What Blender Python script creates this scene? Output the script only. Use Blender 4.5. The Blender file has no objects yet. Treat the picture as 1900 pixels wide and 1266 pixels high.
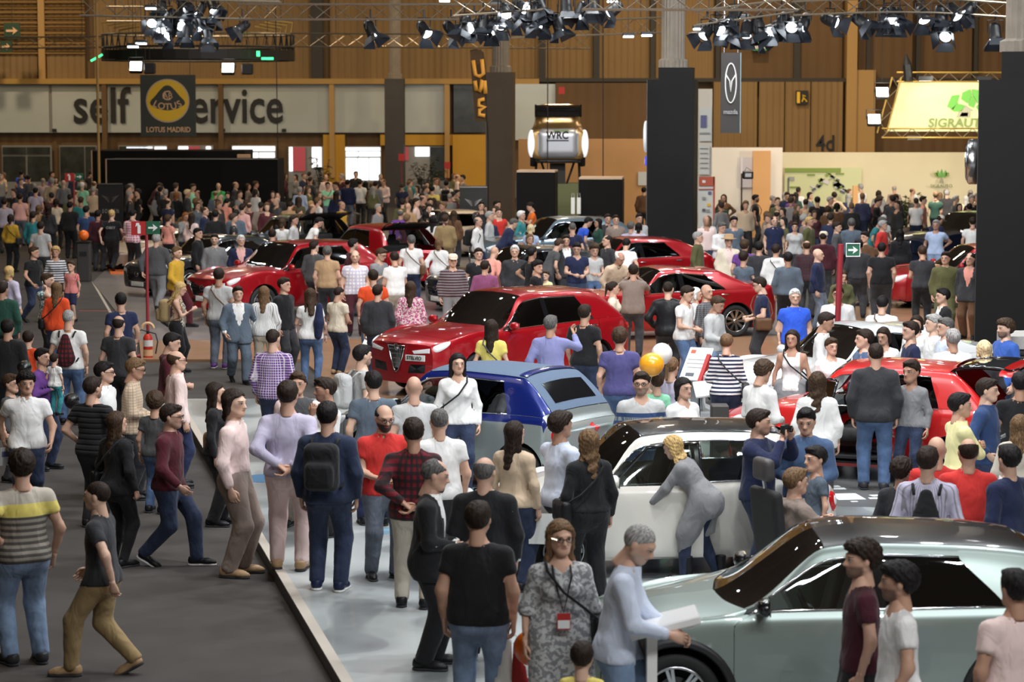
import bpy, math, random
import numpy as np
from mathutils import Vector, Matrix, Euler
random.seed(7); np.random.seed(7)
S = bpy.context.scene
COL = S.collection
# ------------------------------------------------------------------ camera
FPX, CAMH, HORIZON, CX, CY = 4600.0, 4.95, 180.0, 950.0, 633.0
PITCH = math.atan((CY - HORIZON) / FPX)
cam_d = bpy.data.cameras.new('camera')
cam_d.sensor_width = 36.0; cam_d.lens = FPX * 36.0 / 1900.0
cam_d.clip_end = 600; cam_d.clip_start = 0.5
cam_d.dof.use_dof = True; cam_d.dof.focus_distance = 32.0; cam_d.dof.aperture_fstop = 3.2
cam = bpy.data.objects.new('camera', cam_d); COL.objects.link(cam)
cam.location = (0, 0, CAMH); cam.rotation_euler = (math.pi/2 - PITCH, 0, 0)
S.camera = cam
_cp, _sp = math.cos(PITCH), math.sin(PITCH)
def ray(px, py):
    u, v = (px - CX) / FPX, (CY - py) / FPX
    return np.array([u, _cp + v * _sp, -_sp + v * _cp])
def at_z(px, py, z=0.0):
    "point on the level z seen at pixel px,py"
    r = ray(px, py); t = (z - CAMH) / r[2]
    return np.array([0, 0, CAMH]) + r * t
def at_d(px, py, d):
    "point at depth d (metres along +Y) seen at pixel"
    r = ray(px, py); return np.array([0, 0, CAMH]) + r * (d / r[1])
# ------------------------------------------------------------------ world and exposure
S.view_settings.view_transform = 'Standard'; S.view_settings.look = 'None'
S.view_settings.exposure = 0.0; S.view_settings.gamma = 1.0
S.view_settings.use_curve_mapping = False
W = bpy.data.worlds.new('hall_air'); S.world = W; W.use_nodes = True
W.node_tree.nodes['Background'].inputs[0].default_value = (1.0, 0.80, 0.58, 1)
W.node_tree.nodes['Background'].inputs[1].default_value = 0.10
def lamp(name, kind, loc, energy, color, size=1.0, target=None, **kw):
    l = bpy.data.lights.new(name, kind); l.energy = energy; l.color = color
    o = bpy.data.objects.new(name, l); COL.objects.link(o); o.location = loc
    if kind == 'AREA':
        l.shape = kw.get('shape', 'DISK'); l.size = size
        if 'size_y' in kw: l.size_y = kw['size_y']
    if kind == 'SPOT':
        l.spot_size = kw.get('angle', 0.8); l.spot_blend = kw.get('blend', 0.6); l.shadow_soft_size = size
    if kind == 'POINT': l.shadow_soft_size = size
    if target is not None:
        o.rotation_euler = (Vector(target) - Vector(loc)).to_track_quat('-Z', 'Y').to_euler()
    return o
COOL, WARM, AMBER = (0.95, 0.98, 1.0), (1.0, 0.78, 0.52), (1.0, 0.70, 0.36)
# white spot clusters of the trusses above the car stands
for lx, ly, e in ((-0.5, 27, 2300), (4.5, 24, 2500), (2.0, 33, 2600), (7.5, 33, 2300), (1.0, 41, 2400), (6.5, 42, 2200),
                  (-4.5, 50, 2500), (2.5, 55, 2600), (8.0, 52, 2000), (-6, 68, 2300), (6.0, 66, 2400), (14, 60, 1700)):
    for k in range(3):
        lamp('truss_and_fill_spot', 'AREA', (lx + (k - 1) * 1.7, ly + (k % 2) * 1.3 - 4, 10.2), e * .095, COOL, 0.38,
             target=(lx + (k - 1) * 1.2, ly, 0.6))
# unseen spots added on the camera side as frontal fill for the foreground
for lx, e in ((1, 130), (4.5, 165), (8, 150)):
    for k in range(2): lamp('truss_and_fill_spot', 'AREA', (lx + k * 1.2, 9.5 + k, 9.8), e, COOL, .4, target=(lx + k, 21, .9))
# warm high-bay lamps of the hall
for lx, ly, e in ((-12, 28, 1000), (-13, 48, 1500), (-14, 72, 1700), (-12, 98, 2700), (2, 96, 3000), (14, 84, 2600), (22, 100, 3000), (10, 106, 3000),
                  (-24, 106, 3200), (4, 78, 1700)):
    lamp('hall_lamp', 'AREA', (lx, ly, 15.5), e * .36, WARM, 1.1, target=(lx, ly + 2, 0))
# unseen lamps added to brighten the pale exhibition walls and raised car
for lx, ly, tx, ty, e in ((14, 82, 15, 92, 330), (19, 82, 20, 92, 330), (8.5, 80, 8.2, 88, 300), (1.2, 70, 1.5, 78, 260)):
    lamp('stand_fill_lamp', 'AREA', (lx, ly, 7.8 if ly < 81 else 3.3), e, (1., .90, .74), .7, target=(tx, ty, 2.2))
# amber up-washers that colour the back wall
for lx in (-20, -6, 5, 17, 27):
    lamp('wall_washer', 'AREA', (lx, 104, 9.5), 120, AMBER, 1.0, target=(lx, 119, 8.0))
# ------------------------------------------------------------------ materials
MATS = {}
def nodes(m): return m.node_tree.nodes, m.node_tree.links
def mat(name, color=(.8, .8, .8), rough=.6, metal=0., spec=.5, coat=0., noise=0., nscale=20., bump=0., bscale=80., emit=0., trans=0., alpha=1.):
    if name in MATS: return MATS[name]
    m = bpy.data.materials.new(name); m.use_nodes = True; MATS[name] = m
    n, l = nodes(m); b = n['Principled BSDF']
    b.inputs['Base Color'].default_value = (*color, 1); b.inputs['Roughness'].default_value = rough
    b.inputs['Metallic'].default_value = metal; b.inputs['Specular IOR Level'].default_value = spec
    b.inputs['Coat Weight'].default_value = coat; b.inputs['Coat Roughness'].default_value = .03
    if emit: b.inputs['Emission Color'].default_value = (*color, 1); b.inputs['Emission Strength'].default_value = emit
    if trans: b.inputs['Transmission Weight'].default_value = trans
    if alpha < 1: b.inputs['Alpha'].default_value = alpha
    tc = None
    if noise or bump:
        tc = n.new('ShaderNodeTexCoord')
    if noise:
        t = n.new('ShaderNodeTexNoise'); t.inputs['Scale'].default_value = nscale; t.inputs['Detail'].default_value = 4
        l.new(tc.outputs['Object'], t.inputs['Vector'])
        r = n.new('ShaderNodeMapRange'); r.inputs[1].default_value = .25; r.inputs[2].default_value = .75
        r.inputs[3].default_value = 1 - noise; r.inputs[4].default_value = 1 + noise
        l.new(t.outputs['Fac'], r.inputs[0])
        x = n.new('ShaderNodeMix'); x.data_type = 'RGBA'; x.blend_type = 'MULTIPLY'; x.inputs[0].default_value = 1
        x.inputs[6].default_value = (*color, 1); l.new(r.outputs[0], x.inputs[7]); l.new(x.outputs[2], b.inputs['Base Color'])
    if bump:
        t2 = n.new('ShaderNodeTexNoise'); t2.inputs['Scale'].default_value = bscale; t2.inputs['Detail'].default_value = 3
        l.new(tc.outputs['Object'], t2.inputs['Vector'])
        bp = n.new('ShaderNodeBump'); bp.inputs['Strength'].default_value = bump; bp.inputs['Distance'].default_value = .02
        l.new(t2.outputs['Fac'], bp.inputs['Height']); l.new(bp.outputs[0], b.inputs['Normal'])
    return m
def obj_attr(n, name):
    a = n.new('ShaderNodeAttribute'); a.attribute_type = 'OBJECT'; a.attribute_name = name; return a
def math_n(n, l, op, a, b=None, clamp=False):
    x = n.new('ShaderNodeMath'); x.operation = op; x.use_clamp = clamp
    for i, v in enumerate((a, b)):
        if v is None: continue
        if isinstance(v, (int, float)): x.inputs[i].default_value = v
        else: l.new(v, x.inputs[i])
    return x.outputs[0]
def mix_n(n, l, fac, a, b, mode='MIX'):
    x = n.new('ShaderNodeMix'); x.data_type = 'RGBA'; x.blend_type = mode
    for i, v in ((0, fac), (6, a), (7, b)):
        if isinstance(v, (int, float)): x.inputs[i].default_value = v
        elif isinstance(v, tuple): x.inputs[i].default_value = (*v, 1)
        else: l.new(v, x.inputs[i])
    return x.outputs[2]
def ellipse_mask(n, l, x, z, cx, cz, rx, rz, soft=.25):
    a = math_n(n, l, 'DIVIDE', math_n(n, l, 'SUBTRACT', x, cx), rx); b = math_n(n, l, 'DIVIDE', math_n(n, l, 'SUBTRACT', z, cz), rz)
    r = math_n(n, l, 'ADD', math_n(n, l, 'MULTIPLY', a, a), math_n(n, l, 'MULTIPLY', b, b))
    m = n.new('ShaderNodeMapRange'); m.inputs[1].default_value = 1 + soft; m.inputs[2].default_value = 1 - soft
    l.new(r, m.inputs[0]); return m.outputs[0]
def skin_material():
    m = bpy.data.materials.new('skin'); m.use_nodes = True; MATS['skin'] = m
    n, l = nodes(m); b = n['Principled BSDF']; b.inputs['Roughness'].default_value = .52
    b.inputs['Specular IOR Level'].default_value = .35
    tint = obj_attr(n, 'tint').outputs['Color']; ht = obj_attr(n, 'hair_tint').outputs['Color']; beard = obj_attr(n, 'beard').outputs['Fac']
    h = n.new('ShaderNodeAttribute'); h.attribute_type = 'GEOMETRY'; h.attribute_name = 'hl'
    sp = n.new('ShaderNodeSeparateXYZ'); l.new(h.outputs['Vector'], sp.inputs[0])
    ax = math_n(n, l, 'ABSOLUTE', sp.outputs[0]); y = sp.outputs[1]; z = sp.outputs[2]
    front = n.new('ShaderNodeMapRange'); front.inputs[1].default_value = -.045; front.inputs[2].default_value = -.06; l.new(y, front.inputs[0]); front = front.outputs[0]
    def F(mask): return math_n(n, l, 'MULTIPLY', mask, front)
    c = tint
    cheek = F(ellipse_mask(n, l, ax, z, .042, .082, .022, .02, .8))
    c = mix_n(n, l, math_n(n, l, 'MULTIPLY', cheek, .25), c, (.62, .24, .17))
    # beard: jaw, chin and moustache
    bz = n.new('ShaderNodeMapRange'); bz.inputs[1].default_value = .082; bz.inputs[2].default_value = .06; l.new(z, bz.inputs[0])
    by = n.new('ShaderNodeMapRange'); by.inputs[1].default_value = .0; by.inputs[2].default_value = -.02; l.new(y, by.inputs[0])
    bl = n.new('ShaderNodeMapRange'); bl.inputs[1].default_value = -.03; bl.inputs[2].default_value = -.015; l.new(z, bl.inputs[0])
    bm = math_n(n, l, 'MULTIPLY', math_n(n, l, 'MULTIPLY', bz.outputs[0], by.outputs[0]), math_n(n, l, 'MULTIPLY', bl.outputs[0], beard))
    c = mix_n(n, l, bm, c, ht)
    lips = F(ellipse_mask(n, l, ax, z, 0, .05, .026, .0085))
    c = mix_n(n, l, math_n(n, l, 'MULTIPLY', lips, .7), c, (.42, .13, .11))
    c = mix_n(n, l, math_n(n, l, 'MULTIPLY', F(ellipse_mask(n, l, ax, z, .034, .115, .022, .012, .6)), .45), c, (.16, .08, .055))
    c = mix_n(n, l, F(ellipse_mask(n, l, ax, z, .033, .115, .0155, .0065)), c, (.42, .38, .36))
    c = mix_n(n, l, F(ellipse_mask(n, l, ax, z, .033, .1155, .007, .007)), c, (.02, .012, .01))
    c = mix_n(n, l, F(ellipse_mask(n, l, ax, z, .035, .1225, .018, .0028)), c, (.03, .02, .015))
    c = mix_n(n, l, math_n(n, l, 'MULTIPLY', F(ellipse_mask(n, l, ax, z, .035, .136, .021, .005)), .85), c, ht)
    l.new(c, b.inputs['Base Color'])
def cloth_material(name, pattern='plain', rough=.85, sheen=.25, wr=.6, scale=1.):
    m = bpy.data.materials.new(name); m.use_nodes = True; MATS[name] = m
    n, l = nodes(m); b = n['Principled BSDF']; b.inputs['Roughness'].default_value = rough
    b.inputs['Specular IOR Level'].default_value = .25
    if sheen: b.inputs['Sheen Weight'].default_value = sheen * .4
    t1 = obj_attr(n, 'tint').outputs['Color']; t2 = obj_attr(n, 'tint2').outputs['Color']
    tc = n.new('ShaderNodeTexCoord'); sp = n.new('ShaderNodeSeparateXYZ'); l.new(tc.outputs['Object'], sp.inputs[0])
    c = t1
    def band(v, period, duty, soft=.08):
        w = math_n(n, l, 'FRACT', math_n(n, l, 'DIVIDE', math_n(n, l, 'ADD', v, 10.), period))
        r = n.new('ShaderNodeMapRange'); r.inputs[1].default_value = duty - soft; r.inputs[2].default_value = duty + soft
        l.new(w, r.inputs[0]); return r.outputs[0]
    x, y, z = sp.outputs
    around = math_n(n, l, 'MULTIPLY', math_n(n, l, 'ARCTAN2', x, y), .16)
    if pattern == 'hstripes': c = mix_n(n, l, band(z, .055 * scale, .5), t1, t2)
    if pattern == 'thinstripes': c = mix_n(n, l, math_n(n, l, 'MULTIPLY', band(around, .026 * scale, .72), .9), t1, t2)
    if pattern == 'plaid':
        c = mix_n(n, l, math_n(n, l, 'MULTIPLY', band(z, .07 * scale, .55), .8), t1, t2)
        c = mix_n(n, l, math_n(n, l, 'MULTIPLY', band(around, .07 * scale, .55), .8), c, t2)
    if pattern == 'check':
        c = mix_n(n, l, math_n(n, l, 'MULTIPLY', band(z, .034 * scale, .78), .7), t1, t2)
        c = mix_n(n, l, math_n(n, l, 'MULTIPLY', band(around, .034 * scale, .78), .7), c, t2)
    if pattern == 'print':
        t = n.new('ShaderNodeTexNoise'); t.inputs['Scale'].default_value = 34 / scale; t.inputs['Detail'].default_value = 2
        l.new(tc.outputs['Object'], t.inputs['Vector'])
        r = n.new('ShaderNodeMapRange'); r.inputs[1].default_value = .47; r.inputs[2].default_value = .53; l.new(t.outputs['Fac'], r.inputs[0])
        c = mix_n(n, l, r.outputs[0], t1, t2)
    if pattern == 'chestband':
        r = band(z, 5., .5)
        lo = n.new('ShaderNodeMapRange'); lo.inputs[1].default_value = 1.22; lo.inputs[2].default_value = 1.225; l.new(z, lo.inputs[0])
        hi = n.new('ShaderNodeMapRange'); hi.inputs[1].default_value = 1.33; hi.inputs[2].default_value = 1.325; l.new(z, hi.inputs[0])
        mid = math_n(n, l, 'MULTIPLY', lo.outputs[0], hi.outputs[0])
        low = math_n(n, l, 'SUBTRACT', 1., lo.outputs[0])
        c = mix_n(n, l, low, t1, mix_n(n, l, band(z, .05, .5), (.09, .08, .07), (.30, .27, .23)))
        c = mix_n(n, l, mid, c, t2)
    if pattern == 'denim':
        t = n.new('ShaderNodeTexNoise'); t.inputs['Scale'].default_value = 7; t.inputs['Detail'].default_value = 5
        l.new(tc.outputs['Object'], t.inputs['Vector'])
        c = mix_n(n, l, math_n(n, l, 'MULTIPLY', math_n(n, l, 'SUBTRACT', t.outputs['Fac'], .42), 1.6, True), t1, t2)
    if pattern == 'band_low':
        c = mix_n(n, l, band(z, .26, .5, .01), t1, t2)
    if pattern == 'fairisle':
        lo = n.new('ShaderNodeMapRange'); lo.inputs[1].default_value = 1.30; lo.inputs[2].default_value = 1.295; l.new(z, lo.inputs[0])
        st = mix_n(n, l, band(z, .09, .5, .02), t2, mix_n(n, l, band(around, .02, .5), (.30, .30, .28), (.06, .12, .2)))
        c = mix_n(n, l, lo.outputs[0], t1, st)
    if pattern == 'quilt':
        pass
    l.new(c, b.inputs['Base Color'])
    # folds
    mp = n.new('ShaderNodeMapping'); mp.inputs['Scale'].default_value = (1.2, 1.2, .7); l.new(tc.outputs['Object'], mp.inputs[0])
    t = n.new('ShaderNodeTexNoise'); t.inputs['Scale'].default_value = 6.5; t.inputs['Detail'].default_value = 2; t.inputs['Distortion'].default_value = .7
    l.new(mp.outputs[0], t.inputs['Vector'])
    hsrc = t.outputs['Fac']
    if pattern == 'quilt':
        w = math_n(n, l, 'FRACT', math_n(n, l, 'DIVIDE', math_n(n, l, 'ADD', z, 10.), .062))
        q = math_n(n, l, 'ABSOLUTE', math_n(n, l, 'SUBTRACT', w, .5))
        hsrc = math_n(n, l, 'SUBTRACT', 1., math_n(n, l, 'MULTIPLY', math_n(n, l, 'POWER', q, 4.), 14.))
    bp = n.new('ShaderNodeBump'); bp.inputs['Strength'].default_value = wr; bp.inputs['Distance'].default_value = .05
    l.new(hsrc, bp.inputs['Height']); l.new(bp.outputs[0], b.inputs['Normal'])
def hair_material():
    m = bpy.data.materials.new('hair'); m.use_nodes = True; MATS['hair'] = m
    n, l = nodes(m); b = n['Principled BSDF']; b.inputs['Roughness'].default_value = .6; b.inputs['Specular IOR Level'].default_value = .2
    t1 = obj_attr(n, 'tint').outputs['Color']
    tc = n.new('ShaderNodeTexCoord'); mp = n.new('ShaderNodeMapping'); mp.inputs['Scale'].default_value = (95, 95, 14); l.new(tc.outputs['Object'], mp.inputs[0])
    t = n.new('ShaderNodeTexNoise'); t.inputs['Scale'].default_value = 1; t.inputs['Detail'].default_value = 4; l.new(mp.outputs[0], t.inputs['Vector'])
    r = n.new('ShaderNodeMapRange'); r.inputs[1].default_value = .3; r.inputs[2].default_value = .7; r.inputs[3].default_value = .4; r.inputs[4].default_value = 1.7
    l.new(t.outputs['Fac'], r.inputs[0]); l.new(mix_n(n, l, 1., t1, r.outputs[0], 'MULTIPLY'), b.inputs['Base Color'])
    bp = n.new('ShaderNodeBump'); bp.inputs['Strength'].default_value = .6; bp.inputs['Distance'].default_value = .01
    l.new(t.outputs['Fac'], bp.inputs['Height']); l.new(bp.outputs[0], b.inputs['Normal'])
skin_material(); hair_material()
for _p in ('plain', 'hstripes', 'thinstripes', 'plaid', 'check', 'print', 'chestband', 'denim', 'band_low', 'fairisle', 'quilt'):
    cloth_material('cloth_' + _p, _p)
cloth_material('leather_plain', 'plain', .42, 0., .25)
# ------------------------------------------------------------------ mesh helpers
def new_mesh(name, V, F, material=None, smooth=False, attr=None):
    "V (n,3); F (m,4) or (m,3) array, or a list of polygons"
    me = bpy.data.meshes.new(name)
    V = np.asarray(V, dtype=np.float32)
    if isinstance(F, np.ndarray) and F.ndim == 2:
        k = F.shape[1]; m = len(F)
        me.vertices.add(len(V)); me.vertices.foreach_set('co', V.ravel())
        me.loops.add(m * k); me.loops.foreach_set('vertex_index', F.astype(np.int32).ravel())
        me.polygons.add(m)
        me.polygons.foreach_set('loop_start', np.arange(0, m * k, k, dtype=np.int32))
        if smooth: me.polygons.foreach_set('use_smooth', np.ones(m, dtype=bool))
        me.update(calc_edges=True)
    else:
        me.from_pydata([tuple(map(float, v)) for v in V], [], [tuple(int(i) for i in f) for f in F])
        if smooth:
            me.polygons.foreach_set('use_smooth', np.ones(len(me.polygons), dtype=bool))
        me.update()
    if material is not None: me.materials.append(MATS[material] if isinstance(material, str) else material)
    if attr is not None:
        a = me.attributes.new(attr[0], 'FLOAT_VECTOR', 'POINT'); a.data.foreach_set('vector', np.asarray(attr[1], dtype=np.float32).ravel())
    return me
def link(name, me, parent=None, loc=None, rot=None, scale=None, **props):
    o = bpy.data.objects.new(name, me); COL.objects.link(o)
    if parent is not None: o.parent = parent
    if loc is not None: o.location = loc
    if rot is not None: o.rotation_euler = rot
    if scale is not None: o.scale = scale if hasattr(scale, '__len__') else (scale,) * 3
    for k, v in props.items(): o[k] = v
    return o
def empty(name, loc=(0, 0, 0), rotz=0., **props):
    o = bpy.data.objects.new(name, None); COL.objects.link(o); o.location = loc; o.rotation_euler = (0, 0, rotz)
    o.empty_display_size = .1
    for k, v in props.items(): o[k] = v
    return o
def tag(o, label, cat, group=None):
    o['label'] = label; o['category'] = cat
    if group: o['group'] = group
    return o
class MB:
    "collects simple shapes into one mesh"
    def __init__(s): s.v = []; s.f = []
    def add(s, V, F):
        b = len(s.v); s.v += [tuple(map(float, p)) for p in V]; s.f += [tuple(int(i) + b for i in q) for q in F]; return s
    def box(s, c, d, rot=None, bevel=0.):
        x, y, z = (q / 2 for q in d)
        if bevel:
            e = min(bevel, x * .9, y * .9, z * .9)
            P = []
            for sz in (-1, 1):
                for (sx, sy) in ((-1, -1), (1, -1), (1, 1), (-1, 1)):
                    P.append((sx * (x - e), sy * (y - e), sz * z)); P.append((sx * x, sy * (y - e), sz * (z - e))); P.append((sx * (x - e), sy * y, sz * (z - e)))
            F = []
            # hull by simple convex hull via bmesh is slow; write faces by hand
            def i(sz, k, t): return sz * 12 + k * 3 + t
            F.append([i(0, 3, 0), i(0, 2, 0), i(0, 1, 0), i(0, 0, 0)]); F.append([i(1, 0, 0), i(1, 1, 0), i(1, 2, 0), i(1, 3, 0)])
            for k, t in ((0, 2), (1, 1), (2, 2), (3, 1)):
                k2 = (k + 1) % 4
                F.append([i(0, k, t), i(0, k2, t), i(1, k2, t), i(1, k, t)])
                F.append([i(0, k2, t), i(0, k, t), i(0, k, 0), i(0, k2, 0)][::1]); F.append([i(1, k, t), i(1, k2, t), i(1, k2, 0), i(1, k, 0)])
            for k in range(4):
                a, b_ = (2, 1) if k in (0, 2) else (1, 2)
                F.append([i(0, k, 1), i(0, k, 2), i(1, k, 2), i(1, k, 1)] if k in (0, 2) else [i(0, k, 2), i(0, k, 1), i(1, k, 1), i(1, k, 2)])
                F.append([i(0, k, 0), i(0, k, 1), i(0, k, 2)]); F.append([i(1, k, 0), i(1, k, 1), i(1, k, 2)])
        else:
            P = [(sx * x, sy * y, sz * z) for sz in (-1, 1) for (sx, sy) in ((-1, -1), (1, -1), (1, 1), (-1, 1))]
            F = [(3, 2, 1, 0), (4, 5, 6, 7), (0, 1, 5, 4), (1, 2, 6, 5), (2, 3, 7, 6), (3, 0, 4, 7)]
        if rot is not None:
            M = Euler(rot).to_matrix(); P = [tuple(M @ Vector(p)) for p in P]
        return s.add([(p[0] + c[0], p[1] + c[1], p[2] + c[2]) for p in P], F)
    def tube(s, pts, r, n=8, caps=True, closed=False):
        pts = [np.array(p, float) for p in pts]; k = len(pts)
        rs = r if hasattr(r, '__len__') else [r] * k
        V = []; up = None
        for i in range(k):
            if closed: t = pts[(i + 1) % k] - pts[i - 1]
            else: t = pts[min(i + 1, k - 1)] - pts[max(i - 1, 0)]
            t = t / (np.linalg.norm(t) + 1e-9)
            if up is None: up = np.array([0, 0, 1.]) if abs(t[2]) < .9 else np.array([1., 0, 0])
            a = np.cross(t, up); a /= np.linalg.norm(a) + 1e-9; b = np.cross(a, t); up = b
            for j in range(n):
                q = 2 * math.pi * j / n; V.append(pts[i] + rs[i] * (math.cos(q) * a + math.sin(q) * b))
        F = []
        for i in range(k if closed else k - 1):
            i2 = (i + 1) % k
            for j in range(n):
                j2 = (j + 1) % n; F.append((i * n + j, i * n + j2, i2 * n + j2, i2 * n + j))
        if caps and not closed:
            F.append(tuple(range(n - 1, -1, -1))); F.append(tuple((k - 1) * n + j for j in range(n)))
        return s.add(V, F)
    def prism(s, poly, y0, y1, to=None):
        "polygon of (x,z) extruded along y"
        n = len(poly); V = [(x, y0, z) for x, z in poly] + [(x, y1, z) for x, z in poly]
        F = [tuple(range(n)), tuple(range(2 * n - 1, n - 1, -1))] + [(i, i + n, (i + 1) % n + n, (i + 1) % n) for i in range(n)]
        if to is not None: V = [to(v) for v in V]
        return s.add(V, F)
    def lathe(s, prof, n=24, axis='z', c=(0, 0, 0), closed=False):
        V = []; k = len(prof)
        for (r, h) in prof:
            for j in range(n):
                q = 2 * math.pi * j / n; a, b = r * math.cos(q), r * math.sin(q)
                p = (a, b, h) if axis == 'z' else ((a, h, b) if axis == 'y' else (h, a, b))
                V.append((p[0] + c[0], p[1] + c[1], p[2] + c[2]))
        F = [(i * n + j, i * n + (j + 1) % n, ((i + 1) % k) * n + (j + 1) % n, ((i + 1) % k) * n + j) for i in range(k if closed else k - 1) for j in range(n)]
        return s.add(V, F)
    def mesh(s, name, material, smooth=False):
        return new_mesh(name, s.v, s.f, material, smooth)
    def obj(s, name, material, parent=None, smooth=False, **kw):
        return link(name, s.mesh(name, material, smooth), parent, **kw)
def struct(o): o['kind'] = 'structure'; return o
# ------------------------------------------------------------------ signed distance modelling
class Grid:
    def __init__(s, lo, hi, h):
        s.lo = np.array(lo, float); s.h = h
        s.n = np.maximum(3, np.ceil((np.array(hi, float) - s.lo) / h).astype(int) + 1)
        s.ax = [s.lo[i] + h * np.arange(s.n[i]) for i in range(3)]
    def field(s): return np.full(s.n, .4, dtype=np.float32)
    def sub(s, lo, hi):
        r = []
        for i in range(3):
            a = int(np.clip(np.floor((lo[i] - s.lo[i]) / s.h), 0, s.n[i] - 1)); b = int(np.clip(np.ceil((hi[i] - s.lo[i]) / s.h) + 1, a + 1, s.n[i]))
            r.append(slice(a, b))
        X = s.ax[0][r[0]].astype(np.float32)[:, None, None]; Y = s.ax[1][r[1]].astype(np.float32)[None, :, None]; Z = s.ax[2][r[2]].astype(np.float32)[None, None, :]
        return tuple(r), X, Y, Z
def smin(a, b, k):
    h = np.maximum(k - np.abs(a - b), 0) / k
    return np.minimum(a, b) - h * h * k * .25
def d_cone(X, Y, Z, a, b, ra, rb, sx=1., sy=1.):
    "round cone; sy squeezes depth"
    ab = np.array(b, float) - np.array(a, float); L2 = float(ab @ ab) + 1e-9
    px, py, pz = X - a[0], Y - a[1], Z - a[2]
    t = np.clip((px * ab[0] + py * ab[1] + pz * ab[2]) / L2, 0, 1)
    dx, dy, dz = (px - ab[0] * t) / sx, (py - ab[1] * t) / sy, pz - ab[2] * t
    return np.sqrt(dx * dx + dy * dy + dz * dz) - (ra + (rb - ra) * t)
def d_ell(X, Y, Z, c, r):
    px, py, pz = (X - c[0]) / r[0], (Y - c[1]) / r[1], (Z - c[2]) / r[2]
    k0 = np.sqrt(px * px + py * py + pz * pz) + 1e-6
    k1 = np.sqrt((px / r[0]) ** 2 + (py / r[1]) ** 2 + (pz / r[2]) ** 2) + 1e-6
    return k0 * (k0 - 1) / k1
def d_box(X, Y, Z, c, h, r):
    qx, qy, qz = np.abs(X - c[0]) - h[0] + r, np.abs(Y - c[1]) - h[1] + r, np.abs(Z - c[2]) - h[2] + r
    return np.sqrt(np.maximum(qx, 0) ** 2 + np.maximum(qy, 0) ** 2 + np.maximum(qz, 0) ** 2) + np.minimum(np.maximum(qx, np.maximum(qy, qz)), 0) - r
def put(g, f, lo, hi, fn, k, margin=.1):
    r, X, Y, Z = g.sub(np.array(lo) - margin, np.array(hi) + margin)
    f[r] = smin(f[r], fn(X, Y, Z), k)
def put_cone(g, f, a, b, ra, rb, k=.03, sx=1., sy=1.):
    R = max(ra, rb) * max(sx, 1)
    put(g, f, np.minimum(a, b) - R, np.maximum(a, b) + R, lambda X, Y, Z: d_cone(X, Y, Z, a, b, ra, rb, sx, sy), k)
def put_ell(g, f, c, r, k=.03):
    put(g, f, np.array(c) - r, np.array(c) + r, lambda X, Y, Z: d_ell(X, Y, Z, c, r), k)
_CORN = [(i, j, k) for i in (0, 1) for j in (0, 1) for k in (0, 1)]
_EDG = [(a, b) for a in range(8) for b in range(a + 1, 8) if sum(abs(_CORN[a][q] - _CORN[b][q]) for q in range(3)) == 1]
def surface(g, f):
    "naive surface nets -> V, quads"
    f = f.copy(); f[0] = f[-1] = .4; f[:, 0] = f[:, -1] = .4; f[:, :, 0] = f[:, :, -1] = .4
    s = f < 0; nx, ny, nz = f.shape
    cnt = np.zeros((nx - 1, ny - 1, nz - 1), dtype=np.int8)
    for (i, j, k) in _CORN: cnt += s[i:nx - 1 + i, j:ny - 1 + j, k:nz - 1 + k]
    act = (cnt > 0) & (cnt < 8)
    I, J, K = np.nonzero(act)
    if len(I) == 0: return np.zeros((0, 3)), np.zeros((0, 4), int)
    idx = np.full(act.shape, -1, dtype=np.int32); idx[I, J, K] = np.arange(len(I))
    vals = np.stack([f[I + a, J + b, K + c] for (a, b, c) in _CORN])
    acc = np.zeros((len(I), 3), dtype=np.float32); m = np.zeros(len(I), dtype=np.float32)
    for (a, b) in _EDG:
        va, vb = vals[a], vals[b]; x = (va < 0) != (vb < 0)
        t = np.where(x, va / np.where(x, va - vb, 1), 0).astype(np.float32)
        ca, cb = np.array(_CORN[a], np.float32), np.array(_CORN[b], np.float32)
        p = ca + t[:, None] * (cb - ca); acc += p * x[:, None]; m += x
    V = (acc / m[:, None] + np.stack([I, J, K], 1)) * g.h + g.lo
    Q = []
    sx = s[:-1, 1:-1, 1:-1] != s[1:, 1:-1, 1:-1]; i, j, k = np.nonzero(sx); j += 1; k += 1
    q = np.stack([idx[i, j - 1, k - 1], idx[i, j, k - 1], idx[i, j, k], idx[i, j - 1, k]], 1); fl = s[i, j, k]
    q[~fl] = q[~fl][:, ::-1]; Q.append(q)
    sy = s[1:-1, :-1, 1:-1] != s[1:-1, 1:, 1:-1]; i, j, k = np.nonzero(sy); i += 1; k += 1
    q = np.stack([idx[i - 1, j, k - 1], idx[i - 1, j, k], idx[i, j, k], idx[i, j, k - 1]], 1); fl = s[i, j, k]
    q[~fl] = q[~fl][:, ::-1]; Q.append(q)
    sz = s[1:-1, 1:-1, :-1] != s[1:-1, 1:-1, 1:]; i, j, k = np.nonzero(sz); i += 1; j += 1
    q = np.stack([idx[i - 1, j - 1, k], idx[i, j - 1, k], idx[i, j, k], idx[i - 1, j, k]], 1); fl = s[i, j, k]
    q[~fl] = q[~fl][:, ::-1]; Q.append(q)
    return V, np.concatenate(Q)
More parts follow.
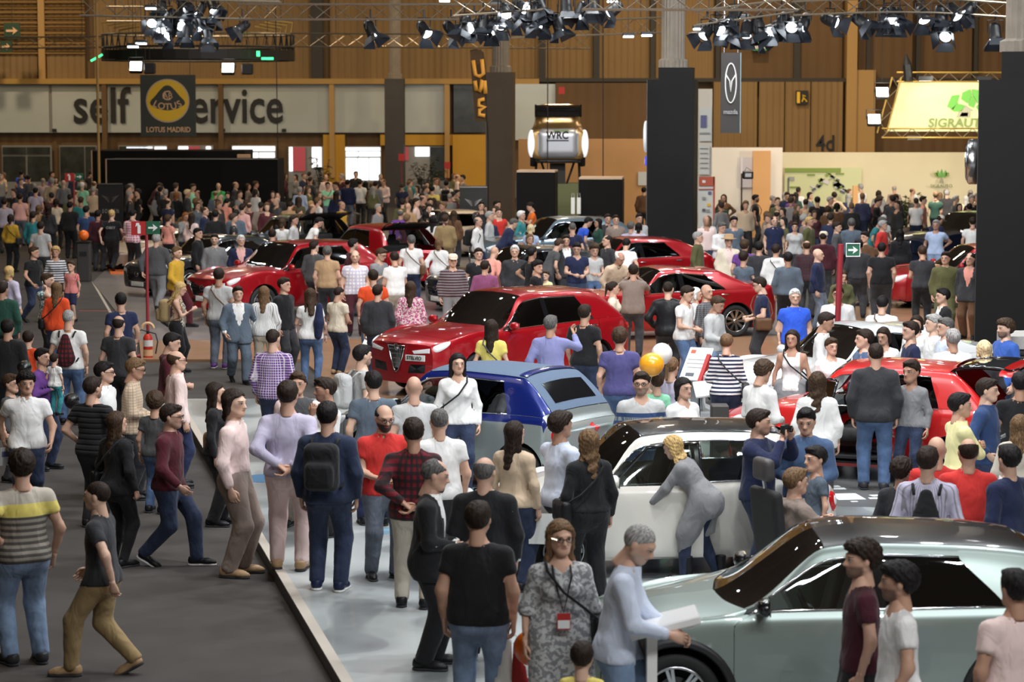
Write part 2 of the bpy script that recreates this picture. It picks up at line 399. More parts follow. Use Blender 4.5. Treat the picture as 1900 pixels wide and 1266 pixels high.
# ------------------------------------------------------------------ people: heads, hair, hands, shoes (shared shapes)
HEADS = {}
def head_geo(kind, h):
    key = (kind, h)
    if key in HEADS: return HEADS[key]
    g = Grid((-.11, -.15, -.1), (.11, .14, .26), h); f = g.field()
    w = .95 if kind == 'w' else 1.
    put_ell(g, f, (0, .018, .135), (.074 * w, .096, .094), .03)
    put_cone(g, f, (0, -.03, .10), (0, -.05, .035), .062 * w, .044 * w, .04)
    put_ell(g, f, (0, -.066, .012), (.026 * w, .026, .020), .03)
    put_cone(g, f, (-.05 * w, -.005, .05), (-.02, -.045, .015), .024, .022, .04); put_cone(g, f, (.05 * w, -.005, .05), (.02, -.045, .015), .024, .022, .04)
    put_cone(g, f, (-.03, -.078, .137), (.03, -.078, .137), .014, .014, .02)
    put_cone(g, f, (0, .015, .05), (0, .03, -.08), .052 * w, .056 * w, .03)
    # eye sockets
    r, X, Y, Z = g.sub((-.09, -.15, .06), (.09, -.04, .16))
    for s in (-1, 1):
        d = d_ell(X, Y, Z, (s * .034, -.101, .115), (.018, .012, .013)); f[r] = -smin(-f[r], d, .012)
    put_ell(g, f, (.033, -.078, .115), (.014, .012, .011), .008); put_ell(g, f, (-.033, -.078, .115), (.014, .012, .011), .008)
    put_cone(g, f, (0, -.088, .118), (0, -.108, .079), .008, .0125 if kind == 'w' else .0145, .012)
    put_ell(g, f, (.011, -.096, .076), (.009, .011, .009), .008); put_ell(g, f, (-.011, -.096, .076), (.009, .011, .009), .008)
    put_ell(g, f, (0, -.089, .055), (.022, .011, .007), .01); put_ell(g, f, (0, -.087, .044), (.018, .011, .008), .01)
    for s in (-1, 1): put_ell(g, f, (s * .079 * w, .012, .098), (.012, .021, .033), .012)
    HEADS[key] = surface(g, f); return HEADS[key]
HAIRS = {}
def hair_mesh(style, lod):
    key = (style, lod)
    if key in HAIRS: return HAIRS[key]
    h = (.0095, .0125, .018, .034)[lod]
    long_ = style in ('long', 'wavy', 'pony', 'bob', 'halfup')
    g = Grid((-.17, -.17, -.36 if long_ else -.08), (.17, .22, .30), h); f = g.field()
    r, X, Y, Z = g.sub((-1, -1, -1), (1, 1, 1))
    vol = {'short': .0155, 'quiff': .014, 'buzz': .004, 'fringe': .009, 'balding': .007, 'curly': .03, 'mop': .026, 'long': .014, 'wavy': .018, 'pony': .009, 'bob': .018, 'bun': .009, 'halfup': .013}.get(style, .01)
    cap = d_ell(X, Y, Z, (0, .020, .137), (.076 + vol, .097 + vol, .095 + vol))
    nz = .5 * np.sin(X * 160 + 3 * np.sin(Y * 90)) + .5 * np.sin(Y * 140 + Z * 120 + 2 * np.sin(X * 80))
    amp = {'curly': .010, 'mop': .007, 'wavy': .006, 'buzz': .001, 'fringe': .002}.get(style, .0042)
    # hairline: keep what lies above the line from the forehead down to the nape
    line = Z - np.interp(Y, (-.12, -.08, -.05, -.02, -.002, .03, .055, .10, .13), (.192, .180, .160, .135, .085, .075, .035, .012, .012)).astype(np.float32) - .005 * np.cos(X * 75) - .05 * np.maximum(0, np.abs(X) - .03) * (Y < -.04) + .0025 * np.sin(X * 330)
    side = np.maximum(0, np.abs(X) - .05) * .9
    keep = -line
    if long_: keep = keep + .012
    F = smin(cap, cap, .001) + amp * nz
    F = np.maximum(F, keep)
    if style in ('short', 'quiff', 'mop', 'curly', 'buzz', 'fringe', 'balding'):
        for s in (-1, 1): F = np.maximum(F, -d_ell(X, Y, Z, (s * .09, .010, .085), (.03, .028, .045)))
    if style == 'fringe': F = np.maximum(F, Z - .165 - .25 * Y)
    if style == 'balding': F = np.maximum(F, -d_ell(X, Y, Z, (0, -.085, .225), (.062, .11, .05)))
    if style == 'short': F = smin(F, np.maximum(d_ell(X, Y, Z, (0, -.05, .213), (.058, .045, .022)) + amp * nz, keep), .025)
    if style == 'quiff': F = smin(F, d_ell(X, Y, Z, (0, -.045, .225), (.055, .055, .026)) + amp * nz, .03)
    if style in ('curly', 'mop'): F = smin(F, d_ell(X, Y, Z, (0, -.05, .205), (.075, .05, .04)) + amp * nz, .03)
    if long_:
        drop = {'long': -.24, 'wavy': -.22, 'pony': .02, 'bob': -.03, 'halfup': -.20}[style]
        wv = (.012 if style == 'wavy' else .004) * np.sin(Z * 55 + X * 20) * np.clip((.1 - Z) * 6, 0, 1)
        if style != 'pony':
            back = d_cone(X + wv, Y + wv, Z, (0, .045, .12), (0, .085, drop), .075, .045, 1.15, .72)
            l_ = d_cone(X + wv, Y, Z, (.068, .015, .14), (.088, .02, drop + .05), .034, .022)
            r_ = d_cone(X + wv, Y, Z, (-.068, .015, .14), (-.088, .02, drop + .05), .034, .022)
            F = smin(F, smin(back, smin(l_, r_, .02), .03) + amp * nz, .03)
        else:
            F = smin(F, d_cone(X, Y, Z, (0, .125, .17), (0, .15, -.05), .03, .014) + amp * nz, .02)
        # parting and face opening
        F = np.maximum(F, -d_ell(X, Y, Z, (0, -.108, .092), (.064, .072, .104)))
        F = np.maximum(F, -d_cone(X, Y, Z, (0, -.1, .05), (0, -.1, -.3), .05, .05))
    if style == 'bun': F = smin(F, d_ell(X, Y, Z, (0, .12, .20), (.045, .045, .045)) + amp * nz, .02)
    f[r] = F
    V, Q = surface(g, f)
    HAIRS[key] = new_mesh('hair', V, Q, 'hair', True); return HAIRS[key]
def loft(mb, rings, cap=True):
    n = len(rings[0]); V = [p for r in rings for p in r]; F = []
    for i in range(len(rings) - 1):
        for j in range(n): F.append((i * n + j, i * n + (j + 1) % n, (i + 1) * n + (j + 1) % n, (i + 1) * n + j))
    if cap: F.append(tuple(range(n - 1, -1, -1))); F.append(tuple((len(rings) - 1) * n + j for j in range(n)))
    mb.add(V, F)
def hand_geo(curl, lod):
    "left hand: fingers along -Z, palm faces -X, thumb towards -Y"
    mb = MB(); n = 8 if lod == 0 else 6
    def ring(z, rx, ry, cx=0., cy=0.): return [(cx + rx * math.cos(2 * math.pi * j / n), cy + ry * math.sin(2 * math.pi * j / n), z) for j in range(n)]
    loft(mb, [ring(.03, .024, .026), ring(0, .020, .027), ring(-.03, .017, .036), ring(-.07, .016, .042), ring(-.095, .011, .041)])
    for (y, ln, r, dz) in ((-.031, .074, .0092, 0.), (-.0105, .082, .0095, -.004), (.010, .077, .0092, -.002), (.030, .06, .008, .006)):
        p = np.array([0., y, -.086 + dz]); a = curl * .35; P = [p.copy()]
        for k, s in enumerate((.42, .32, .26)):
            a += curl * (.5, .8, .6)[k]
            p = p + ln * s * np.array([-math.sin(a), y * .6 * (1 - min(curl, 1)), -math.cos(a)]); P.append(p.copy())
        mb.tube(P, [r * 1.02, r, r * .9, r * .62], n - 2)
    c = min(curl, 1.)
    P = [np.array(q) for q in ((-.004, -.026, -.022), (-.016 - .01 * c, -.050 + .010 * c, -.05), (-.024 - .02 * c, -.054 + .022 * c, -.078), (-.03 - .024 * c, -.05 + .03 * c, -.098))]
    mb.tube(P, [.014, .0125, .0105, .007], n - 2)
    V = np.array(mb.v); return V, mb.f
HANDS = {(c, l): hand_geo(c, l) for c in (.25, .6, 1.25) for l in (0, 1)}
def shoe_meshes():
    out = {}
    for kind in ('shoe', 'boot', 'heel'):
        for lod, h in ((0, .0125), (1, .02)):
            g = Grid((-.07, -.24, -.02), (.07, .14, .34 if kind == 'boot' else .17), h); f = g.field(); fs = g.field()
            put_cone(g, f, (0, .035, .055), (0, -.12, .04), .043, .036, .03)
            put_cone(g, f, (0, -.10, .035), (.004, -.165, .03), .040, .030, .03)
            put_cone(g, f, (0, .045, .05), (0, .035, .30 if kind == 'boot' else .105), .043, .056 if kind == 'boot' else .042, .03)
            r, X, Y, Z = g.sub((-1, -1, -1), (1, 1, 1))
            top = np.maximum(f[r], .018 - Z); top = np.maximum(top, Z - (.29 if kind == 'boot' else .10))
            f2 = g.field(); f2[r] = top
            sole = np.maximum(np.maximum(d_cone(X, Y, Z * 0, (0, .045, 0), (.004, -.155, 0), .047, .041), Z - .024), -Z)
            fs[r] = sole
            V, Q = surface(g, f2); Vs, Qs = surface(g, fs)
            Vs[:, 2] = np.maximum(Vs[:, 2], 0)
            out[kind, lod] = (new_mesh(kind, V, Q, 'leather_plain', True), new_mesh('sole', Vs, Qs, 'cloth_plain', True))
    return out
SHOES = shoe_meshes()
# ------------------------------------------------------------------ people: poses
STAND = ((.11, -.03, 0.), (-.11, .03, 0.))
WALK = ((.07, -.23, 0.), (-.07, .27, .05))
WALK2 = ((.07, .27, .05), (-.07, -.23, 0.))
STEP = ((.10, -.16, 0.), (-.10, .14, 0.))
POSES = {  # feet, left wrist, right wrist, curl, lean, head pitch, elbow hints
    'stand': (STAND, (.24, -.03, .85), (-.24, -.03, .85), .6),
    'step': (STEP, (.25, -.10, .87), (-.25, .04, .87), .6),
    'pockets': (STAND, (.215, -.075, .95), (-.215, -.075, .95), .25),
    'hips': (STAND, (.185, .01, 1.02), (-.185, .01, 1.02), .6),
    'hip1': (STAND, (.185, .01, 1.02), (-.25, -.03, .865), .6),
    'fold': (STAND, (-.07, -.185, 1.20), (.07, -.205, 1.17), .6),
    'phone': (STAND, (.07, -.29, 1.22), (-.07, -.29, 1.22), 1.25),
    'read': (STAND, (.10, -.28, 1.12), (-.10, -.28, 1.12), .6),
    'photo': (STAND, (.10, -.27, 1.47), (-.10, -.27, 1.47), 1.25),
    'overhead': (STAND, (.13, -.25, 1.72), (-.13, -.25, 1.72), 1.25),
    'point': (STAND, (.25, -.03, .87), (-.26, -.36, 1.46), .6),
    'pointl': (STAND, (.26, -.36, 1.46), (-.25, -.03, .87), .6),
    'reach': (STEP, (.20, -.42, 1.10), (-.20, -.10, .90), .6),
    'back': (STAND, (.05, .17, .99), (-.05, .18, .97), .6),
    'ear': (STAND, (.25, -.03, .87), (-.135, -.085, 1.46), 1.25),
    'earl': (STAND, (.135, -.085, 1.46), (-.25, -.03, .87), 1.25),
    'chin': (STAND, (.02, -.17, 1.16), (-.03, -.145, 1.36), 1.25),
    'hold1': (STAND, (.14, -.25, 1.06), (-.25, -.03, .865), 1.25),
    'hold1r': (STAND, (.25, -.03, .865), (-.14, -.25, 1.06), 1.25),
    'hold': (STAND, (.10, -.22, 1.02), (-.10, -.24, 1.04), 1.25),
    'strap': (STAND, (.13, -.16, 1.24), (-.25, -.03, .865), 1.25),
    'walk': (WALK, (.25, .16, .90), (-.25, -.20, .92), .6),
    'walk2': (WALK2, (.25, -.20, .92), (-.25, .16, .90), .6),
    'walkpocket': (WALK, (.215, -.075, .95), (-.25, -.14, .89), .6),
    'carry': (STAND, (.16, -.16, 1.12), (-.10, -.20, 1.18), .6),
    'lean': (STEP, (.16, -.62, .80), (-.16, -.58, .80), .6),
    'lean1': (STEP, (.18, -.50, 1.0), (-.2, -.2, .86), .6),
    'write': (STEP, (.10, -.36, .985), (-.16, -.34, 1.02), .6),
    'sit': (((.11, -.46, 0.), (-.11, -.46, 0.)), (.2, -.38, .78), (-.2, -.38, .78), 1.25),
}
LEAN = {'lean': .85, 'lean1': .42, 'write': .14, 'read': .05, 'phone': .05, 'hold': .04, 'walk': .05, 'walk2': .05, 'walkpocket': .05}
HPITCH = {'lean': .1, 'lean1': .25, 'write': .5, 'read': .45, 'phone': .35, 'hold': .25, 'hold1': .2, 'hold1r': .2, 'chin': .1}
def ik(S_, T, l1, l2, hint):
    S_, T, hint = (np.array(v, float) for v in (S_, T, hint)); v = T - S_; d = np.linalg.norm(v)
    m = (l1 + l2) * .995
    if d > m: T = S_ + v * (m / d); v = T - S_; d = m
    u = v / d; a = (l1 * l1 - l2 * l2 + d * d) / (2 * d); h = math.sqrt(max(l1 * l1 - a * a, 1e-5))
    p = hint - u * (hint @ u); p /= np.linalg.norm(p) + 1e-9
    return S_ + u * a + p * h, T
def basis(zdir, ydir):
    "columns x,y,z with z = zdir and y close to ydir"
    z = zdir / np.linalg.norm(zdir); y = ydir - z * (ydir @ z); y /= np.linalg.norm(y) + 1e-9; x = np.cross(y, z)
    return np.stack([x, y, z], 1)
def skeleton(pose, build, hyaw=0., hpitch=None, lean=None):
    feet, wl, wr, curl = POSES[pose]
    lean = LEAN.get(pose, 0.) if lean is None else lean
    hpitch = HPITCH.get(pose, .05) if hpitch is None else hpitch
    J = {'curl': curl, 'sit': pose == 'sit'}
    sw = {'m': .178, 'w': .150, 'k': .155, 'f': .19}[build]; hw = {'m': .088, 'w': .092, 'k': .085, 'f': .095}[build]
    spread = abs(feet[0][1] - feet[1][1])
    pz = .925 - .07 * spread ** 1.3
    py = (feet[0][1] + feet[1][1]) * .5 + lean * .10
    if pose == 'sit': pz, py = .50, 0.
    td = np.array([0., -math.sin(lean), math.cos(lean)]); tb = np.array([0., math.cos(lean), math.sin(lean)])
    P = np.array([0., py, pz]); J['P'], J['td'], J['tb'] = P, td, tb
    J['neck'] = P + td * .525 + tb * .008
    J['sh'] = [P + td * .440 + np.array([s * sw, 0, 0]) + tb * .01 for s in (1, -1)]
    J['hip'] = [P + np.array([s * hw, 0, -.015]) for s in (1, -1)]
    hl = lean * .55; J['head'] = J['neck'] + td * .062 - tb * .012
    J['Rh'] = np.array((Euler((0, 0, hyaw)).to_matrix() @ Euler((hl + hpitch, 0, 0)).to_matrix()))
    J['el'], J['wr'], J['Rw'] = [], [], []
    off = np.array([0, py, pz - .925]) if pose != 'sit' else np.zeros(3)
    for i, (s, w) in enumerate(((1, wl), (-1, wr))):
        w = np.array(w, float) + (off if w[2] < 1.5 else off * np.array([1, 1, .5]))
        up = w[2] > 1.3
        hint = (s * .55, .5, -.6) if not up else (s * .6, .05, -.8)
        if pose in ('hips', 'hip1', 'pockets') and w[2] > .93: hint = (s * .8, .75, 0)
        if pose == 'back': hint = (s * .9, .35, .1)
        if pose == 'fold': hint = (s * .8, -.1, -.6)
        e, t = ik(J['sh'][i], w, .285, .25, hint)
        J['el'].append(e); J['wr'].append(t)
        fd = t - e; fd /= np.linalg.norm(fd)
        th = np.array([0, -1., .25]) if abs(fd[2]) > .6 else np.array([-s * .3, 0, 1.])
        B = basis(-fd, -th); J['Rw'].append(B)
    J['kn'], J['an'], J['ft'] = [], [], []
    for i, ft in enumerate(feet):
        an = np.array([ft[0] + 0., ft[1], ft[2] + .085]); s = 1 if i == 0 else -1
        k, an = ik(J['hip'][i], an, .44, .42, (s * .12, -1, .05))
        lifted = ft[2] > .01
        J['kn'].append(k); J['an'].append(an); J['ft'].append((an, lifted))
    return J
TOPS = {  # offset, sleeve length (0..2, 1 = elbow), hem above pelvis centre, sleeve looseness, collar
    'tee': (.014, .55, -.085, .017, 0), 'polo': (.014, .55, -.08, .017, 1), 'shirt': (.015, 1.95, -.11, .014, 1), 'rolled': (.015, 1.15, -.10, .014, 1),
    'sweater': (.020, 1.97, -.06, .015, 0), 'hoodie': (.026, 1.97, -.08, .019, 2), 'jacket': (.028, 1.97, -.11, .021, 1), 'suit': (.025, 1.92, -.17, .018, 3),
    'vest': (.034, .02, -.09, .0, 1), 'tank': (.010, .03, -.05, .0, 0), 'cardigan': (.024, 1.95, -.34, .022, 0), 'blouse': (.024, 1.6, -.10, .026, 0), 'dress': (.016, 1.2, -.42, .018, 0), 'shirt_in': (.013, 1.95, .05, .017, 1), 'cropjacket': (.024, 1.95, .0, .02, 1)}
BOTTOMS = {'jeans': (.016, .066, .062, 2), 'skinny': (.010, .052, .040, 2), 'chino': (.016, .068, .058, 2), 'trousers': (.020, .076, .070, 2), 'shorts': (.026, .09, 0, .95), 'skirt': None, 'leggings': (.006, .05, .040, 2)}
def person_geo(pose, build, top, bottom, inner, lod, hyaw=0., hpitch=None, lean=None, fat=0.):
    J = skeleton(pose, build, hyaw, hpitch, lean)
    h = (.029, .039, .048, .07)[lod]; hc = (.025, .033, .043, .06)[lod]
    P, td, tb = J['P'], J['td'], J['tb']
    pts = np.array([P, J['neck'], J['head']] + J['sh'] + J['el'] + J['wr'] + J['kn'] + J['an'])
    lo, hi = pts.min(0) - .15, pts.max(0) + .13
    lo[2] = -.04; lo[0] -= .1 + fat; hi[0] += .1 + fat; lo[1] -= .06 + fat; hi[1] += .06
    g = Grid(lo, hi, h)
    wom = build == 'w'
    cw = {'m': .158, 'w': .132, 'k': .135, 'f': .17}[build] + fat * .4; ww = {'m': .140, 'w': .112, 'k': .12, 'f': .175}[build] + fat; pw = {'m': .148, 'w': .150, 'k': .135, 'f': .165}[build] + fat * .6
    def torso(f, off=0., cut=None):
        def C(t, back=0.): return P + td * t + tb * back
        sy = .66 if build != 'f' else .78
        put_cone(g, f, C(-.02), C(.10), pw + off, ww + .02 + off, .05, 1., sy + .06)
        put_cone(g, f, C(.12), C(.33), ww + off, cw + off, .06, 1., sy)
        put_cone(g, f, C(.30), C(.42), cw + off, .105 + off, .06, 1., sy)
        if build == 'f': put_ell(g, f, C(.12, -.05), (.15 + off, .13 + off, .15 + off), .06)
        for s in (0, 1):
            put_cone(g, f, C(.475), J['sh'][s], .050 + off * .8, .046 + off * .7, .05, 1., .95)
            put_cone(g, f, C(.40), J['sh'][s] - td * .03, .06 + off, .045 + off * .7, .05, 1., .95)
        put_cone(g, f, J['hip'][0] + td * .02, J['hip'][1] + td * .02, .098 + off, .098 + off, .05, 1., .9)
        if off: put_cone(g, f, J['hip'][0] - td * .08, J['hip'][1] - td * .08, .092 + off, .092 + off, .05, 1., .95)
        if wom:
            for s in (1, -1): put_ell(g, f, C(.325, -.075) + np.array([s * .062, 0, 0]), (.06 + off, .05 + off, .058 + off), .04)
        for s in (1, -1): put_ell(g, f, C(-.035, .055) + np.array([s * .065, 0, 0]), (.085 + off, .075 + off, .09 + off), .05)
    am = {'m': 1., 'w': .84, 'k': .82, 'f': 1.12}[build]
    def arm(f, i, off=0., ln=2., k=.03):
        a, b, c = J['sh'][i], J['el'][i], J['wr'][i]
        if ln <= 1: put_cone(g, f, a, a + (b - a) * ln, .050 * am + off, .050 * am - .008 * ln + off, k)
        else:
            put_cone(g, f, a, b, .051 * am + off, .041 * am + off, k)
            put_cone(g, f, b, b + (c - b) * (ln - 1), .042 * am + off, .042 * am - .014 * (ln - 1) + off * .75, k)
    lm = {'m': 1., 'w': 1.0, 'k': .85, 'f': 1.15}[build]
    def leg(f, i, off=0., k=.04):
        put_cone(g, f, J['hip'][i], J['kn'][i], .088 * lm + off, .056 * lm + off, k)
        put_cone(g, f, J['kn'][i], J['an'][i], .056 * lm + off, .036 + off, k)
        put_cone(g, f, J['kn'][i] + (J['an'][i] - J['kn'][i]) * .12 + np.array([0, .012, 0]), J['kn'][i] + (J['an'][i] - J['kn'][i]) * .5, .052 * lm + off, .042 + off, k)
    out = {}
    # body, one continuous skin
    f = g.field(); torso(f)
    put_cone(g, f, P + td * .45, J['head'], .064 * (am * .5 + .5), .052 * (am * .5 + .5), .04)
    for i in (0, 1):
        arm(f, i); leg(f, i)
        an, lifted = J['ft'][i]
        put_cone(g, f, an, an + np.array([0, -.06, -.045]), .036, .03, .02)
    V, Q = surface(g, f); hl = np.tile(np.array([[0, 1., -1.]]), (len(V), 1))
    HV, HQ = head_geo('w' if wom or build == 'k' else 'm', (.0105, .0145, .022, .034)[lod])
    hs = 1.22 if build == 'k' else (1.0 if not wom else .97)
    HW = (HV * hs) @ J['Rh'].T + J['head']
    polys_v = [V, HW]; hls = [hl, HV]; quads = [Q, HQ + len(V)]
    n0 = len(V) + len(HW); extra = []
    for i, s in ((0, 1), (1, -1)):
        if lod > 2: break
        hv, hf = HANDS[J['curl'], min(lod, 1)]
        hv = hv.copy(); hv *= (.92 if wom else 1.)
        if s < 0: hv[:, 0] *= -1
        B = J['Rw'][i]
        w = hv @ B.T + J['wr'][i]
        polys_v.append(w); hls.append(np.tile(np.array([[0, 1., -1.]]), (len(w), 1)))
        extra += [tuple(q + n0 for q in (p if s > 0 else p[::-1])) for p in hf]; n0 += len(w)
    out['body'] = (np.concatenate(polys_v), np.concatenate(quads), extra, np.concatenate(hls))
    g = Grid(lo, hi, hc)
    r, X, Y, Z = g.sub((-9, -9, -9), (9, 9, 9))
    up = X * td[0] + (Y - P[1]) * td[1] + (Z - P[2]) * td[2]; fw = (Y - P[1]) * tb[1] + (Z - P[2]) * tb[2]
    TF = [None]
    def garment(kind, hem_extra=0.):
        off, sl, hem, loose, collar = TOPS[kind]
        f = g.field(); torso(f, off)
        if TF[0] is not None and hem < 0: f = np.minimum(f, np.maximum(TF[0] - .007, np.minimum(up - .2, .3)))
        if kind in ('cardigan', 'dress', 'suit', 'blouse'):
            for i in (0, 1): put_cone(g, f, J['hip'][i] + td * .08, J['hip'][i] + (J['kn'][i] - J['hip'][i]) * .8, .074 + off, .086 + off, .10)
        if collar == 2: put_ell(g, f, P + td * .475 + tb * .085, (.105, .05, .055), .03)
        nk = d_cone(X, Y, Z, P + td * .49 + tb * (-.01), P + td * .70 - tb * .05, .064 if collar else .070, .10)
        F = np.maximum(f, -nk)
        if collar in (1, 3, 2):
            ring_ = np.abs(d_cone(X, Y, Z, P + td * .47, P + td * .545 - tb * .01, .076, .066)) - .010
            ring_ = np.maximum(ring_, up - .545); F = smin(F, ring_, .015)
        if sl < .1: pass
        armf = g.field()
        if sl >= .1:
            for i in (0, 1):
                af = g.field(); arm(af, i, loose if sl > 1 else loose, sl)
                a, b, c = J['sh'][i], J['el'][i], J['wr'][i]
                if sl <= 1: e = a + (b - a) * sl; n = (b - a)
                else: e = b + (c - b) * (sl - 1); n = (c - b)
                n = n / np.linalg.norm(n)
                rr, x2, y2, z2 = g.sub(e - .13, e + .13)
                pl = (x2 - e[0]) * n[0] + (y2 - e[1]) * n[1] + (z2 - e[2]) * n[2]
                near = np.sqrt((x2 - e[0]) ** 2 + (y2 - e[1]) ** 2 + (z2 - e[2]) ** 2) < .125
                af[rr] = np.where(near, np.maximum(af[rr], pl), af[rr])
                armf = np.minimum(armf, af)
        F = np.maximum(F, hem + hem_extra - up)
        F = smin(F, armf, .03) if sl >= .1 else F
        if sl < .1:
            for i in (0, 1):
                s = 1 if i == 0 else -1
                F = np.maximum(F, s * (X - J['sh'][i][0]) + (.0 if kind == 'vest' else .03))
        if collar == 3 or kind in ('cardigan',):   # open front
            w = np.clip((up - .13) * .28, .0, .075) if kind == 'suit' else .05 + 0 * up
            F = np.maximum(F, -np.maximum(np.abs(X) - w, fw))
        q = g.field(); q[r] = F
        return surface(g, q)
    if bottom == 'skirt':
        f = g.field(); torso(f, .012)
        for i in (0, 1): put_cone(g, f, J['hip'][i], J['kn'][i], .105, .115, .16)
        F = np.maximum(np.maximum(f, up - .12), -.40 - up); q = g.field(); q[r] = F; out['bottom'] = surface(g, q); TF[0] = F
    elif bottom:
        off, kr, ar, ln = BOTTOMS[bottom]
        f = g.field(); torso(f, .006); F = np.maximum(f, up - .095)
        ff = g.field()
        for i in (0, 1):
            hp, kn, an = J['hip'][i], J['kn'][i], J['an'][i]
            lf = g.field()
            if ln < 1:
                put_cone(g, lf, hp, hp + (kn - hp) * ln, .09 * lm + off, kr, .04)
                e = hp + (kn - hp) * ln; n = (kn - hp)
            else:
                leg(lf, i, off * .8); put_cone(g, lf, hp, kn, .09 * lm + off, kr * lm, .04); put_cone(g, lf, kn, an, kr * lm, ar, .04)
                e = an + np.array([0, 0, -.03]); n = an - kn
            n = n / np.linalg.norm(n)
            rr, x2, y2, z2 = g.sub(e - .15, e + .15)
            pl = (x2 - e[0]) * n[0] + (y2 - e[1]) * n[1] + (z2 - e[2]) * n[2]
            lf[rr] = np.maximum(lf[rr], pl); ff = np.minimum(ff, lf)
        q = g.field(); q[r] = smin(F, ff, .045); out['bottom'] = surface(g, q); TF[0] = q
    if inner: out['inner'] = garment('shirt_in')
    out['top'] = garment(top)
    return J, out
GEO = {}
def body_mesh(out):
    V, Q, extra, hl = out['body']
    me = bpy.data.meshes.new('body')
    nq = len(Q); tot = nq * 4 + sum(len(p) for p in extra)
    me.vertices.add(len(V)); me.vertices.foreach_set('co', V.astype(np.float32).ravel())
    li = np.concatenate([Q.ravel(), np.array([i for p in extra for i in p], dtype=np.int64)]).astype(np.int32)
    me.loops.add(tot); me.loops.foreach_set('vertex_index', li)
    me.polygons.add(nq + len(extra))
    ls = list(range(0, nq * 4, 4)); c = nq * 4
    for p in extra: ls.append(c); c += len(p)
    me.polygons.foreach_set('loop_start', np.array(ls, dtype=np.int32))
    me.polygons.foreach_set('use_smooth', np.ones(nq + len(extra), dtype=bool))
    me.update(calc_edges=True)
    a = me.attributes.new('hl', 'FLOAT_VECTOR', 'POINT'); a.data.foreach_set('vector', hl.astype(np.float32).ravel())
    me.materials.append(MATS['skin']); return me
C = {  # colour names, linear rgb
    'black': (.012, .012, .014), 'charcoal': (.035, .035, .04), 'grey': (.22, .22, .23), 'light grey': (.48, .48, .48), 'white': (.78, .77, .76), 'cream': (.72, .63, .50),
    'navy': (.014, .02, .06), 'dark blue': (.03, .06, .16), 'blue': (.04, .11, .42), 'royal blue': (.03, .10, .62), 'light blue': (.42, .52, .72), 'pale blue': (.60, .66, .80), 'denim blue': (.07, .12, .23), 'faded denim': (.17, .24, .36), 'dark denim': (.02, .03, .065), 'grey denim': (.12, .14, .18),
    'red': (.58, .035, .03), 'dark red': (.16, .012, .02), 'maroon': (.075, .01, .018), 'burgundy': (.06, .012, .02), 'orange': (.85, .18, .02), 'orange red': (.75, .08, .02), 'mustard': (.55, .32, .03), 'yellow': (.74, .62, .16), 'pale yellow': (.80, .74, .38), 'green': (.05, .42, .12), 'mint green': (.30, .72, .48), 'teal': (.03, .22, .24), 'olive': (.10, .10, .04), 'dark green': (.02, .07, .05),
    'pink': (.75, .42, .40), 'hot pink': (.70, .08, .28), 'pale pink': (.78, .60, .57), 'purple': (.14, .05, .24), 'periwinkle': (.23, .24, .46), 'violet': (.075, .07, .20), 'lavender': (.50, .46, .60), 'brown': (.12, .06, .03), 'tan': (.42, .27, .15), 'beige': (.58, .44, .31), 'khaki': (.30, .21, .10), 'taupe': (.26, .20, .17), 'stone': (.50, .45, .38), 'salmon': (.72, .30, .24), 'dark grey': (.075, .075, .08), 'slate': (.10, .13, .17), 'plum': (.24, .07, .16), 'magenta': (.45, .08, .22)}
HC = {'black': (.010, .008, .008), 'dark brown': (.022, .013, .009), 'brown': (.05, .028, .016), 'light brown': (.14, .08, .04), 'blonde': (.48, .32, .13), 'pale blonde': (.66, .52, .30), 'grey': (.30, .29, .28), 'white': (.68, .67, .65), 'ginger': (.20, .07, .02), 'dark grey': (.10, .095, .09)}
SK = [(.60, .36, .26), (.52, .30, .21), (.66, .42, .31), (.45, .25, .17), (.56, .34, .25)]
TOPNAME = {'tee': 't-shirt', 'polo': 'polo shirt', 'shirt': 'shirt', 'rolled': 'shirt with rolled sleeves', 'sweater': 'sweater', 'hoodie': 'hoodie', 'jacket': 'jacket', 'suit': 'suit jacket', 'vest': 'vest', 'tank': 'sleeveless top', 'cardigan': 'long cardigan', 'blouse': 'blouse', 'dress': 'dress', 'shirt_in': 'tucked shirt', 'cropjacket': 'jacket'}
TOPPART = {'tee': 'tshirt', 'polo': 'polo_shirt', 'rolled': 'shirt', 'suit': 'suit_jacket', 'tank': 'tank_top', 'shirt_in': 'shirt', 'cropjacket': 'jacket'}
BOTNAME = {'jeans': 'jeans', 'skinny': 'slim jeans', 'chino': 'trousers', 'trousers': 'trousers', 'shorts': 'shorts', 'skirt': 'skirt', 'leggings': 'leggings'}
PEOPLE = []
BULK = 1.075
def geo_for(key, lod):
    if key in GEO: return GEO[key]
    pose, build, top, bottom, inner, lod, hyaw, hpitch, lean, fat = key
    J, out = person_geo(*key)
    M = {'J': J, 'body': body_mesh(out)}
    for k in ('top', 'bottom', 'inner'):
        if k in out:
            V, Q = out[k]; M[k] = new_mesh(k, V, Q, 'cloth_plain', True)
    GEO[key] = M; return M
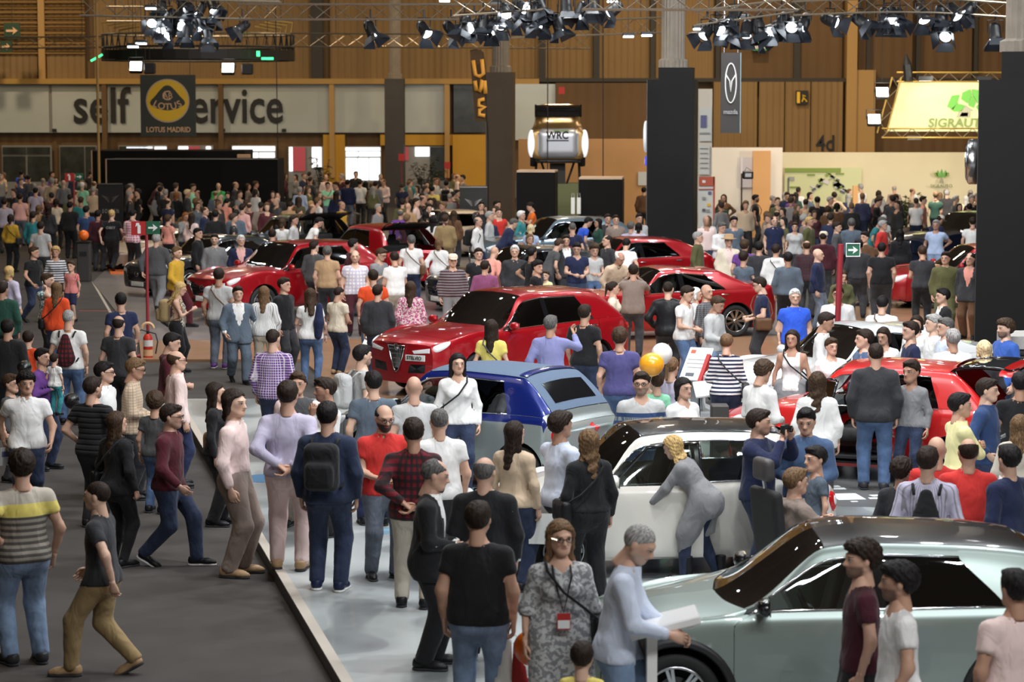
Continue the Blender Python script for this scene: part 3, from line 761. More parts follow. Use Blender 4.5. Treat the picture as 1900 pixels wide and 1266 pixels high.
def person(loc, face, height=1.74, build='m', pose='stand', top='tee', tc='grey', bottom='jeans', bc='denim blue', hair='short', hc='dark brown', pat=None, tc2=None, inner=None, shoes='black', shoekind='shoe', sole='charcoal', skin=0, beard=0., beardc=None, lod=1, hyaw=0., hpitch=None, lean=None, fat=0., label='', group=None, bpat=None, bc2=None, share=False):
    def q(v, st): return None if v is None else round(v / st) * st
    key = (pose, build, top, bottom, bool(inner), lod, q(hyaw, .3 if share else .01), q(hpitch, .1), q(lean, .05), fat)
    M = geo_for(key, lod); J = M['J']
    col = lambda c, D=C: D[c] if isinstance(c, str) else c
    e = empty('person', loc, math.radians(face)); e.scale = (height / 1.75 * BULK, height / 1.75 * BULK, height / 1.75)
    if pose == 'sit': pass
    tag(e, label, 'person', group)
    sk = SK[skin % len(SK)]
    b = link('body', M['body'], e, tint=sk, hair_tint=col(beardc or hc, HC), beard=float(beard))
    def cl(k, name, c, pattern, c2):
        me = M[k]; o = link(name, me, e, tint=col(c), tint2=col(c2 or c))
        nm = pattern if pattern and pattern.startswith('leather') else 'cloth_' + (pattern or 'plain')
        o.material_slots[0].link = 'OBJECT'; o.material_slots[0].material = MATS[nm]; return o
    if inner: cl('inner', 'inner_shirt', inner, None, None)
    cl('top', TOPPART.get(top, top), tc, pat, tc2)
    if bottom: cl('bottom', {'skirt': 'skirt', 'shorts': 'shorts'}.get(bottom, 'trousers'), bc, bpat or ('denim' if bottom in ('jeans', 'skinny') else None), bc2 or (tuple(min(1, v * 2.1 + .02) for v in col(bc)) if bottom in ('jeans', 'skinny') else None))
    for i, s in ((0, 1), (1, -1)):
        an, lifted = J['ft'][i]
        up_, so_ = SHOES[shoekind, 0 if lod == 0 else 1]
        sh = link('shoe', up_, e, loc=(an[0], an[1], max(an[2] - .085, 0) if not lifted else an[2] - .085), rot=(.55 if lifted else 0, 0, s * .14 if not lifted else 0), tint=col(shoes), tint2=col(shoes))
        if build == 'k': sh.scale = (1.15,) * 3
        if lod < 2: link('sole', so_, sh, tint=col(sole), tint2=col(sole))
    if hair and hair not in ('bald',):
        hs = 1.22 if build == 'k' else (1.0 if build != 'w' else .97)
        ho = link('hair', hair_mesh(hair, lod), e, tint=col(hc, HC))
        Mx = Matrix(J['Rh'].tolist()).to_4x4(); Mx.translation = Vector(J['head']); ho.matrix_local = Mx @ Matrix.Scale(hs, 4)
    e['_j'] = 0; del e['_j']
    PEOPLE.append((e, J, height / 1.75)); return e, J
def joint_world(e, p):
    a = e.rotation_euler[2]; c, n = math.cos(a), math.sin(a); p = np.array(p) * np.array(e.scale)
    return np.array([e.location[0] + c * p[0] - n * p[1], e.location[1] + n * p[0] + c * p[1], e.location[2] + p[2]])
# ------------------------------------------------------------------ cars: lofted panels
def pchip(xk, Y, x):
    "monotone cubic through knots xk, values Y (n,...), evaluated at x (m,)"
    xk = np.asarray(xk, float); Y = np.asarray(Y, float); h = np.diff(xk); sh = (-1,) + (1,) * (Y.ndim - 1)
    d = np.diff(Y, axis=0) / h.reshape(sh); n = len(xk); m = np.zeros_like(Y)
    w1 = (2 * h[1:] + h[:-1]).reshape(sh); w2 = (h[1:] + 2 * h[:-1]).reshape(sh)
    same = (d[:-1] * d[1:]) > 0
    with np.errstate(divide='ignore', invalid='ignore'):
        hm = (w1 + w2) / (w1 / d[:-1] + w2 / d[1:])
    m[1:-1] = np.where(same, np.nan_to_num(hm), 0); m[0] = d[0]; m[-1] = d[-1]
    i = np.clip(np.searchsorted(xk, x, side='right') - 1, 0, n - 2); t = ((x - xk[i]) / h[i]).reshape(sh); hh = h[i].reshape(sh)
    return (2 * t**3 - 3 * t**2 + 1) * Y[i] + (t**3 - 2 * t**2 + t) * hh * m[i] + (-2 * t**3 + 3 * t**2) * Y[i + 1] + (t**3 - t**2) * hh * m[i + 1]
def paint(name, color, flake=0., rough=.28):
    if name in MATS: return MATS[name]
    m = bpy.data.materials.new(name); m.use_nodes = True; MATS[name] = m
    b = m.node_tree.nodes['Principled BSDF']; b.inputs['Base Color'].default_value = (*color, 1)
    b.inputs['Metallic'].default_value = flake; b.inputs['Roughness'].default_value = rough
    b.inputs['Coat Weight'].default_value = 1.; b.inputs['Coat Roughness'].default_value = .02; return m
def glass(name, tint, refl=.12):
    m = bpy.data.materials.new(name); m.use_nodes = True; MATS[name] = m; n, l = nodes(m); n.remove(n['Principled BSDF'])
    t = n.new('ShaderNodeBsdfTransparent'); t.inputs[0].default_value = (*tint, 1)
    g = n.new('ShaderNodeBsdfGlossy'); g.inputs['Roughness'].default_value = .02; g.inputs[0].default_value = (.9, .95, 1, 1)
    fr = n.new('ShaderNodeFresnel'); fr.inputs[0].default_value = 1.45
    x = n.new('ShaderNodeMixShader'); l.new(math_n(n, l, 'ADD', fr.outputs[0], refl - .04), x.inputs[0]); l.new(t.outputs[0], x.inputs[1]); l.new(g.outputs[0], x.inputs[2])
    l.new(x.outputs[0], n['Material Output'].inputs[0])
glass('glass_clear', (.62, .70, .66), .10); glass('glass_dark', (.035, .04, .045), .07); glass('glass_lamp', (.85, .88, .9), .15)
mat('black_plastic', (.018, .018, .02), .45, bump=.1, bscale=300); mat('gloss_black', (.008, .008, .009), .08, coat=.6); mat('rubber', (.016, .016, .017), .75, noise=.2, nscale=30)
mat('chrome', (.75, .76, .78), .08, 1.); mat('alloy', (.52, .53, .55), .22, 1.); mat('alloy_dark', (.10, .10, .11), .25, 1.); mat('tail_red', (.55, .01, .012), .12, coat=1.)
mat('lamp_white', (.85, .87, .9), .10, coat=1.); mat('car_interior', (.03, .03, .033), .7); mat('seat_fabric', (.045, .043, .045), .8, bump=.2); mat('plate_white', (.75, .75, .72), .5)
mat('under', (.010, .010, .011), .9); mat('soft_top', (.10, .145, .22), .85, noise=.12, nscale=90, bump=.2, bscale=400); mat('ivory', (.66, .60, .50), .5); mat('seam', (.004, .004, .004), .9)
class Car:
    CK = np.arange(15.)
    def __init__(s, p):
        s.p = p; L, w, H = p['L'], p['W'] / 2, p['H']; s.L, s.w = L, w
        cs, cz, hs, hz, rs, bs, bz = p['cowl_s'], p['cowl_z'], p['head_s'], p['hood_z'], p['rear_s'], p['rbase_s'], p['rbase_z']
        tz = p.get('tail_z', bz - .05); belt0, belt1 = p['belt0'], p['belt1']; zb = p.get('ground', .18); rw = p.get('roof_w', .66)
        ns = p.get('nose', .9); B = p['bpil']; cp = p['cpil']
        R = np.zeros((15, 9, 3))
        def low(c, s0, k, zb_=zb, kz=1., zs=None, zt=None, s4=None):
            zt = zt; zs = zs if zs is not None else zt - .10
            xs = (.90, .975, 1.0, .985, .94); zz = (zb_, zb_ + .10, zb_ + .30 * kz + .06, zs, zt)
            for r in range(5): R[c, r] = (s0 if (r < 4 or s4 is None) else s4, w * k * xs[r], zz[r])
        def topc(c, s_, k, zc, drop, zt4, xs=(.84, .64, .34, 0)):
            for i, r in enumerate((5, 6, 7, 8)):
                x = xs[i]; R[c, r] = (s_ - p.get('vee', .10) * (1 - (x / .9) ** 2), w * k * x, zc - drop * (x / .9) ** 2)
        nz = p.get('nose_z', hz * .88)
        low(0, .02, ns * .90, zb + .03, zt=nz - .06, zs=nz - .17); topc(0, .03, ns * .90, nz, .04, 0)
        low(1, .11, ns * .97, zb + .01, zt=nz - .03, zs=nz - .13); topc(1, .12, ns * .97, nz + (hz - nz) * .30, .05, 0)
        low(2, .30, min(1, ns * 1.05), zt=nz + (hz - nz) * .45 - .03); topc(2, .34, min(1, ns * 1.05), nz + (hz - nz) * .68, .055, 0)
        low(3, .58, .985, zt=hz - .035); topc(3, .62, .985, hz, .055, 0)
        low(4, .62 + (cs - .62) * .5, 1., zt=hz + (cz - hz) * .55 - .02); topc(4, .62 + (cs - .62) * .5, 1., hz + (cz - hz) * .58, .06, 0)
        low(5, cs + .02, 1., zt=belt0 - .015, s4=cs + .16); 
        for r, (ds, x, dz) in zip((5, 6, 7, 8), ((.19, .90, .02), (.17, .84, .015), (.05, .45, .0), (0., 0, .0))): R[5, r] = (cs + ds, w * x, (belt0 if r < 7 else cz) + dz)
        def cabin(c, s0, s4, s5, zt4, z):
            low(c, s0, 1., zt=zt4, s4=s4)
            R[c, 5] = (s5, w * (rw + .075), z - .125); R[c, 6] = (s5, w * rw, z - .05); R[c, 7] = (s5 - .01, w * rw * .55, z - .012); R[c, 8] = (s5 - .02, 0, z)
        def bl(s_): return belt0 + (belt1 - belt0) * np.clip((s_ - cs) / (bs - cs), 0, 1)
        rz = p.get('roof_rear_z', H - .03)
        cabin(6, cs + .30, cs + .40, hs, bl(cs + .4), H - .035)
        R[6, 5, 2] -= .01
        cabin(7, B - .04, B - .05, B - .08, bl(B), H)
        cabin(8, B + .06, B + .06, B + .03, bl(B), H)
        cabin(9, cp + .02, cp + .03, cp - p.get('crake', .12), bl(cp), H - .015 if rs > cp else rz)
        cabin(10, max(rs + .10, cp + .12), max(rs + .10, cp + .14), rs, bl(rs), rz)
        q = p.get('tailw', .93)
        low(11, max(bs - .05, R[10, 0, 0] + .06), .985, zt=min(belt1, bz) - .02, s4=max(bs - .06, R[10, 4, 0] + .05))
        for r, (x, dz) in zip((5, 6, 7, 8), ((.86, .0), (.76, .01), (.42, .02), (0, .025))): R[11, r] = (bs + (.0 if r > 5 else -.03), w * x, bz + dz)
        low(12, L - .20, .965, zt=tz - .05, s4=L - .16)
        for r, (x, dz) in zip((5, 6, 7, 8), ((.82, -.01), (.66, .0), (.36, .01), (0, .012))): R[12, r] = (max(L - .13, bs + .02), w * x * .97, tz + dz)
        low(13, L - .08, q * .985, zb + .02, zt=tz - .10)
        for r, (x, dz) in zip((5, 6, 7, 8), ((.80, -.06), (.62, -.05), (.34, -.045), (0, -.04))): R[13, r] = (max(L - .05, bs + .04), w * x * q, tz + dz)
        low(14, L - .01, q * .90, zb + .06, zt=tz - .17, zs=tz - .26)
        for r, (x, dz) in zip((5, 6, 7, 8), ((.76, -.13), (.58, -.12), (.32, -.115), (0, -.11))): R[14, r] = (L, w * x * q * .95, tz + dz)
        for r in range(9):                                     # keep stations in order
            for c in range(1, 15): R[c, r, 0] = max(R[c, r, 0], R[c - 1, r, 0] + .012)
        s.R = R
        s.fa, s.ra, s.tr = p['fax'], p['fax'] + p['wb'], p.get('tyre', .31)
        s.arch = s.tr + p.get('archgap', .055)
    def at(s, cu, rv):
        "points for column params cu (m,) and row params rv (n,) -> (m,n,3) in car space (front towards -Y)"
        A = pchip(s.CK, s.R, np.asarray(cu, float)); Bq = pchip(np.arange(9.), np.moveaxis(A, 1, 0), np.asarray(rv, float))
        Q = np.moveaxis(Bq, 0, 1); return np.stack([Q[..., 1], Q[..., 0] - s.L / 2, Q[..., 2]], -1)
    def pt(s, cu, rv, side=1, off=0.):
        e = 1e-3; P = s.at([cu - e, cu + e], [rv - e, rv + e]); c = P.mean((0, 1))
        n = np.cross(P[1, 0] - P[0, 0], P[0, 1] - P[0, 0]); n /= np.linalg.norm(n) + 1e-12
        o = c - np.array([0, np.clip(c[1], -s.L / 2 + .9, s.L / 2 - .9), .7])
        if n @ o < 0: n = -n
        c = c + n * off; c = c * np.array([side, 1, 1]); n = n * np.array([side, 1, 1]); return c, n
    def panel(s, c0, c1, r0, r1, side=1, res=.045, inset=.004, arch=False, both=False, off=0.):
        P = s.at(np.linspace(c0, c1, 9), np.linspace(r0, r1, 7))
        lu = np.linalg.norm(np.diff(P, axis=0), axis=2).sum(0).max(); lv = np.linalg.norm(np.diff(P, axis=1), axis=2).sum(1).max()
        nu, nv = max(3, int(lu / res) + 2), max(3, int(lv / res) + 2)
        iu, iv = inset / max(lu, .05) * (c1 - c0), inset / max(lv, .05) * (r1 - r0)
        cu = np.linspace(c0 + iu, c1 - iu, nu); rv = np.linspace(r0 + iv, r1 - (0 if both else iv), nv)
        G = s.at(cu, rv)
        if off:
            N = np.cross(np.gradient(G, axis=0), np.gradient(G, axis=1)); N /= np.linalg.norm(N, axis=2, keepdims=True) + 1e-9
            N *= np.where(N[..., :1] + .6 * N[..., 2:] < 0, -1, 1); G = G + N * off
        keep = np.ones((nu - 1, nv - 1), bool)
        if arch:
            for a in (s.fa, s.ra):
                ya, za = a - s.L / 2, s.tr + .01
                d = np.hypot(G[..., 1] - ya, G[..., 2] - za); ins = d < s.arch
                keep &= ~(ins[:-1, :-1] & ins[1:, :-1] & ins[:-1, 1:] & ins[1:, 1:])
                k = np.where(ins, s.arch / np.maximum(d, 1e-4), 1.)
                G[..., 1] = ya + (G[..., 1] - ya) * k; G[..., 2] = za + (G[..., 2] - za) * k
        idx = np.arange(nu * nv).reshape(nu, nv)
        Q = np.stack([idx[:-1, :-1], idx[:-1, 1:], idx[1:, 1:], idx[1:, :-1]], -1)[keep]
        V = G.reshape(-1, 3)
        if both:
            M = V * np.array([-1, 1, 1]); V = np.concatenate([V, M]); Q = np.concatenate([Q, Q[:, ::-1] + nu * nv])
        elif side < 0: V = V * np.array([-1, 1, 1]); Q = Q[:, ::-1]
        return V, Q
    def cap(s, front=True, nx=13):
        "closing face of the nose or the tail, bulged"
        c = 0. if front else 14.; rv = np.linspace(0, 8, 25); E = s.at([c], rv)[0]
        t = np.linspace(-1, 1, nx); V = []
        bul = s.p.get('nose_bulge', .10) if front else s.p.get('tail_bulge', .06)
        for q in t:
            x = E[:, 0] * q
            k = (1 - q * q) * bul * np.clip(E[:, 0] / (s.w * .6), 0, 1) * (-1 if front else 1)
            V.append(np.stack([x, E[:, 1] + k, E[:, 2]], 1))
        V = np.concatenate(V); n = 25; idx = np.arange(nx * n).reshape(nx, n)
        Q = np.stack([idx[:-1, :-1], idx[1:, :-1], idx[1:, 1:], idx[:-1, 1:]], -1).reshape(-1, 4)
        if not front: Q = Q[:, ::-1]
        return V, Q
    def cap_pt(s, x, z, front=True, off=0.):
        E = s.at([0. if front else 14.], np.linspace(0, 8, 60))[0]
        i = np.argsort(E[:, 2]); hw = np.interp(z, E[i, 2], E[i, 0]); y = np.interp(z, E[i, 2], E[i, 1]); q = np.clip(x / max(hw, .05), -1, 1)
        bul = s.p.get('nose_bulge', .10) if front else s.p.get('tail_bulge', .06); sg = -1 if front else 1
        return np.array([x, y + sg * ((1 - q * q) * bul * np.clip(hw / (s.w * .6), 0, 1) + off), z])
def blob(mb, f, n=16, rings=4, bulge=.01):
    "domed disc: f(a,b) maps the unit disc to a surface point and normal"
    c, nn = f(0, 0); V = [c + nn * bulge]; F = []
    for k in range(1, rings + 1):
        r = k / rings
        for j in range(n):
            q = 2 * math.pi * j / n; p, n_ = f(r * math.cos(q), r * math.sin(q)); V.append(p + n_ * bulge * math.sqrt(max(0, 1 - r * r)) + n_ * (-.004 if k == rings else .002))
    for j in range(n): F.append((0, 1 + j, 1 + (j + 1) % n))
    for k in range(rings - 1):
        for j in range(n):
            a = 1 + k * n; F.append((a + j, a + n + j, a + n + (j + 1) % n, a + (j + 1) % n))
    mb.add(V, F)
WHEELS = {}
def wheel_parts(tr, tw, spokes, style, lod):
    key = (tr, tw, spokes, style, lod)
    if key in WHEELS: return WHEELS[key]
    n = 40 if lod == 0 else 24; rr = tr * .70
    t = MB(); h = tw / 2
    t.lathe([(rr, -h * .8), (tr * .90, -h), (tr * .985, -h * .85), (tr, -h * .5), (tr, h * .5), (tr * .985, h * .85), (tr * .90, h), (rr, h * .8)], n, 'x', closed=True)
    r = MB(); r.lathe([(rr * 1.02, h * .82), (rr * .97, h * .9), (rr * .93, h * .7), (rr * .90, -h * .6), (rr * .96, -h * .8)], n, 'x')
    s_ = MB(); 
    for k in range(spokes):
        a = 2 * math.pi * k / spokes
        for da in ((-.09, .09) if style == 'twin' else (0.,)):
            wd = rr * (.07 if style == 'twin' else .17)
            ca, sa = math.cos(a + da), math.sin(a + da); tx, tz = -sa, ca
            def P(rad, wdt, d): return (d, ca * rad + tx * wdt, sa * rad + tz * wdt)
            V = [P(rr * .14, -wd * .8, h * .55), P(rr * .14, wd * .8, h * .55), P(rr * .95, wd * .7, h * .72), P(rr * .95, -wd * .7, h * .72),
                 P(rr * .14, -wd, h * .2), P(rr * .14, wd, h * .2), P(rr * .95, wd, h * .4), P(rr * .95, -wd, h * .4)]
            s_.add(V, [(0, 1, 2, 3), (4, 7, 6, 5), (0, 4, 5, 1), (1, 5, 6, 2), (2, 6, 7, 3), (3, 7, 4, 0)])
    s_.lathe([(.001, h * .66), (rr * .12, h * .66), (rr * .19, h * .55), (rr * .2, h * .2)], 14, 'x')
    d = MB(); d.lathe([(.001, -.01), (rr * .62, -.01), (rr * .62, -.03)], 24, 'x')
    b = MB(); b.lathe([(.001, -h * .5), (rr * .95, -h * .5)], 24, 'x')
    WHEELS[key] = (t.mesh('tyre', 'rubber', True), r, s_, d.mesh('brake_disc', 'alloy_dark'), b.mesh('wheel_back', 'under'))
    return WHEELS[key]
def seat_mesh():
    if 'seat' in MATS.get('_geo', {}): return MATS['_geo']['seat']
    g = Grid((-.3, -.35, 0), (.3, .40, .95), .035); f = g.field()
    r, X, Y, Z = g.sub((-9,) * 3, (9,) * 3)
    c = math.cos(.25); sn = math.sin(.25); Y2 = (Y - .2) * c - (Z - .2) * sn; Z2 = (Y - .2) * sn + (Z - .2) * c
    a = d_box(X, Y, Z, (0, -.03, .17), (.25, .27, .09), .06); b = d_box(X, Y2, Z2, (0, 0, .27), (.24, .07, .32), .06); hd = d_box(X, Y2, Z2, (0, 0, .66), (.12, .05, .09), .045)
    f[r] = np.minimum(smin(a, b, .06), hd); V, Q = surface(g, f)
    MATS['_geo'] = {'seat': new_mesh('seat', V, Q, 'seat_fabric', True)}; return MATS['_geo']['seat']
def build_car(name, p, loc, face, body, label, lod=0, roof=None, glass_side='glass_dark', rim='alloy', spokes=5, wstyle='solid', doors=4, upper=None, cladding=False, open_door=None, open_tail=0., open_hood=0., soft=False, interior=True, mirror=None, front='plain', group=None, rear='plain'):
    K = Car(p); e = empty(name, loc, math.radians(face)); tag(e, label, 'car', group)
    res = .05 if lod == 0 else .085
    def mk(nm, V, Q, m, parent=e): return link(nm, new_mesh(nm, V, Q, m, True), parent)
    def join(*gs):
        V, Q, n = [], [], 0
        for v, q in gs: V.append(v); Q.append(q + n); n += len(v)
        return np.concatenate(V), np.concatenate(Q)
    up = upper or body; rf = roof or up
    L, w = K.L, K.w
    # nose and tail
    mk('front_bumper', *join(K.panel(0, 2, 0, 8, both=True, res=res, inset=.003), K.cap(True)), body)
    rowsplit = 3.2
    hood = K.panel(2, 5, 4, 8, both=True, res=res); ho = mk('hood', *hood, body)
    if open_hood:
        ho.location = (0, 0, .0)
        piv = K.at([5.], [8.])[0, 0]; Mx = Matrix.Translation(Vector(piv)) @ Matrix.Rotation(-open_hood, 4, 'X') @ Matrix.Translation(-Vector(piv)); ho.matrix_local = Mx
        MBx = MB().box((0, K.fa - L / 2, .55), (w * 1.3, .8, .3)); MBx.obj('engine_bay', 'under', e)
    for sd in (1, -1):
        mk('fender', *K.panel(2, 5.25, 0.0, 4, sd, res, arch=True), body)
        # doors
        dend = 7.45 if doors == 4 else 7.55
        def door(c0, c1, nm, opened):
            gs = mk(nm, *K.panel(c0, c1, .55, 4, sd, res, arch=True), body)
            if up != body: mk('door_upper_panel', *K.panel(c0 + .02, c1 - .02, 3.0, 4.0, sd, res, inset=.008, off=.002), up, gs)
            hc = K.pt(c1 - (.32 if doors == 4 else .25), 3.0, sd, .012)[0]
            hm = MB(); hm.tube([hc + np.array([0, -.10, 0]), hc + np.array([sd * .022, -.06, .004]), hc + np.array([sd * .022, .06, .004]), hc + np.array([0, .10, 0])], [.008, .014, .014, .008], 8)
            hm.obj('door_handle', 'chrome', gs, True)
            if opened:
                cc = K.at([c0], [2.])[0, 0]; piv = Vector((cc[0] * sd, cc[1], 0))
                # inner lining
                lv, lq = K.panel(c0 + .05, c1 - .05, .7, 3.95, sd, .12, off=-.06); mk('door_lining', lv, lq[:, ::-1], 'car_interior', gs)
                fr = MB()
                ed = [K.pt(c0 + .15, 4.05, sd)[0], K.pt(6.0, 4.98, sd)[0], K.pt(6.5, 5, sd)[0], K.pt(c1 - .05, 4.98, sd)[0], K.pt(c1 - .02, 4.05, sd)[0]]
                fr.tube(ed, .02, 6); fr.obj('window_frame', 'gloss_black', gs, True)
                wv = K.panel(c0 + .2, c1 - .1, 4.05, 4.9, sd, res); mk('side_window', *wv, 'glass_clear', gs)
                gs.matrix_local = Matrix.Translation(piv) @ Matrix.Rotation(-sd * opened, 4, 'Z') @ Matrix.Translation(-piv)
            return gs
        od = open_door[1] if open_door and open_door[0] == sd else 0.
        door(5.25, dend, 'front_door', od)
        if doors == 4: door(dend, 9.25, 'rear_door', 0)
        if not od: mk('side_window', *K.panel(5.12, 7, 4.03, 5, sd, res, off=-.006), glass_side if glass_side != 'glass_dark' else 'glass_clear')
        mk('side_window', *K.panel(8, 9, 4.03, 5, sd, res, off=-.006), glass_side)
        mk('pillar', *K.panel(7, 8, 4, 5.02, sd, res, inset=0, off=-.003), 'gloss_black')
        if not soft: mk('rear_quarter', *join(K.panel(9.25 if doors == 4 else dend, 13, 0., 4, sd, res, arch=True), K.panel(9, 11, 4, 6, sd, res, inset=.001)), body if up == body else body)
        else:
            mk('rear_quarter', *K.panel(dend, 13, 0., 4, sd, res, arch=True), body)
            mk('roof_pillar', *K.panel(9, 11, 4, 6, sd, res, inset=.001), up)
        if up != body:
            mk('shoulder_panel', *K.panel(2.1, 5.2, 3.2, 4.0, sd, res, inset=.004, off=.0015), up)
            mk('shoulder_panel', *K.panel(dend + .05 if doors != 4 else 9.3, 12.0, 3.0, 4.0, sd, res, inset=.004, off=.0015), up)
        mk('sill', *K.panel(5.25, 9.25 if doors == 4 else dend, 0, .55, sd, res, arch=True, inset=.002), 'black_plastic' if cladding else body)
        mk('roof_rail', *K.panel(5, 10, 5, 6, sd, res, inset=.001), up)
        wt = MB(); ps = [K.pt(c, 4.0, sd, .004)[0] for c in np.linspace(5.1, 9.0, 14)]; wt.tube(ps, .009, 6)
        ps = [K.pt(c, 5.0, sd, .002)[0] for c in np.linspace(5.1, 9.0, 18)]; wt.tube(ps, .008, 6); wt.obj('window_trim', 'chrome' if p.get('chrome', True) else 'gloss_black', e, True)
        # mirror
        mc = K.pt(5.62, 4.12, sd)[0] + np.array([sd * .13, -.02, .04]); mm = MB(); 
        def mf(a, b): return None
        g = Grid(mc - np.array([.14, .11, .10]), mc + np.array([.14, .11, .10]), .016 if lod == 0 else .025); f = g.field(); put_ell(g, f, mc, (.105, .065, .072), .02); r_, X, Y, Z = g.sub((-9,) * 3, (9,) * 3); f[r_] = np.maximum(f[r_], Y - (mc[1] + .03))
        mo = mk('mirror', *surface(g, f), mirror or body)
        MB().tube([K.pt(5.6, 3.95, sd)[0], mc + np.array([-sd * .05, 0, -.05])], .02, 6).obj('mirror_arm', 'gloss_black', mo)
        MB().box((mc[0], mc[1] + .032, mc[2]), (.17, .008, .11)).obj('mirror_glass', 'chrome', mo)
        # arches
        for a in (K.fa, K.ra):
            ya, za = a - L / 2, K.tr + .01; ar = MB(); pts = []
            for q in np.linspace(-.12, math.pi + .12, 22): pts.append((sd * w * (.985 if cladding else .955), ya - K.arch * math.cos(q), za + K.arch * math.sin(q)))
            ar.tube(pts, .038 if cladding else .014, 6); ar.obj('wheel_arch', 'black_plastic' if cladding else 'under', e, True)
            wl = MB(); n = 14; V = []; 
            for q in np.linspace(-.3, math.pi + .3, n): V += [(sd * w * .95, ya - K.arch * 1.0 * math.cos(q), za + K.arch * math.sin(q)), (sd * (w - .34), ya - K.arch * math.cos(q), za + K.arch * math.sin(q))]
            wl.add(V, [(2 * i, 2 * i + 1, 2 * i + 3, 2 * i + 2) for i in range(n - 1)]); wl.add([V[2 * i + 1] for i in range(n)], [tuple(range(n))]); wl.obj('wheel_well', 'under', e)
            t_, r_, s_, d_, b_ = wheel_parts(K.tr, .21, spokes, wstyle, lod)
            k1, k2 = ('rimmesh', K.tr, spokes, wstyle, lod, rim), ('spokemesh', K.tr, spokes, wstyle, lod, rim)
            for kk, mm_ in ((k1, r_), (k2, s_)):
                if kk not in WHEELS: WHEELS[kk] = mm_.mesh('rim' if kk is k1 else 'spokes', rim, kk is k1)
            wo = link('wheel', t_, e, loc=(sd * (w - .135), ya, za - .01), scale=(sd, 1, 1))
            link('rim', WHEELS[k1], wo); link('spokes', WHEELS[k2], wo); link('brake_disc', d_, wo); link('wheel_back', b_, wo)
        # lamps
        hl = p.get('lamp', (1.7, 3.35, .55, .75)); lm = MB()
        def hf(a, b, h=hl): return K.pt(h[0] + a * h[2], h[1] + b * h[3], sd, .004)
        blob(lm, hf, 20, 4, .02); lo_ = lm.obj('headlight', 'lamp_white', e, True)
        tl = p.get('tlamp', (13.2, 3.3, .5, .8)); tm = MB()
        def tf(a, b, h=tl): return K.pt(h[0] + a * h[2], h[1] + b * h[3], sd, .004)
        blob(tm, tf, 20, 4, .018); to_ = tm.obj('tail_light', 'tail_red', e, True)
        if rear == 'round':
            cm = MB(); blob(cm, lambda a, b, h=tl: K.pt(h[0] + a * h[2] * .42, h[1] + b * h[3] * .48, sd, .022), 16, 3, .008); cm.obj('lamp_centre', 'lamp_white', to_, True)
    # roof and glass
    rp = K.panel(6, 10, 6, 8, both=True, res=res, inset=.002); mk('roof', *rp, rf)
    mk('windshield', *K.panel(5, 6, 6, 8, both=True, res=res, off=-.004), 'glass_clear')
    tail_parts = []
    if soft:
        mk('soft_top', *K.panel(6.05, 11, 5.85, 8, both=True, res=res, off=.006), 'soft_top')
        tail_parts.append(mk('rear_window', *K.panel(10.35, 10.75, 6.6, 8, both=True, res=res, off=.012), 'gloss_black'))
    else:
        rwo = mk('rear_window', *K.panel(10, 11, 6, 8, both=True, res=res, off=-.004), 'glass_dark'); tail_parts.append(rwo)
    tg = mk('tailgate', *K.panel(11, 13, 4, 8, both=True, res=res), body if not soft else body); tail_parts.append(tg)
    mk('rear_bumper', *join(K.panel(13, 14, 0, 8, both=True, res=res, inset=.003), K.cap(False)), body)
    if p.get('spoiler', False):
        sv = K.panel(9.75, 10.12, 6, 8, both=True, res=res, off=.02); tail_parts.append(mk('spoiler', *sv, rf if not soft else up))
    if open_tail:
        piv = K.at([10.], [8.])[0, 0]; Mx = Matrix.Translation(Vector(piv)) @ Matrix.Rotation(open_tail, 4, 'X') @ Matrix.Translation(-Vector(piv))
        for o in tail_parts: o.matrix_local = Mx
        fr = MB(); P = [K.pt(c, 6, s_, .0)[0] for s_, cs_ in ((1, np.linspace(13, 10, 12)), (-1, np.linspace(10, 13, 12))) for c in cs_]; P = [Mx @ Vector(q) for q in P]
        fr.tube(P, .022, 6); fr.obj('tailgate_rim', 'gloss_black', e, True)
        inn, iq = K.panel(10.1, 12.9, 6.05, 8, both=True, res=.12, off=-.03); io = mk('tailgate_lining', inn, iq[:, ::-1], 'car_interior'); io.matrix_local = Mx
    wv = MB(); V = K.at([0., 14.], [0.]); zb = p.get('ground', .18)
    wv.box((0, 0, zb + .035), (w * 1.70, L * .93, .05)); wv.obj('underbody', 'under', e)
    # front details
    def cap_poly(poly, nm, m, off=.006, front_=True, depth=.012, parent=e):
        F = [K.cap_pt(x, z, front_, off) for x, z in poly]; Bk = [K.cap_pt(x, z, front_, off - depth) for x, z in poly]; n = len(poly)
        c = K.cap_pt(sum(x for x, z in poly) / n, sum(z for x, z in poly) / n, front_, off)
        V = F + [c] + Bk; Q = [(i, (i + 1) % n, n) for i in range(n)] + [(i, n + 1 + i, n + 1 + (i + 1) % n, (i + 1) % n) for i in range(n)]
        return link(nm, new_mesh(nm, V, Q, m), parent)
    nzp = K.R[0, 8, 2]
    if front == 'shield':
        sh = [(-.20, nzp - .06), (.20, nzp - .06), (.15, nzp - .24), (.05, nzp - .46), (0, nzp - .49), (-.05, nzp - .46), (-.15, nzp - .24)]
        gsh = cap_poly(sh, 'grille', 'gloss_black', .012)
        m_ = MB(); m_.tube([K.cap_pt(x, z, True, .02) for x, z in sh], .013, 6, closed=True); m_.obj('grille_frame', 'chrome', gsh, True)
        m_ = MB()
        for k in range(5):
            z = nzp - .12 - k * .075; hw = .17 - k * .033; m_.tube([K.cap_pt(-hw, z, True, .018), K.cap_pt(hw, z, True, .018)], .006, 5)
        for k in range(-3, 4): m_.tube([K.cap_pt(k * .045, nzp - .08, True, .018), K.cap_pt(k * .020, nzp - .42, True, .018)], .004, 5)
        m_.obj('grille_mesh', 'alloy', gsh)
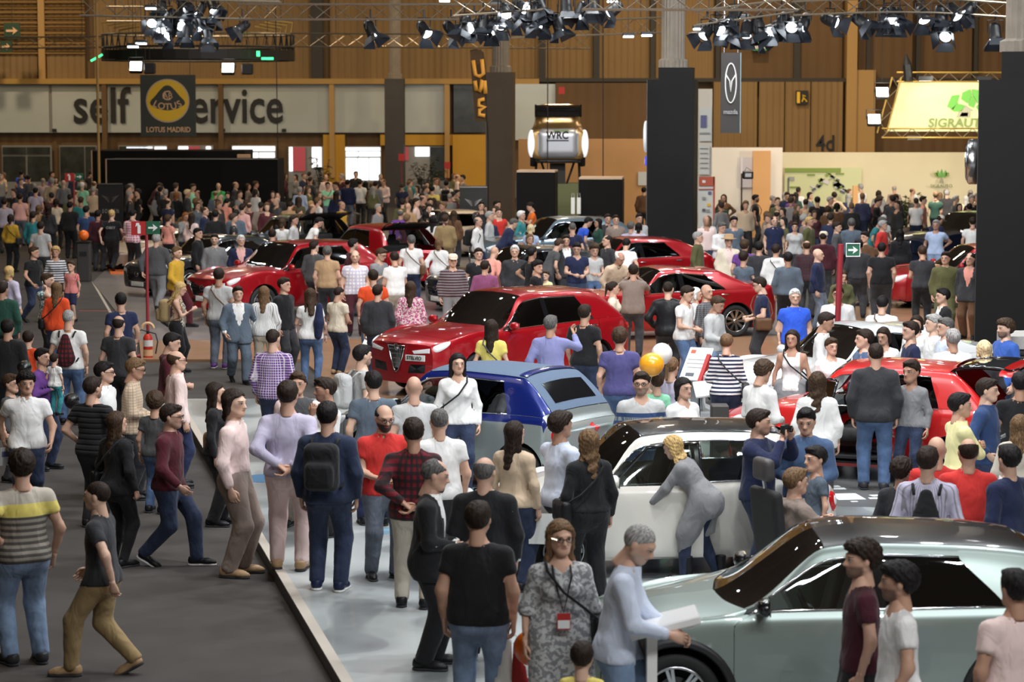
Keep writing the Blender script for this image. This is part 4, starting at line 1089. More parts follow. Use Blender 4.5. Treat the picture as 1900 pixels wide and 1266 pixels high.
        m_ = MB(); 
        blob(m_, lambda a, b: (K.cap_pt(a * .06, nzp - .085 + b * .06, True, .02), np.array([0, -1., 0])), 16, 3, .012); m_.obj('emblem', 'chrome', gsh, True)
        for sx in (1, -1): cap_poly([(sx * .30, nzp - .36), (sx * .62, nzp - .34), (sx * .60, nzp - .48), (sx * .26, nzp - .50)], 'air_intake', 'gloss_black', .008)
        cap_poly([(.22, nzp - .20), (.62, nzp - .19), (.62, nzp - .29), (.22, nzp - .30)], 'name_plate', 'plate_white', .02); text('STELVIO', tuple(K.cap_pt(.42, nzp - .245, True, .035)), .085, 'ink_black', rotz=.12, parent=e, bold=.002, extrude=.002)
    elif front == 'wide':
        sh = [(-.48, nzp - .10), (.48, nzp - .10), (.52, nzp - .20), (.34, nzp - .40), (-.34, nzp - .40), (-.52, nzp - .20)]
        gsh = cap_poly(sh, 'grille', 'gloss_black', .012)
        m_ = MB(); m_.tube([K.cap_pt(x, z, True, .018) for x, z in sh[1:] + sh[:1]], .012, 6); m_.obj('grille_frame', 'chrome', gsh, True)
        m_ = MB()
        for k in range(4): m_.tube([K.cap_pt(-.44 + k * .03, nzp - .15 - k * .06, True, .016), K.cap_pt(.44 - k * .03, nzp - .15 - k * .06, True, .016)], .005, 5)
        m_.obj('grille_bars', 'black_plastic', gsh)
        m_ = MB(); m_.tube([K.cap_pt(.075 * math.cos(q), nzp - .22 + .058 * math.sin(q), True, .024) for q in np.linspace(0, 2 * math.pi, 17)[:-1]], .008, 6, closed=True)
        m_.tube([K.cap_pt(-.05, nzp - .185, True, .024), K.cap_pt(0, nzp - .235, True, .026), K.cap_pt(.05, nzp - .185, True, .024)], .007, 6); m_.obj('emblem', 'chrome', gsh, True)
        cap_poly([(-.45, nzp - .46), (.45, nzp - .46), (.42, nzp - .56), (-.42, nzp - .56)], 'air_intake', 'gloss_black', .008)
        cap_poly([(-.26, nzp - .41), (.26, nzp - .41), (.26, nzp - .52), (-.26, nzp - .52)], 'license_plate', 'plate_white', .02)
    else:
        cap_poly([(-.45, nzp - .34), (.45, nzp - .34), (.40, nzp - .46), (-.40, nzp - .46)], 'air_intake', 'gloss_black', .008)
        m_ = MB(); blob(m_, lambda a, b: (K.cap_pt(a * .055, nzp - .10 + b * .055, True, .006), np.array([0, -1., 0])), 16, 3, .012); m_.obj('emblem', 'chrome', e, True)
    if front != 'plain':
        for sx in (1, -1): cap_poly([(sx * .56, nzp - .10), (sx * .70, nzp - .085), (sx * .70, nzp - .17), (sx * .60, nzp - .18)] if front == 'wide' else [(sx * .36, nzp - .13), (sx * .70, nzp - .075), (sx * .70, nzp - .15), (sx * .40, nzp - .175)], 'headlight_lens', 'lamp_white', .014)
    # rear details
    rz = K.R[14, 8, 2]
    if rear == 'round':
        m_ = MB(); blob(m_, lambda a, b: (K.cap_pt(a * .055, rz - .02 + b * .055, False, .006), np.array([0, 1., 0])), 16, 3, .012); m_.obj('emblem', 'tail_red', e, True)
    cap_poly([(-.26, rz - .22), (.26, rz - .22), (.26, rz - .33), (-.26, rz - .33)], 'license_plate', 'plate_white', .012, False)
    # cabin
    if interior:
        zf = zb + .13; st = seat_mesh(); ys = p['bpil'] - .42 - L / 2
        for sx in (1, -1): link('seat', st, e, loc=(sx * .36, ys, zf + .08))
        rb = MB(); rb.box((0, p['bpil'] + .55 - L / 2, zf + .25), (w * 1.3, .45, .22), bevel=.05); rb.box((0, p['bpil'] + .80 - L / 2, zf + .52), (w * 1.3, .14, .55), rot=(-.25, 0, 0), bevel=.05); rb.obj('rear_bench', 'seat_fabric', e)
        db = MB(); yc = p['cowl_s'] + .33 - L / 2; db.box((0, yc, p['cowl_z'] - .14), (w * 1.55, .52, .20), rot=(.12, 0, 0), bevel=.06); db.obj('dashboard', 'car_interior', e)
        sw = MB(); cx, cy, cz_ = .36, yc + .36, p['cowl_z'] - .10; pts = [(cx + .18 * math.cos(q), cy + .05 * math.sin(q) * 0 + .07 * -math.sin(q), cz_ + .165 * math.sin(q)) for q in np.linspace(0, 2 * math.pi, 21)[:-1]]
        sw.tube(pts, .016, 6, closed=True); sw.box((cx, cy, cz_), (.12, .05, .10), rot=(-.4, 0, 0)); sw.box((cx, cy - .01, cz_), (.34, .02, .035), rot=(-.4, 0, 0)); sw.obj('steering_wheel', 'gloss_black', e)
        MB().box((0, 0, zf - .02), (w * 1.7, L * .62, .03)).obj('cabin_floor', 'car_interior', e)
    return e, K
CARP = {
 'fiat500': dict(L=3.57, W=1.63, H=1.49, cowl_s=.92, cowl_z=.98, head_s=1.55, hood_z=.90, nose_z=.74, rear_s=2.95, rbase_s=3.40, rbase_z=1.00, tail_z=.92, belt0=.94, belt1=.98, bpil=2.10, cpil=2.80, fax=.72, wb=2.30, tyre=.295, roof_w=.70, nose=.88, lamp=(1.55, 3.55, .5, .55), tlamp=(13.35, 3.3, .62, 1.0), spoiler=True, crake=.10, nose_bulge=.13, tail_bulge=.08, tailw=.93),
 'fiat500x': dict(L=4.25, W=1.80, H=1.53, cowl_s=1.20, cowl_z=1.01, head_s=1.98, hood_z=.90, nose_z=.74, rear_s=3.55, rbase_s=4.0, rbase_z=1.12, tail_z=1.05, belt0=1.00, belt1=1.06, bpil=2.36, cpil=3.28, fax=.86, wb=2.57, tyre=.345, roof_w=.68, nose=.84, lamp=(1.6, 3.45, .5, .6), ground=.22, crake=.30, roof_rear_z=1.46, archgap=.085),
 'suv': dict(L=4.60, W=1.88, H=1.66, cowl_s=1.32, cowl_z=1.13, head_s=2.10, hood_z=1.07, nose_z=.92, rear_s=3.85, rbase_s=4.38, rbase_z=1.18, tail_z=1.10, belt0=1.06, belt1=1.14, bpil=2.55, cpil=3.60, fax=.92, wb=2.75, tyre=.36, roof_w=.68, nose=.90, lamp=(1.15, 3.6, .95, .6), tlamp=(13.0, 3.5, .7, .4), ground=.22, roof_rear_z=1.60, spoiler=True, crake=.28),
 'sedan': dict(L=4.58, W=1.80, H=1.45, cowl_s=1.28, cowl_z=.98, head_s=2.05, hood_z=.93, nose_z=.76, rear_s=3.28, rbase_s=4.02, rbase_z=1.06, tail_z=1.05, belt0=.92, belt1=1.00, bpil=2.45, cpil=3.36, fax=.92, wb=2.70, tyre=.325, roof_w=.66, nose=.90, lamp=(1.15, 3.6, .95, .6), tlamp=(13.0, 3.5, .7, .4), ground=.17, roof_rear_z=1.40, crake=.35),
 'hatch': dict(L=4.46, W=1.80, H=1.46, cowl_s=1.28, cowl_z=.98, head_s=2.05, hood_z=.93, nose_z=.76, rear_s=3.55, rbase_s=4.22, rbase_z=1.05, tail_z=1.0, belt0=.92, belt1=1.02, bpil=2.45, cpil=3.42, fax=.92, wb=2.70, tyre=.325, roof_w=.66, nose=.90, lamp=(1.15, 3.6, .95, .6), tlamp=(13.0, 3.5, .7, .4), ground=.17, roof_rear_z=1.38, spoiler=True, crake=.32),
}
# ------------------------------------------------------------------ hall: floor, walls, columns
FS = 4600.0
def wpt(px, py, d): return at_d(px, py, d)
def wall_mat(name, color, rough=.7, period=.0, axis='x', depth=.3, noise=.08, nscale=.6):
    m = mat(name, color, rough, noise=noise, nscale=nscale); n, l = nodes(m)
    if period:
        tc = n.new('ShaderNodeTexCoord'); sp = n.new('ShaderNodeSeparateXYZ'); l.new(tc.outputs['Object'], sp.inputs[0])
        w = math_n(n, l, 'SINE', math_n(n, l, 'MULTIPLY', sp.outputs[0 if axis == 'x' else 2], 2 * math.pi / period))
        bp = n.new('ShaderNodeBump'); bp.inputs['Strength'].default_value = depth; bp.inputs['Distance'].default_value = .05
        l.new(w, bp.inputs['Height']); l.new(bp.outputs[0], n['Principled BSDF'].inputs['Normal'])
    return m
def carpet_mat():
    m = mat('carpet', (.058, .050, .046), .9, noise=.22, nscale=1.4, bump=.35, bscale=160); return m
def platform_mat():
    "light laminate with a large rounded grey pattern, its dark splotches painted shadow"
    m = mat('stand_floor', (.60, .64, .64), .32, coat=.15); n, l = nodes(m); b = n['Principled BSDF']
    tc = n.new('ShaderNodeTexCoord'); mp = n.new('ShaderNodeMapping'); mp.inputs['Scale'].default_value = (.8, .42, 1); l.new(tc.outputs['Object'], mp.inputs[0])
    v = n.new('ShaderNodeTexNoise'); v.inputs['Scale'].default_value = 1.15; v.inputs['Detail'].default_value = .6; v.inputs['Distortion'].default_value = .8; l.new(mp.outputs[0], v.inputs['Vector'])
    r = n.new('ShaderNodeValToRGB'); l.new(v.outputs['Fac'], r.inputs[0])
    cr = r.color_ramp; cr.interpolation = 'EASE'; cr.elements[0].position = .40; cr.elements[0].color = (.19, .205, .21, 1); cr.elements[1].position = .60; cr.elements[1].color = (.46, .49, .49, 1)  # darker stops put shadow splotches into the floor pattern
    e = cr.elements.new(.47); e.color = (.26, .28, .285, 1); e = cr.elements.new(.5); e.color = (.38, .41, .41, 1)
    l.new(r.outputs[0], b.inputs['Base Color'])
carpet_mat(); platform_mat()
struct(MB().box((2, 66, -.05), (92, 112, .1)).obj('floor', 'carpet'))
def slab(name, poly, z0, z1, m, side=None):
    "polygon (x,y) extruded up"
    n = len(poly); V = [(x, y, z0) for x, y in poly] + [(x, y, z1) for x, y in poly]
    F = [tuple(range(n - 1, -1, -1)), tuple(range(n, 2 * n))] + [(i, (i + 1) % n, (i + 1) % n + n, i + n) for i in range(n)]
    if z1 >= .02: SLABS.append((np.array(poly), z1))
    return struct(link(name, new_mesh(name, V, F, m)))
SLABS = []
PZ = .13
def pp(px, py, z=PZ): p = at_z(px, py, z); return (p[0], p[1])
_a, _b = np.array(pp(637, 1266)), np.array(pp(470, 985)); _dir = (_b - _a) / (_b - _a)[1]
PL_L = lambda y: _a[0] + _dir[0] * (y - _a[1])
Y_NEAR, Y_FAR = 14.0, 39.5
stand_poly = [(PL_L(Y_NEAR), Y_NEAR), (22, Y_NEAR), (22, Y_FAR), (PL_L(Y_FAR), Y_FAR)]
mat('edge_trim', (.60, .54, .47), .4, .1); mat('riser', (.045, .04, .037), .6)
slab('floor_stand', stand_poly, 0, PZ, 'stand_floor')
tr_ = MB(); tr_.prism([(0, 0), (.10, 0), (.10, .012), (0, .012)], 0, 1, to=lambda v: (PL_L(Y_NEAR + v[1] * (Y_FAR - Y_NEAR)) - .02 + v[0], Y_NEAR + v[1] * (Y_FAR - Y_NEAR), PZ + v[2] - .004)); struct(tr_.obj('trim_1', 'edge_trim'))
tr_ = MB(); tr_.prism([(0, 0), (.02, 0), (.02, PZ - .005), (0, PZ - .005)], 0, 1, to=lambda v: (PL_L(Y_NEAR + v[1] * (Y_FAR - Y_NEAR)) - .022 + v[0], Y_NEAR + v[1] * (Y_FAR - Y_NEAR), v[2])); struct(tr_.obj('trim_2', 'riser'))
mat('wood_floor', (.34, .185, .10), .30, noise=.12, nscale=3., coat=.2); mat('grey_floor', (.20, .18, .175), .35, noise=.15, nscale=.8, coat=.2); mat('orange_carpet', (.62, .14, .03), .8, noise=.1)
mat('blue_patch', (.25, .42, .55), .35)
def fpoly(pts, z): return [tuple(at_z(x, y, z)[:2]) for x, y in pts]
slab('floor_mazda', fpoly([(1500, 620), (258, 632), (172, 523), (230, 470), (1400, 470)], .02), 0, .02, 'grey_floor')
slab('floor_alfa', fpoly([(1560, 735), (640, 735), (560, 667), (262, 667), (258, 632), (1500, 622)], .05), 0, .05, 'wood_floor')
slab('floor_right', fpoly([(1960, 660), (1560, 660), (1560, 560), (1960, 560)], .05), 0, .05, 'wood_floor')
slab('floor_small', fpoly([(262, 508), (205, 508), (196, 488), (262, 488)], .04), 0, .04, 'orange_carpet')
def on_stand(x, y): return Y_NEAR < y < Y_FAR and x > PL_L(y) + .02
def ground(x, y):
    if on_stand(x, y): return PZ
    return 0.
def groundz(x, y):
    z = 0.
    for P, zt in SLABS:
        if zt > z:
            q = np.roll(P, -1, 0); c = ((P[:, 1] > y) != (q[:, 1] > y)) & (x < (q[:, 0] - P[:, 0]) * (y - P[:, 1]) / (q[:, 1] - P[:, 1] + 1e-12) + P[:, 0])
            if c.sum() % 2: z = zt
    return z
# back wall
WD = 116.0; K_ = WD / FS
def wx(px): return (px - CX) * K_
def wz(py): return at_d(950, py, WD)[2]
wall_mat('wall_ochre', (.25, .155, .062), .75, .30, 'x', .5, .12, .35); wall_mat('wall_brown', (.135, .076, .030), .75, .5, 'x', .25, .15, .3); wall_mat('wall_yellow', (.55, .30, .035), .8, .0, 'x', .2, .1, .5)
wall_mat('louvre', (.30, .17, .05), .6, .16, 'z', 1.); mat('post_dark', (.03, .025, .02), .6); mat('post_light', (.45, .27, .09), .6); mat('beam', (.42, .25, .06), .5)
mat('frosted', (.46, .50, .48), .22, noise=.12, nscale=.25, coat=.3); mat('daylight', (.92, .96, 1.0), .5, emit=1.6); mat('shop_dark', (.035, .04, .035), .25, noise=.5, nscale=2.); mat('pink_banner', (.72, .12, .18), .6); mat('frame_grey', (.30, .29, .27), .45, .4)
def wbox(name, x0, x1, y0, y1, m, dy=0., th=.2, parent=None, st=True):
    a, b, t, q = wx(x0), wx(x1), wz(y0), wz(y1)
    o = MB().box(((a + b) / 2, WD + dy + th / 2, (t + q) / 2), (b - a, th, t - q)).obj(name, m, parent)
    if st and parent is None: struct(o)
    return o
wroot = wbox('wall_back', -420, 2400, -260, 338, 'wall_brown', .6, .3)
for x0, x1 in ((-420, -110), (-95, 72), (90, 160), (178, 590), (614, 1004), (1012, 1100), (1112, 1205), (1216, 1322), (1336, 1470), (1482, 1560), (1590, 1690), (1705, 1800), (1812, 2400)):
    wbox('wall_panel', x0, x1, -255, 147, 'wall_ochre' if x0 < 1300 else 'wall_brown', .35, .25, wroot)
for x0, x1 in ((0, 74), (88, 162)): 
    for k in range(12): wbox('louvre_slat', x0, x1, -8 + k * 9.3, -2.5 + k * 9.3, 'louvre', .2, .14, wroot)
for x, w_, m in ((82, 12, 'post_light'), (590, 22, 'post_dark'), (1006, 12, 'post_dark'), (1106, 11, 'post_dark'), (1210, 9, 'post_dark'), (1330, 8, 'post_dark'), (1476, 12, 'post_dark'), (1608, 8, 'post_dark'), (1700, 8, 'post_dark'), (1806, 7, 'post_dark')):
    wbox('wall_post', x - w_ / 2, x + w_ / 2, -250, 146, m, .1, .3, wroot)
wbox('trim_3', -420, 1000, 146, 156, 'beam', -.15, .5); wbox('trim_4', 960, 2400, 145, 152, 'post_dark', -.1, .4)
wbox('wall_pier', 1566, 1585, -250, 290, 'post_light', -.3, .9)
wbox('wall_block', 1585, 1620, 130, 290, 'post_light', -.15, .6)
# frosted band with lettering
def text_mesh(s, size, m, extrude=.01, bold=0., align='CENTER', shear=0., spacing=1.):
    cu = bpy.data.curves.new('lettering', 'FONT'); cu.body = s; cu.size = size; cu.extrude = extrude; cu.offset = bold; cu.align_x = align; cu.align_y = 'CENTER'; cu.shear = shear; cu.space_character = spacing; cu.resolution_u = 3
    o = bpy.data.objects.new('tmp', cu); COL.objects.link(o)
    me = bpy.data.meshes.new_from_object(o.evaluated_get(bpy.context.evaluated_depsgraph_get())); bpy.data.objects.remove(o); me.materials.clear(); me.materials.append(MATS[m] if isinstance(m, str) else m); return me
def text(s, loc, size, m, rotz=0., parent=None, name='lettering', width=None, **kw):
    me = text_mesh(s, size, m, **kw); o = link(name, me, parent, loc=loc, rot=(math.pi / 2, 0, rotz))
    if width:
        xs = [v.co.x for v in me.vertices]; k = width / (max(xs) - min(xs)); o.scale = (k, k if kw.get('keep') else 1, 1)
    return o
mat('ink_black', (.012, .012, .012), .6); mat('ink_white', (.8, .8, .78), .6); mat('ink_grey', (.32, .32, .32), .5); mat('ink_gold', (.72, .42, .02), .4); mat('gold_yellow', (.85, .52, .02), .45); mat('dark_green_ink', (.03, .035, .025), .5)
mat('ink_orange', (.85, .42, .06), .5); mat('ink_peach', (.72, .45, .25), .6)
groot = wbox('window_1', -420, 830, 156, 247, 'frame_grey', .28, .08)
edges = [-420, -130, 96, 197, 412, 617, 838]
for a_, b_ in zip(edges[:-1], edges[1:]): wbox('pane', a_ + 3, b_ - 3, 157.5, 246, 'frosted', .2, .06, groot)
wbox('pane', 842, 905, 157.5, 246, 'shop_dark', .2, .06, groot)
for x in (-130, 96, 197, 412, 617, 830):
    if x != 96: wbox('mullion', x - 4.5, x + 4.5, 150, 330, 'post_light' if x > 500 else 'wall_brown', -.1, .35, groot)
for x in (103, 415, 528): wbox('exit_plate', x - 4, x + 4, 239, 245, 'ink_black', .1, .05, groot)
fz = lambda py: wz(py)
text('self', (wx(189), WD + .12, fz(199)), 2.35, 'ink_black', parent=groot, bold=.035, width=(242 - 136) * K_)
text('service', (wx(428), WD + .12, fz(199)), 2.35, 'ink_black', parent=groot, bold=.035, width=(527 - 330) * K_)
# lower storey: doors and windows with daylight behind
wbox('wall_lower', 840, 905, 250, 345, 'wall_yellow', .1, .3); wbox('wall_lower', 600, 640, 250, 345, 'wall_yellow', .2, .3); wbox('wall_lower', 706, 845, 250, 270, 'wall_yellow', .2, .3)
def door(n, x0, x1, y0, y1, cells, m, dm=None):
    r = wbox('door_%d' % n, x0, x1, y0, y1, 'frame_grey', .3, .1)
    for (u0, u1, v0, v1, mm) in cells:
        wbox('pane', x0 + (x1 - x0) * u0, x0 + (x1 - x0) * u1, y0 + (y1 - y0) * v0, y0 + (y1 - y0) * v1, mm, .22, .06, r)
    return r
door(1, 3, 96, 270, 338, [(.03, .49, .05, .24, 'shop_dark'), (.51, .97, .05, .24, 'shop_dark'), (.03, .48, .30, .98, 'shop_dark'), (.52, .97, .30, .98, 'shop_dark')], 0)
door(2, 110, 180, 270, 338, [(.03, .66, .04, .98, 'shop_dark'), (.70, .97, .04, .98, 'shop_dark')], 0)
door(3, 220, 310, 270, 338, [(.02, .60, .03, .95, 'shop_dark'), (.17, .70, .04, .08, 'daylight'), (.75, .99, .04, .12, 'daylight')], 0)
door(4, 330, 396, 270, 338, [(.02, .30, .03, .95, 'daylight'), (.30, .62, .03, .95, 'pink_banner'), (.80, .93, .03, .95, 'daylight')], 0)
door(5, 430, 512, 270, 338, [(.02, .98, .03, .15, 'daylight'), (.04, .28, .20, .95, 'daylight'), (.30, .60, .20, .95, 'daylight'), (.63, .97, .20, .95, 'daylight')], 0)
door(6, 535, 618, 272, 338, [(.02, .10, .02, .70, 'daylight'), (.10, .38, .02, .70, 'pink_banner'), (.42, .52, .02, .95, 'frame_grey'), (.53, .74, .02, .6, 'daylight'), (.78, .97, .02, .95, 'shop_dark')], 0)
door(7, 640, 707, 272, 338, [(.02, .98, .03, .12, 'daylight'), (.03, .36, .15, .28, 'daylight'), (.39, .98, .15, .28, 'daylight'), (.03, .34, .33, .95, 'daylight'), (.37, .65, .33, .95, 'daylight'), (.68, .97, .33, .95, 'daylight')], 0)
door(8, 750, 828, 272, 338, [(.02, .10, .02, .4, 'pink_banner'), (.26, .60, .02, .28, 'daylight'), (.62, .97, .02, .95, 'shop_dark')], 0)
# brown recess and right side doors
wbox('wall_recess', 1030, 1205, 154, 260, 'wall_brown', -.4, .3); wbox('wall_recess', 955, 1030, 156, 260, 'frosted', -.2, .2)
for k, (x0, x1) in enumerate(((1322, 1402), (1406, 1452), (1454, 1500), (1502, 1560))): wbox('door_%d' % (9 + k), x0, x1, 152, 330, 'wall_ochre', -.15, .2)
sg = wbox('exit_sign', 1473, 1495, 168, 193, 'ink_black', -.35, .22, st=False); tag(sg, 'black and yellow emergency exit plate on the ochre hall door', 'sign')
_q = MB(); c = np.array([wx(1484), WD - .37, wz(181)]); _q.prism([(-.24, -.26), (-.1, -.26), (-.1, .26), (-.24, .26)], 0, .02, to=lambda v: (c[0] + v[0], c[1] + v[1], c[2] + v[2]))
_q.tube([c + np.array(p_) for p_ in ((.0, -.01, -.2), (.06, -.01, -.02), (.02, -.01, .12), (.16, -.01, .05))], .03, 6); _q.tube([c + np.array(p_) for p_ in ((.06, -.01, -.02), (.17, -.01, -.12), (.22, -.01, -.2))], .03, 6); _q.obj('running_figure', 'gold_yellow', sg)
t4 = text('4d', (wx(1529), WD - .2, wz(267)), 1.05, 'ink_black', bold=.012, name='door_number', width=(1546 - 1512) * K_); tag(t4, 'large black 4d lettering on the hall door panels', 'lettering')
eg = wbox('exit_sign', 1393, 1420, 77, 94, mat('sign_green', (.05, .40, .16), .5), -.3, .7, st=False); tag(eg, 'green and white lit exit sign high on the brown wall', 'sign')
for dx in (-7, 4): wbox('pictogram', 1406 + dx - 3, 1406 + dx + 5, 80, 91, 'ink_white', -.34, .03, eg)
# overhead arrow boards at the far left
for (x0, x1, y0, y1) in ((32, 61, 45, 74), (25, 46, 78, 99), (-20, 10, 46, 75), (-20, 9, 79, 99)):
    o = wbox('arrow_board', x0, x1, y0, y1, mat('board_green', (.015, .05, .025), .5), -2.2, .08, st=False); tag(o, ('large' if y0 < 60 else 'small') + ' dark green board with a cream arrow hanging by the louvres' + (', fully in view' if x0 > 0 else ', partly cut off'), 'sign')
    cx_, cz_, hw = wx((x0 + x1) / 2), wz((y0 + y1) / 2), (x1 - x0) / 2 * K_ * .72
    MB().tube([(cx_, WD - 2.16, cz_), (cx_, WD - 2.16, 16.99 if y0 < 60 else cz_ + .55)], .015, 5).obj('hanger', 'post_dark', o)
    MB().prism([(-hw, -.05), (hw * .3, -.05), (hw * .1, -.3 * hw - .1), (hw, 0), (hw * .1, .3 * hw + .1), (hw * .3, .05), (-hw, .05)], WD - 2.25, WD - 2.2, to=lambda v: (cx_ + v[0], v[1], cz_ + v[2])).obj('arrow', 'ink_peach', o)
# side returns and a far rear wall keep the hall closed around the stands
struct(MB().box((2, 66, 17.1), (92, 112, .2)).obj('ceiling', mat('ceiling_dark', (.10, .085, .07), .9, noise=.2, nscale=.2)))
struct(MB().box((-44, 66, 8.5), (.3, 112, 17)).obj('wall_left', 'wall_brown')); struct(MB().box((48, 66, 8.5), (.3, 112, 17)).obj('wall_right', 'wall_brown'))
# columns
mat('concrete', (.24, .205, .165), .8, noise=.15, nscale=3., bump=.2); mat('clad_dark', (.040, .036, .034), .55, noise=.1, nscale=2); mat('clad_black', (.010, .0095, .010), .6, spec=.2, noise=.1); mat('clad_brown', (.075, .052, .035), .6, noise=.1); mat('clad_grey', (.13, .13, .135), .5)
def column(px, d, halfpx, ytop, face_m, side_m, box=None, rot=8., shaft_px=22, lab=''):
    X = (px - CX) * d / FS; wid = halfpx * 2 * d / FS / (math.cos(math.radians(rot)) + math.sin(math.radians(rot)) * .15)
    zt = at_d(px, ytop, d)[2]; Y = d + wid / 2
    e = empty('column', (X, Y, 0), math.radians(-rot)); e['kind'] = 'structure'
    MB().box((0, 0, zt / 2), (wid, wid, zt)).obj('cladding', face_m, e)
    MB().box((-wid / 2 - .006, 0, zt / 2), (.012, wid * .998, zt * .999)).obj('side_cladding', side_m, e)
    z1 = zt
    if box:
        zb_ = at_d(px, box[0], d)[2]; bw = box[1] * d / FS; MB().box((.1, 0, (zt + zb_) / 2), (bw, bw, zb_ - zt)).obj('cap_box', face_m, e); z1 = zb_
    r = shaft_px * d / FS / 2; n = 20; V = []; F = []
    for z, k in ((z1, 1.25), (z1 + .2, 1.25), (z1 + .25, 1.), (14, 1.)):
        for j in range(2 * n): q = math.pi * j / n; rr = r * k * (1 if j % 2 else .93); V.append((rr * math.cos(q), rr * math.sin(q), z))
    for i in range(3):
        for j in range(2 * n): F.append((i * 2 * n + j, i * 2 * n + (j + 1) % (2 * n), (i + 1) * 2 * n + (j + 1) % (2 * n), (i + 1) * 2 * n + j))
    link('shaft', new_mesh('shaft', V, F, 'concrete'), e)
    return e, wid, zt
column(733, 112, 17.5, 146, 'clad_dark', 'clad_dark', None, 2., 22)
c_ = column(929, 91, 25, 134, 'clad_brown', 'concrete', None, 6., 32)
c3, w3, z3 = column(1250, 69, 44, 148, 'clad_black', 'clad_grey', (125, 62), 9., 44)
c4, w4, z4 = column(1918, 46.5, 84, 148, 'clad_black', 'clad_dark', (95, 110), 14., 84)
# emblem of the sports-car maker on the right column, winged emblem on the middle one
def side_disc(e, wid, z, r, yoff, labm, name, lab):
    d = empty(name, (0, 0, 0)); d.parent = None
    Mx = e.matrix_basis
    d.location = Mx @ Vector((-wid / 2 - .02, yoff, z)); d.rotation_euler = (0, 0, e.rotation_euler[2]); tag(d, lab, 'emblem'); return d
d4 = side_disc(c4, w4, at_d(1845, 302, 46.5)[2], .42, -w4 * .22, 0, 'round_emblem', 'thick round silver car emblem with cross and crowned serpent on the grey column')
MB().lathe([(.40, 0), (.43, -.03), (.43, -.17), (.40, -.20), (.001, -.20)], 36, 'x').obj('rim', 'alloy', d4, True)
MB().lathe([(.001, -.185), (.37, -.185), (.37, -.19)], 36, 'x').obj('face', 'clad_black', d4)
_m = MB(); _m.tube([(-.215, .34 * math.cos(q), .34 * math.sin(q)) for q in np.linspace(0, 2 * math.pi, 25)[:-1]], .02, 6, closed=True); _m.tube([(-.215, .24 * math.cos(q), .24 * math.sin(q)) for q in np.linspace(0, 2 * math.pi, 25)[:-1]], .014, 6, closed=True)
_m.box((-.215, .11, 0), (.02, .05, .36)); _m.box((-.215, .11, .03), (.02, .17, .05)); _m.tube([(-.22, -.10 + .06 * math.sin(t * 5.5), -.2 + .4 * t) for t in np.linspace(0, 1, 14)], .022, 6); _m.obj('relief', 'chrome', d4)
for k in range(14): q = 2 * math.pi * k / 14; MB().box((-.215, .29 * math.cos(q), .29 * math.sin(q)), (.02, .04, .05), rot=(q, 0, 0)).obj('letter', 'chrome', d4)
d3 = side_disc(c3, w3, at_d(1207, 254, 69)[2], .38, -w3 * .18, 0, 'winged_emblem', 'oval chrome wing emblem lit on the side of the black column')
_m = MB(); _m.tube([(-.05, .36 * math.cos(q), .40 * math.sin(q)) for q in np.linspace(0, 2 * math.pi, 33)[:-1]], .045, 8, closed=True); _m.tube([(-.05, -.3, .14), (-.05, -.1, .06), (-.05, 0, -.14), (-.05, .1, .06), (-.05, .3, .14)], .05, 8); _m.obj('wings', mat('emblem_lit', (.75, .78, .8), .2, emit=.35), d3, True)
bl = side_disc(c3, w3, at_d(1207, 299, 69)[2], .2, -w3 * .18, 0, 'name_sign', 'small lit blue name sign reading mazda on the black column')
MB().box((-.02, 0, 0), (.04, .80, .26)).obj('panel', mat('sign_blue', (.05, .06, .55), .4, emit=.8), bl); text('mazda', (-.05, 0, 0), .26, 'ink_white', rotz=-math.pi / 2, parent=bl, bold=.005, width=.7)
# ------------------------------------------------------------------ trusses, lamps, hanging signs
mat('truss_alu', (.34, .29, .22), .38, .7); mat('truss_black', (.03, .028, .026), .5, .3); mat('lamp_body', (.012, .012, .014), .45); mat('lens', (.88, .94, 1.0), .3, emit=9.); mat('flood_lens', (1, .96, .9), .3, emit=14.)
def truss(p0, p1, s=.32, m='truss_alu', lab='', pitch=.5, curve=None, tube=.024):
    p0, p1 = np.array(p0, float), np.array(p1, float); L = np.linalg.norm(p1 - p0); n = max(2, int(L / pitch))
    u = (p1 - p0) / L; side = np.cross(u, [0, 0, 1]); side /= np.linalg.norm(side); upv = np.cross(side, u)
    e = empty('lighting_truss', tuple((p0 + p1) / 2)); tag(e, lab, 'truss'); c0 = (p0 + p1) / 2
    def P(t, a, b): 
        q = p0 + u * (L * t) - c0 + side * (a * s / 2) + upv * (b * s / 2)
        if curve is not None: q = q + np.array(curve) * math.sin(math.pi * t)
        return q
    ts = np.linspace(0, 1, n + 1)
    for a, b in ((-1, -1), (1, -1), (1, 1), (-1, 1)):
        MB().tube([P(t, a, b) for t in (ts[::4] if curve is None else ts[::2])] + [P(1, a, b)], tube, 6).obj('chord', m, e)
    for (A, B) in (((-1, -1), (1, -1)), ((1, -1), (1, 1)), ((1, 1), (-1, 1)), ((-1, 1), (-1, -1))):
        mb = MB(); mb.tube([P(t, *(A if i % 2 else B)) for i, t in enumerate(ts)], tube * .55, 4, caps=False); mb.obj('lattice', m, e)
    for t in (.15, .85): MB().tube([P(t, 0, 1), P(t, 0, 1) * np.array([1, 1, 0]) + np.array([0, 0, 16.98 - c0[2]])], .012, 5).obj('steel_cable', 'truss_black', e)
    return e
def T(x, y, d): return at_d(x, y, d)
truss(T(440, 22, 60), T(1010, 22, 60), .36, lab='bright aluminium truss running above the glass wall', pitch=.45)
truss(T(-60, 80, 92), T(190, 78, 92), .40, lab='thin truss crossing in front of the left louvres', pitch=.7)
truss(T(540, 74, 94.5), T(1095, 78, 94.5), .50, lab='long thin truss crossing in front of the brown wall panels', pitch=.7)
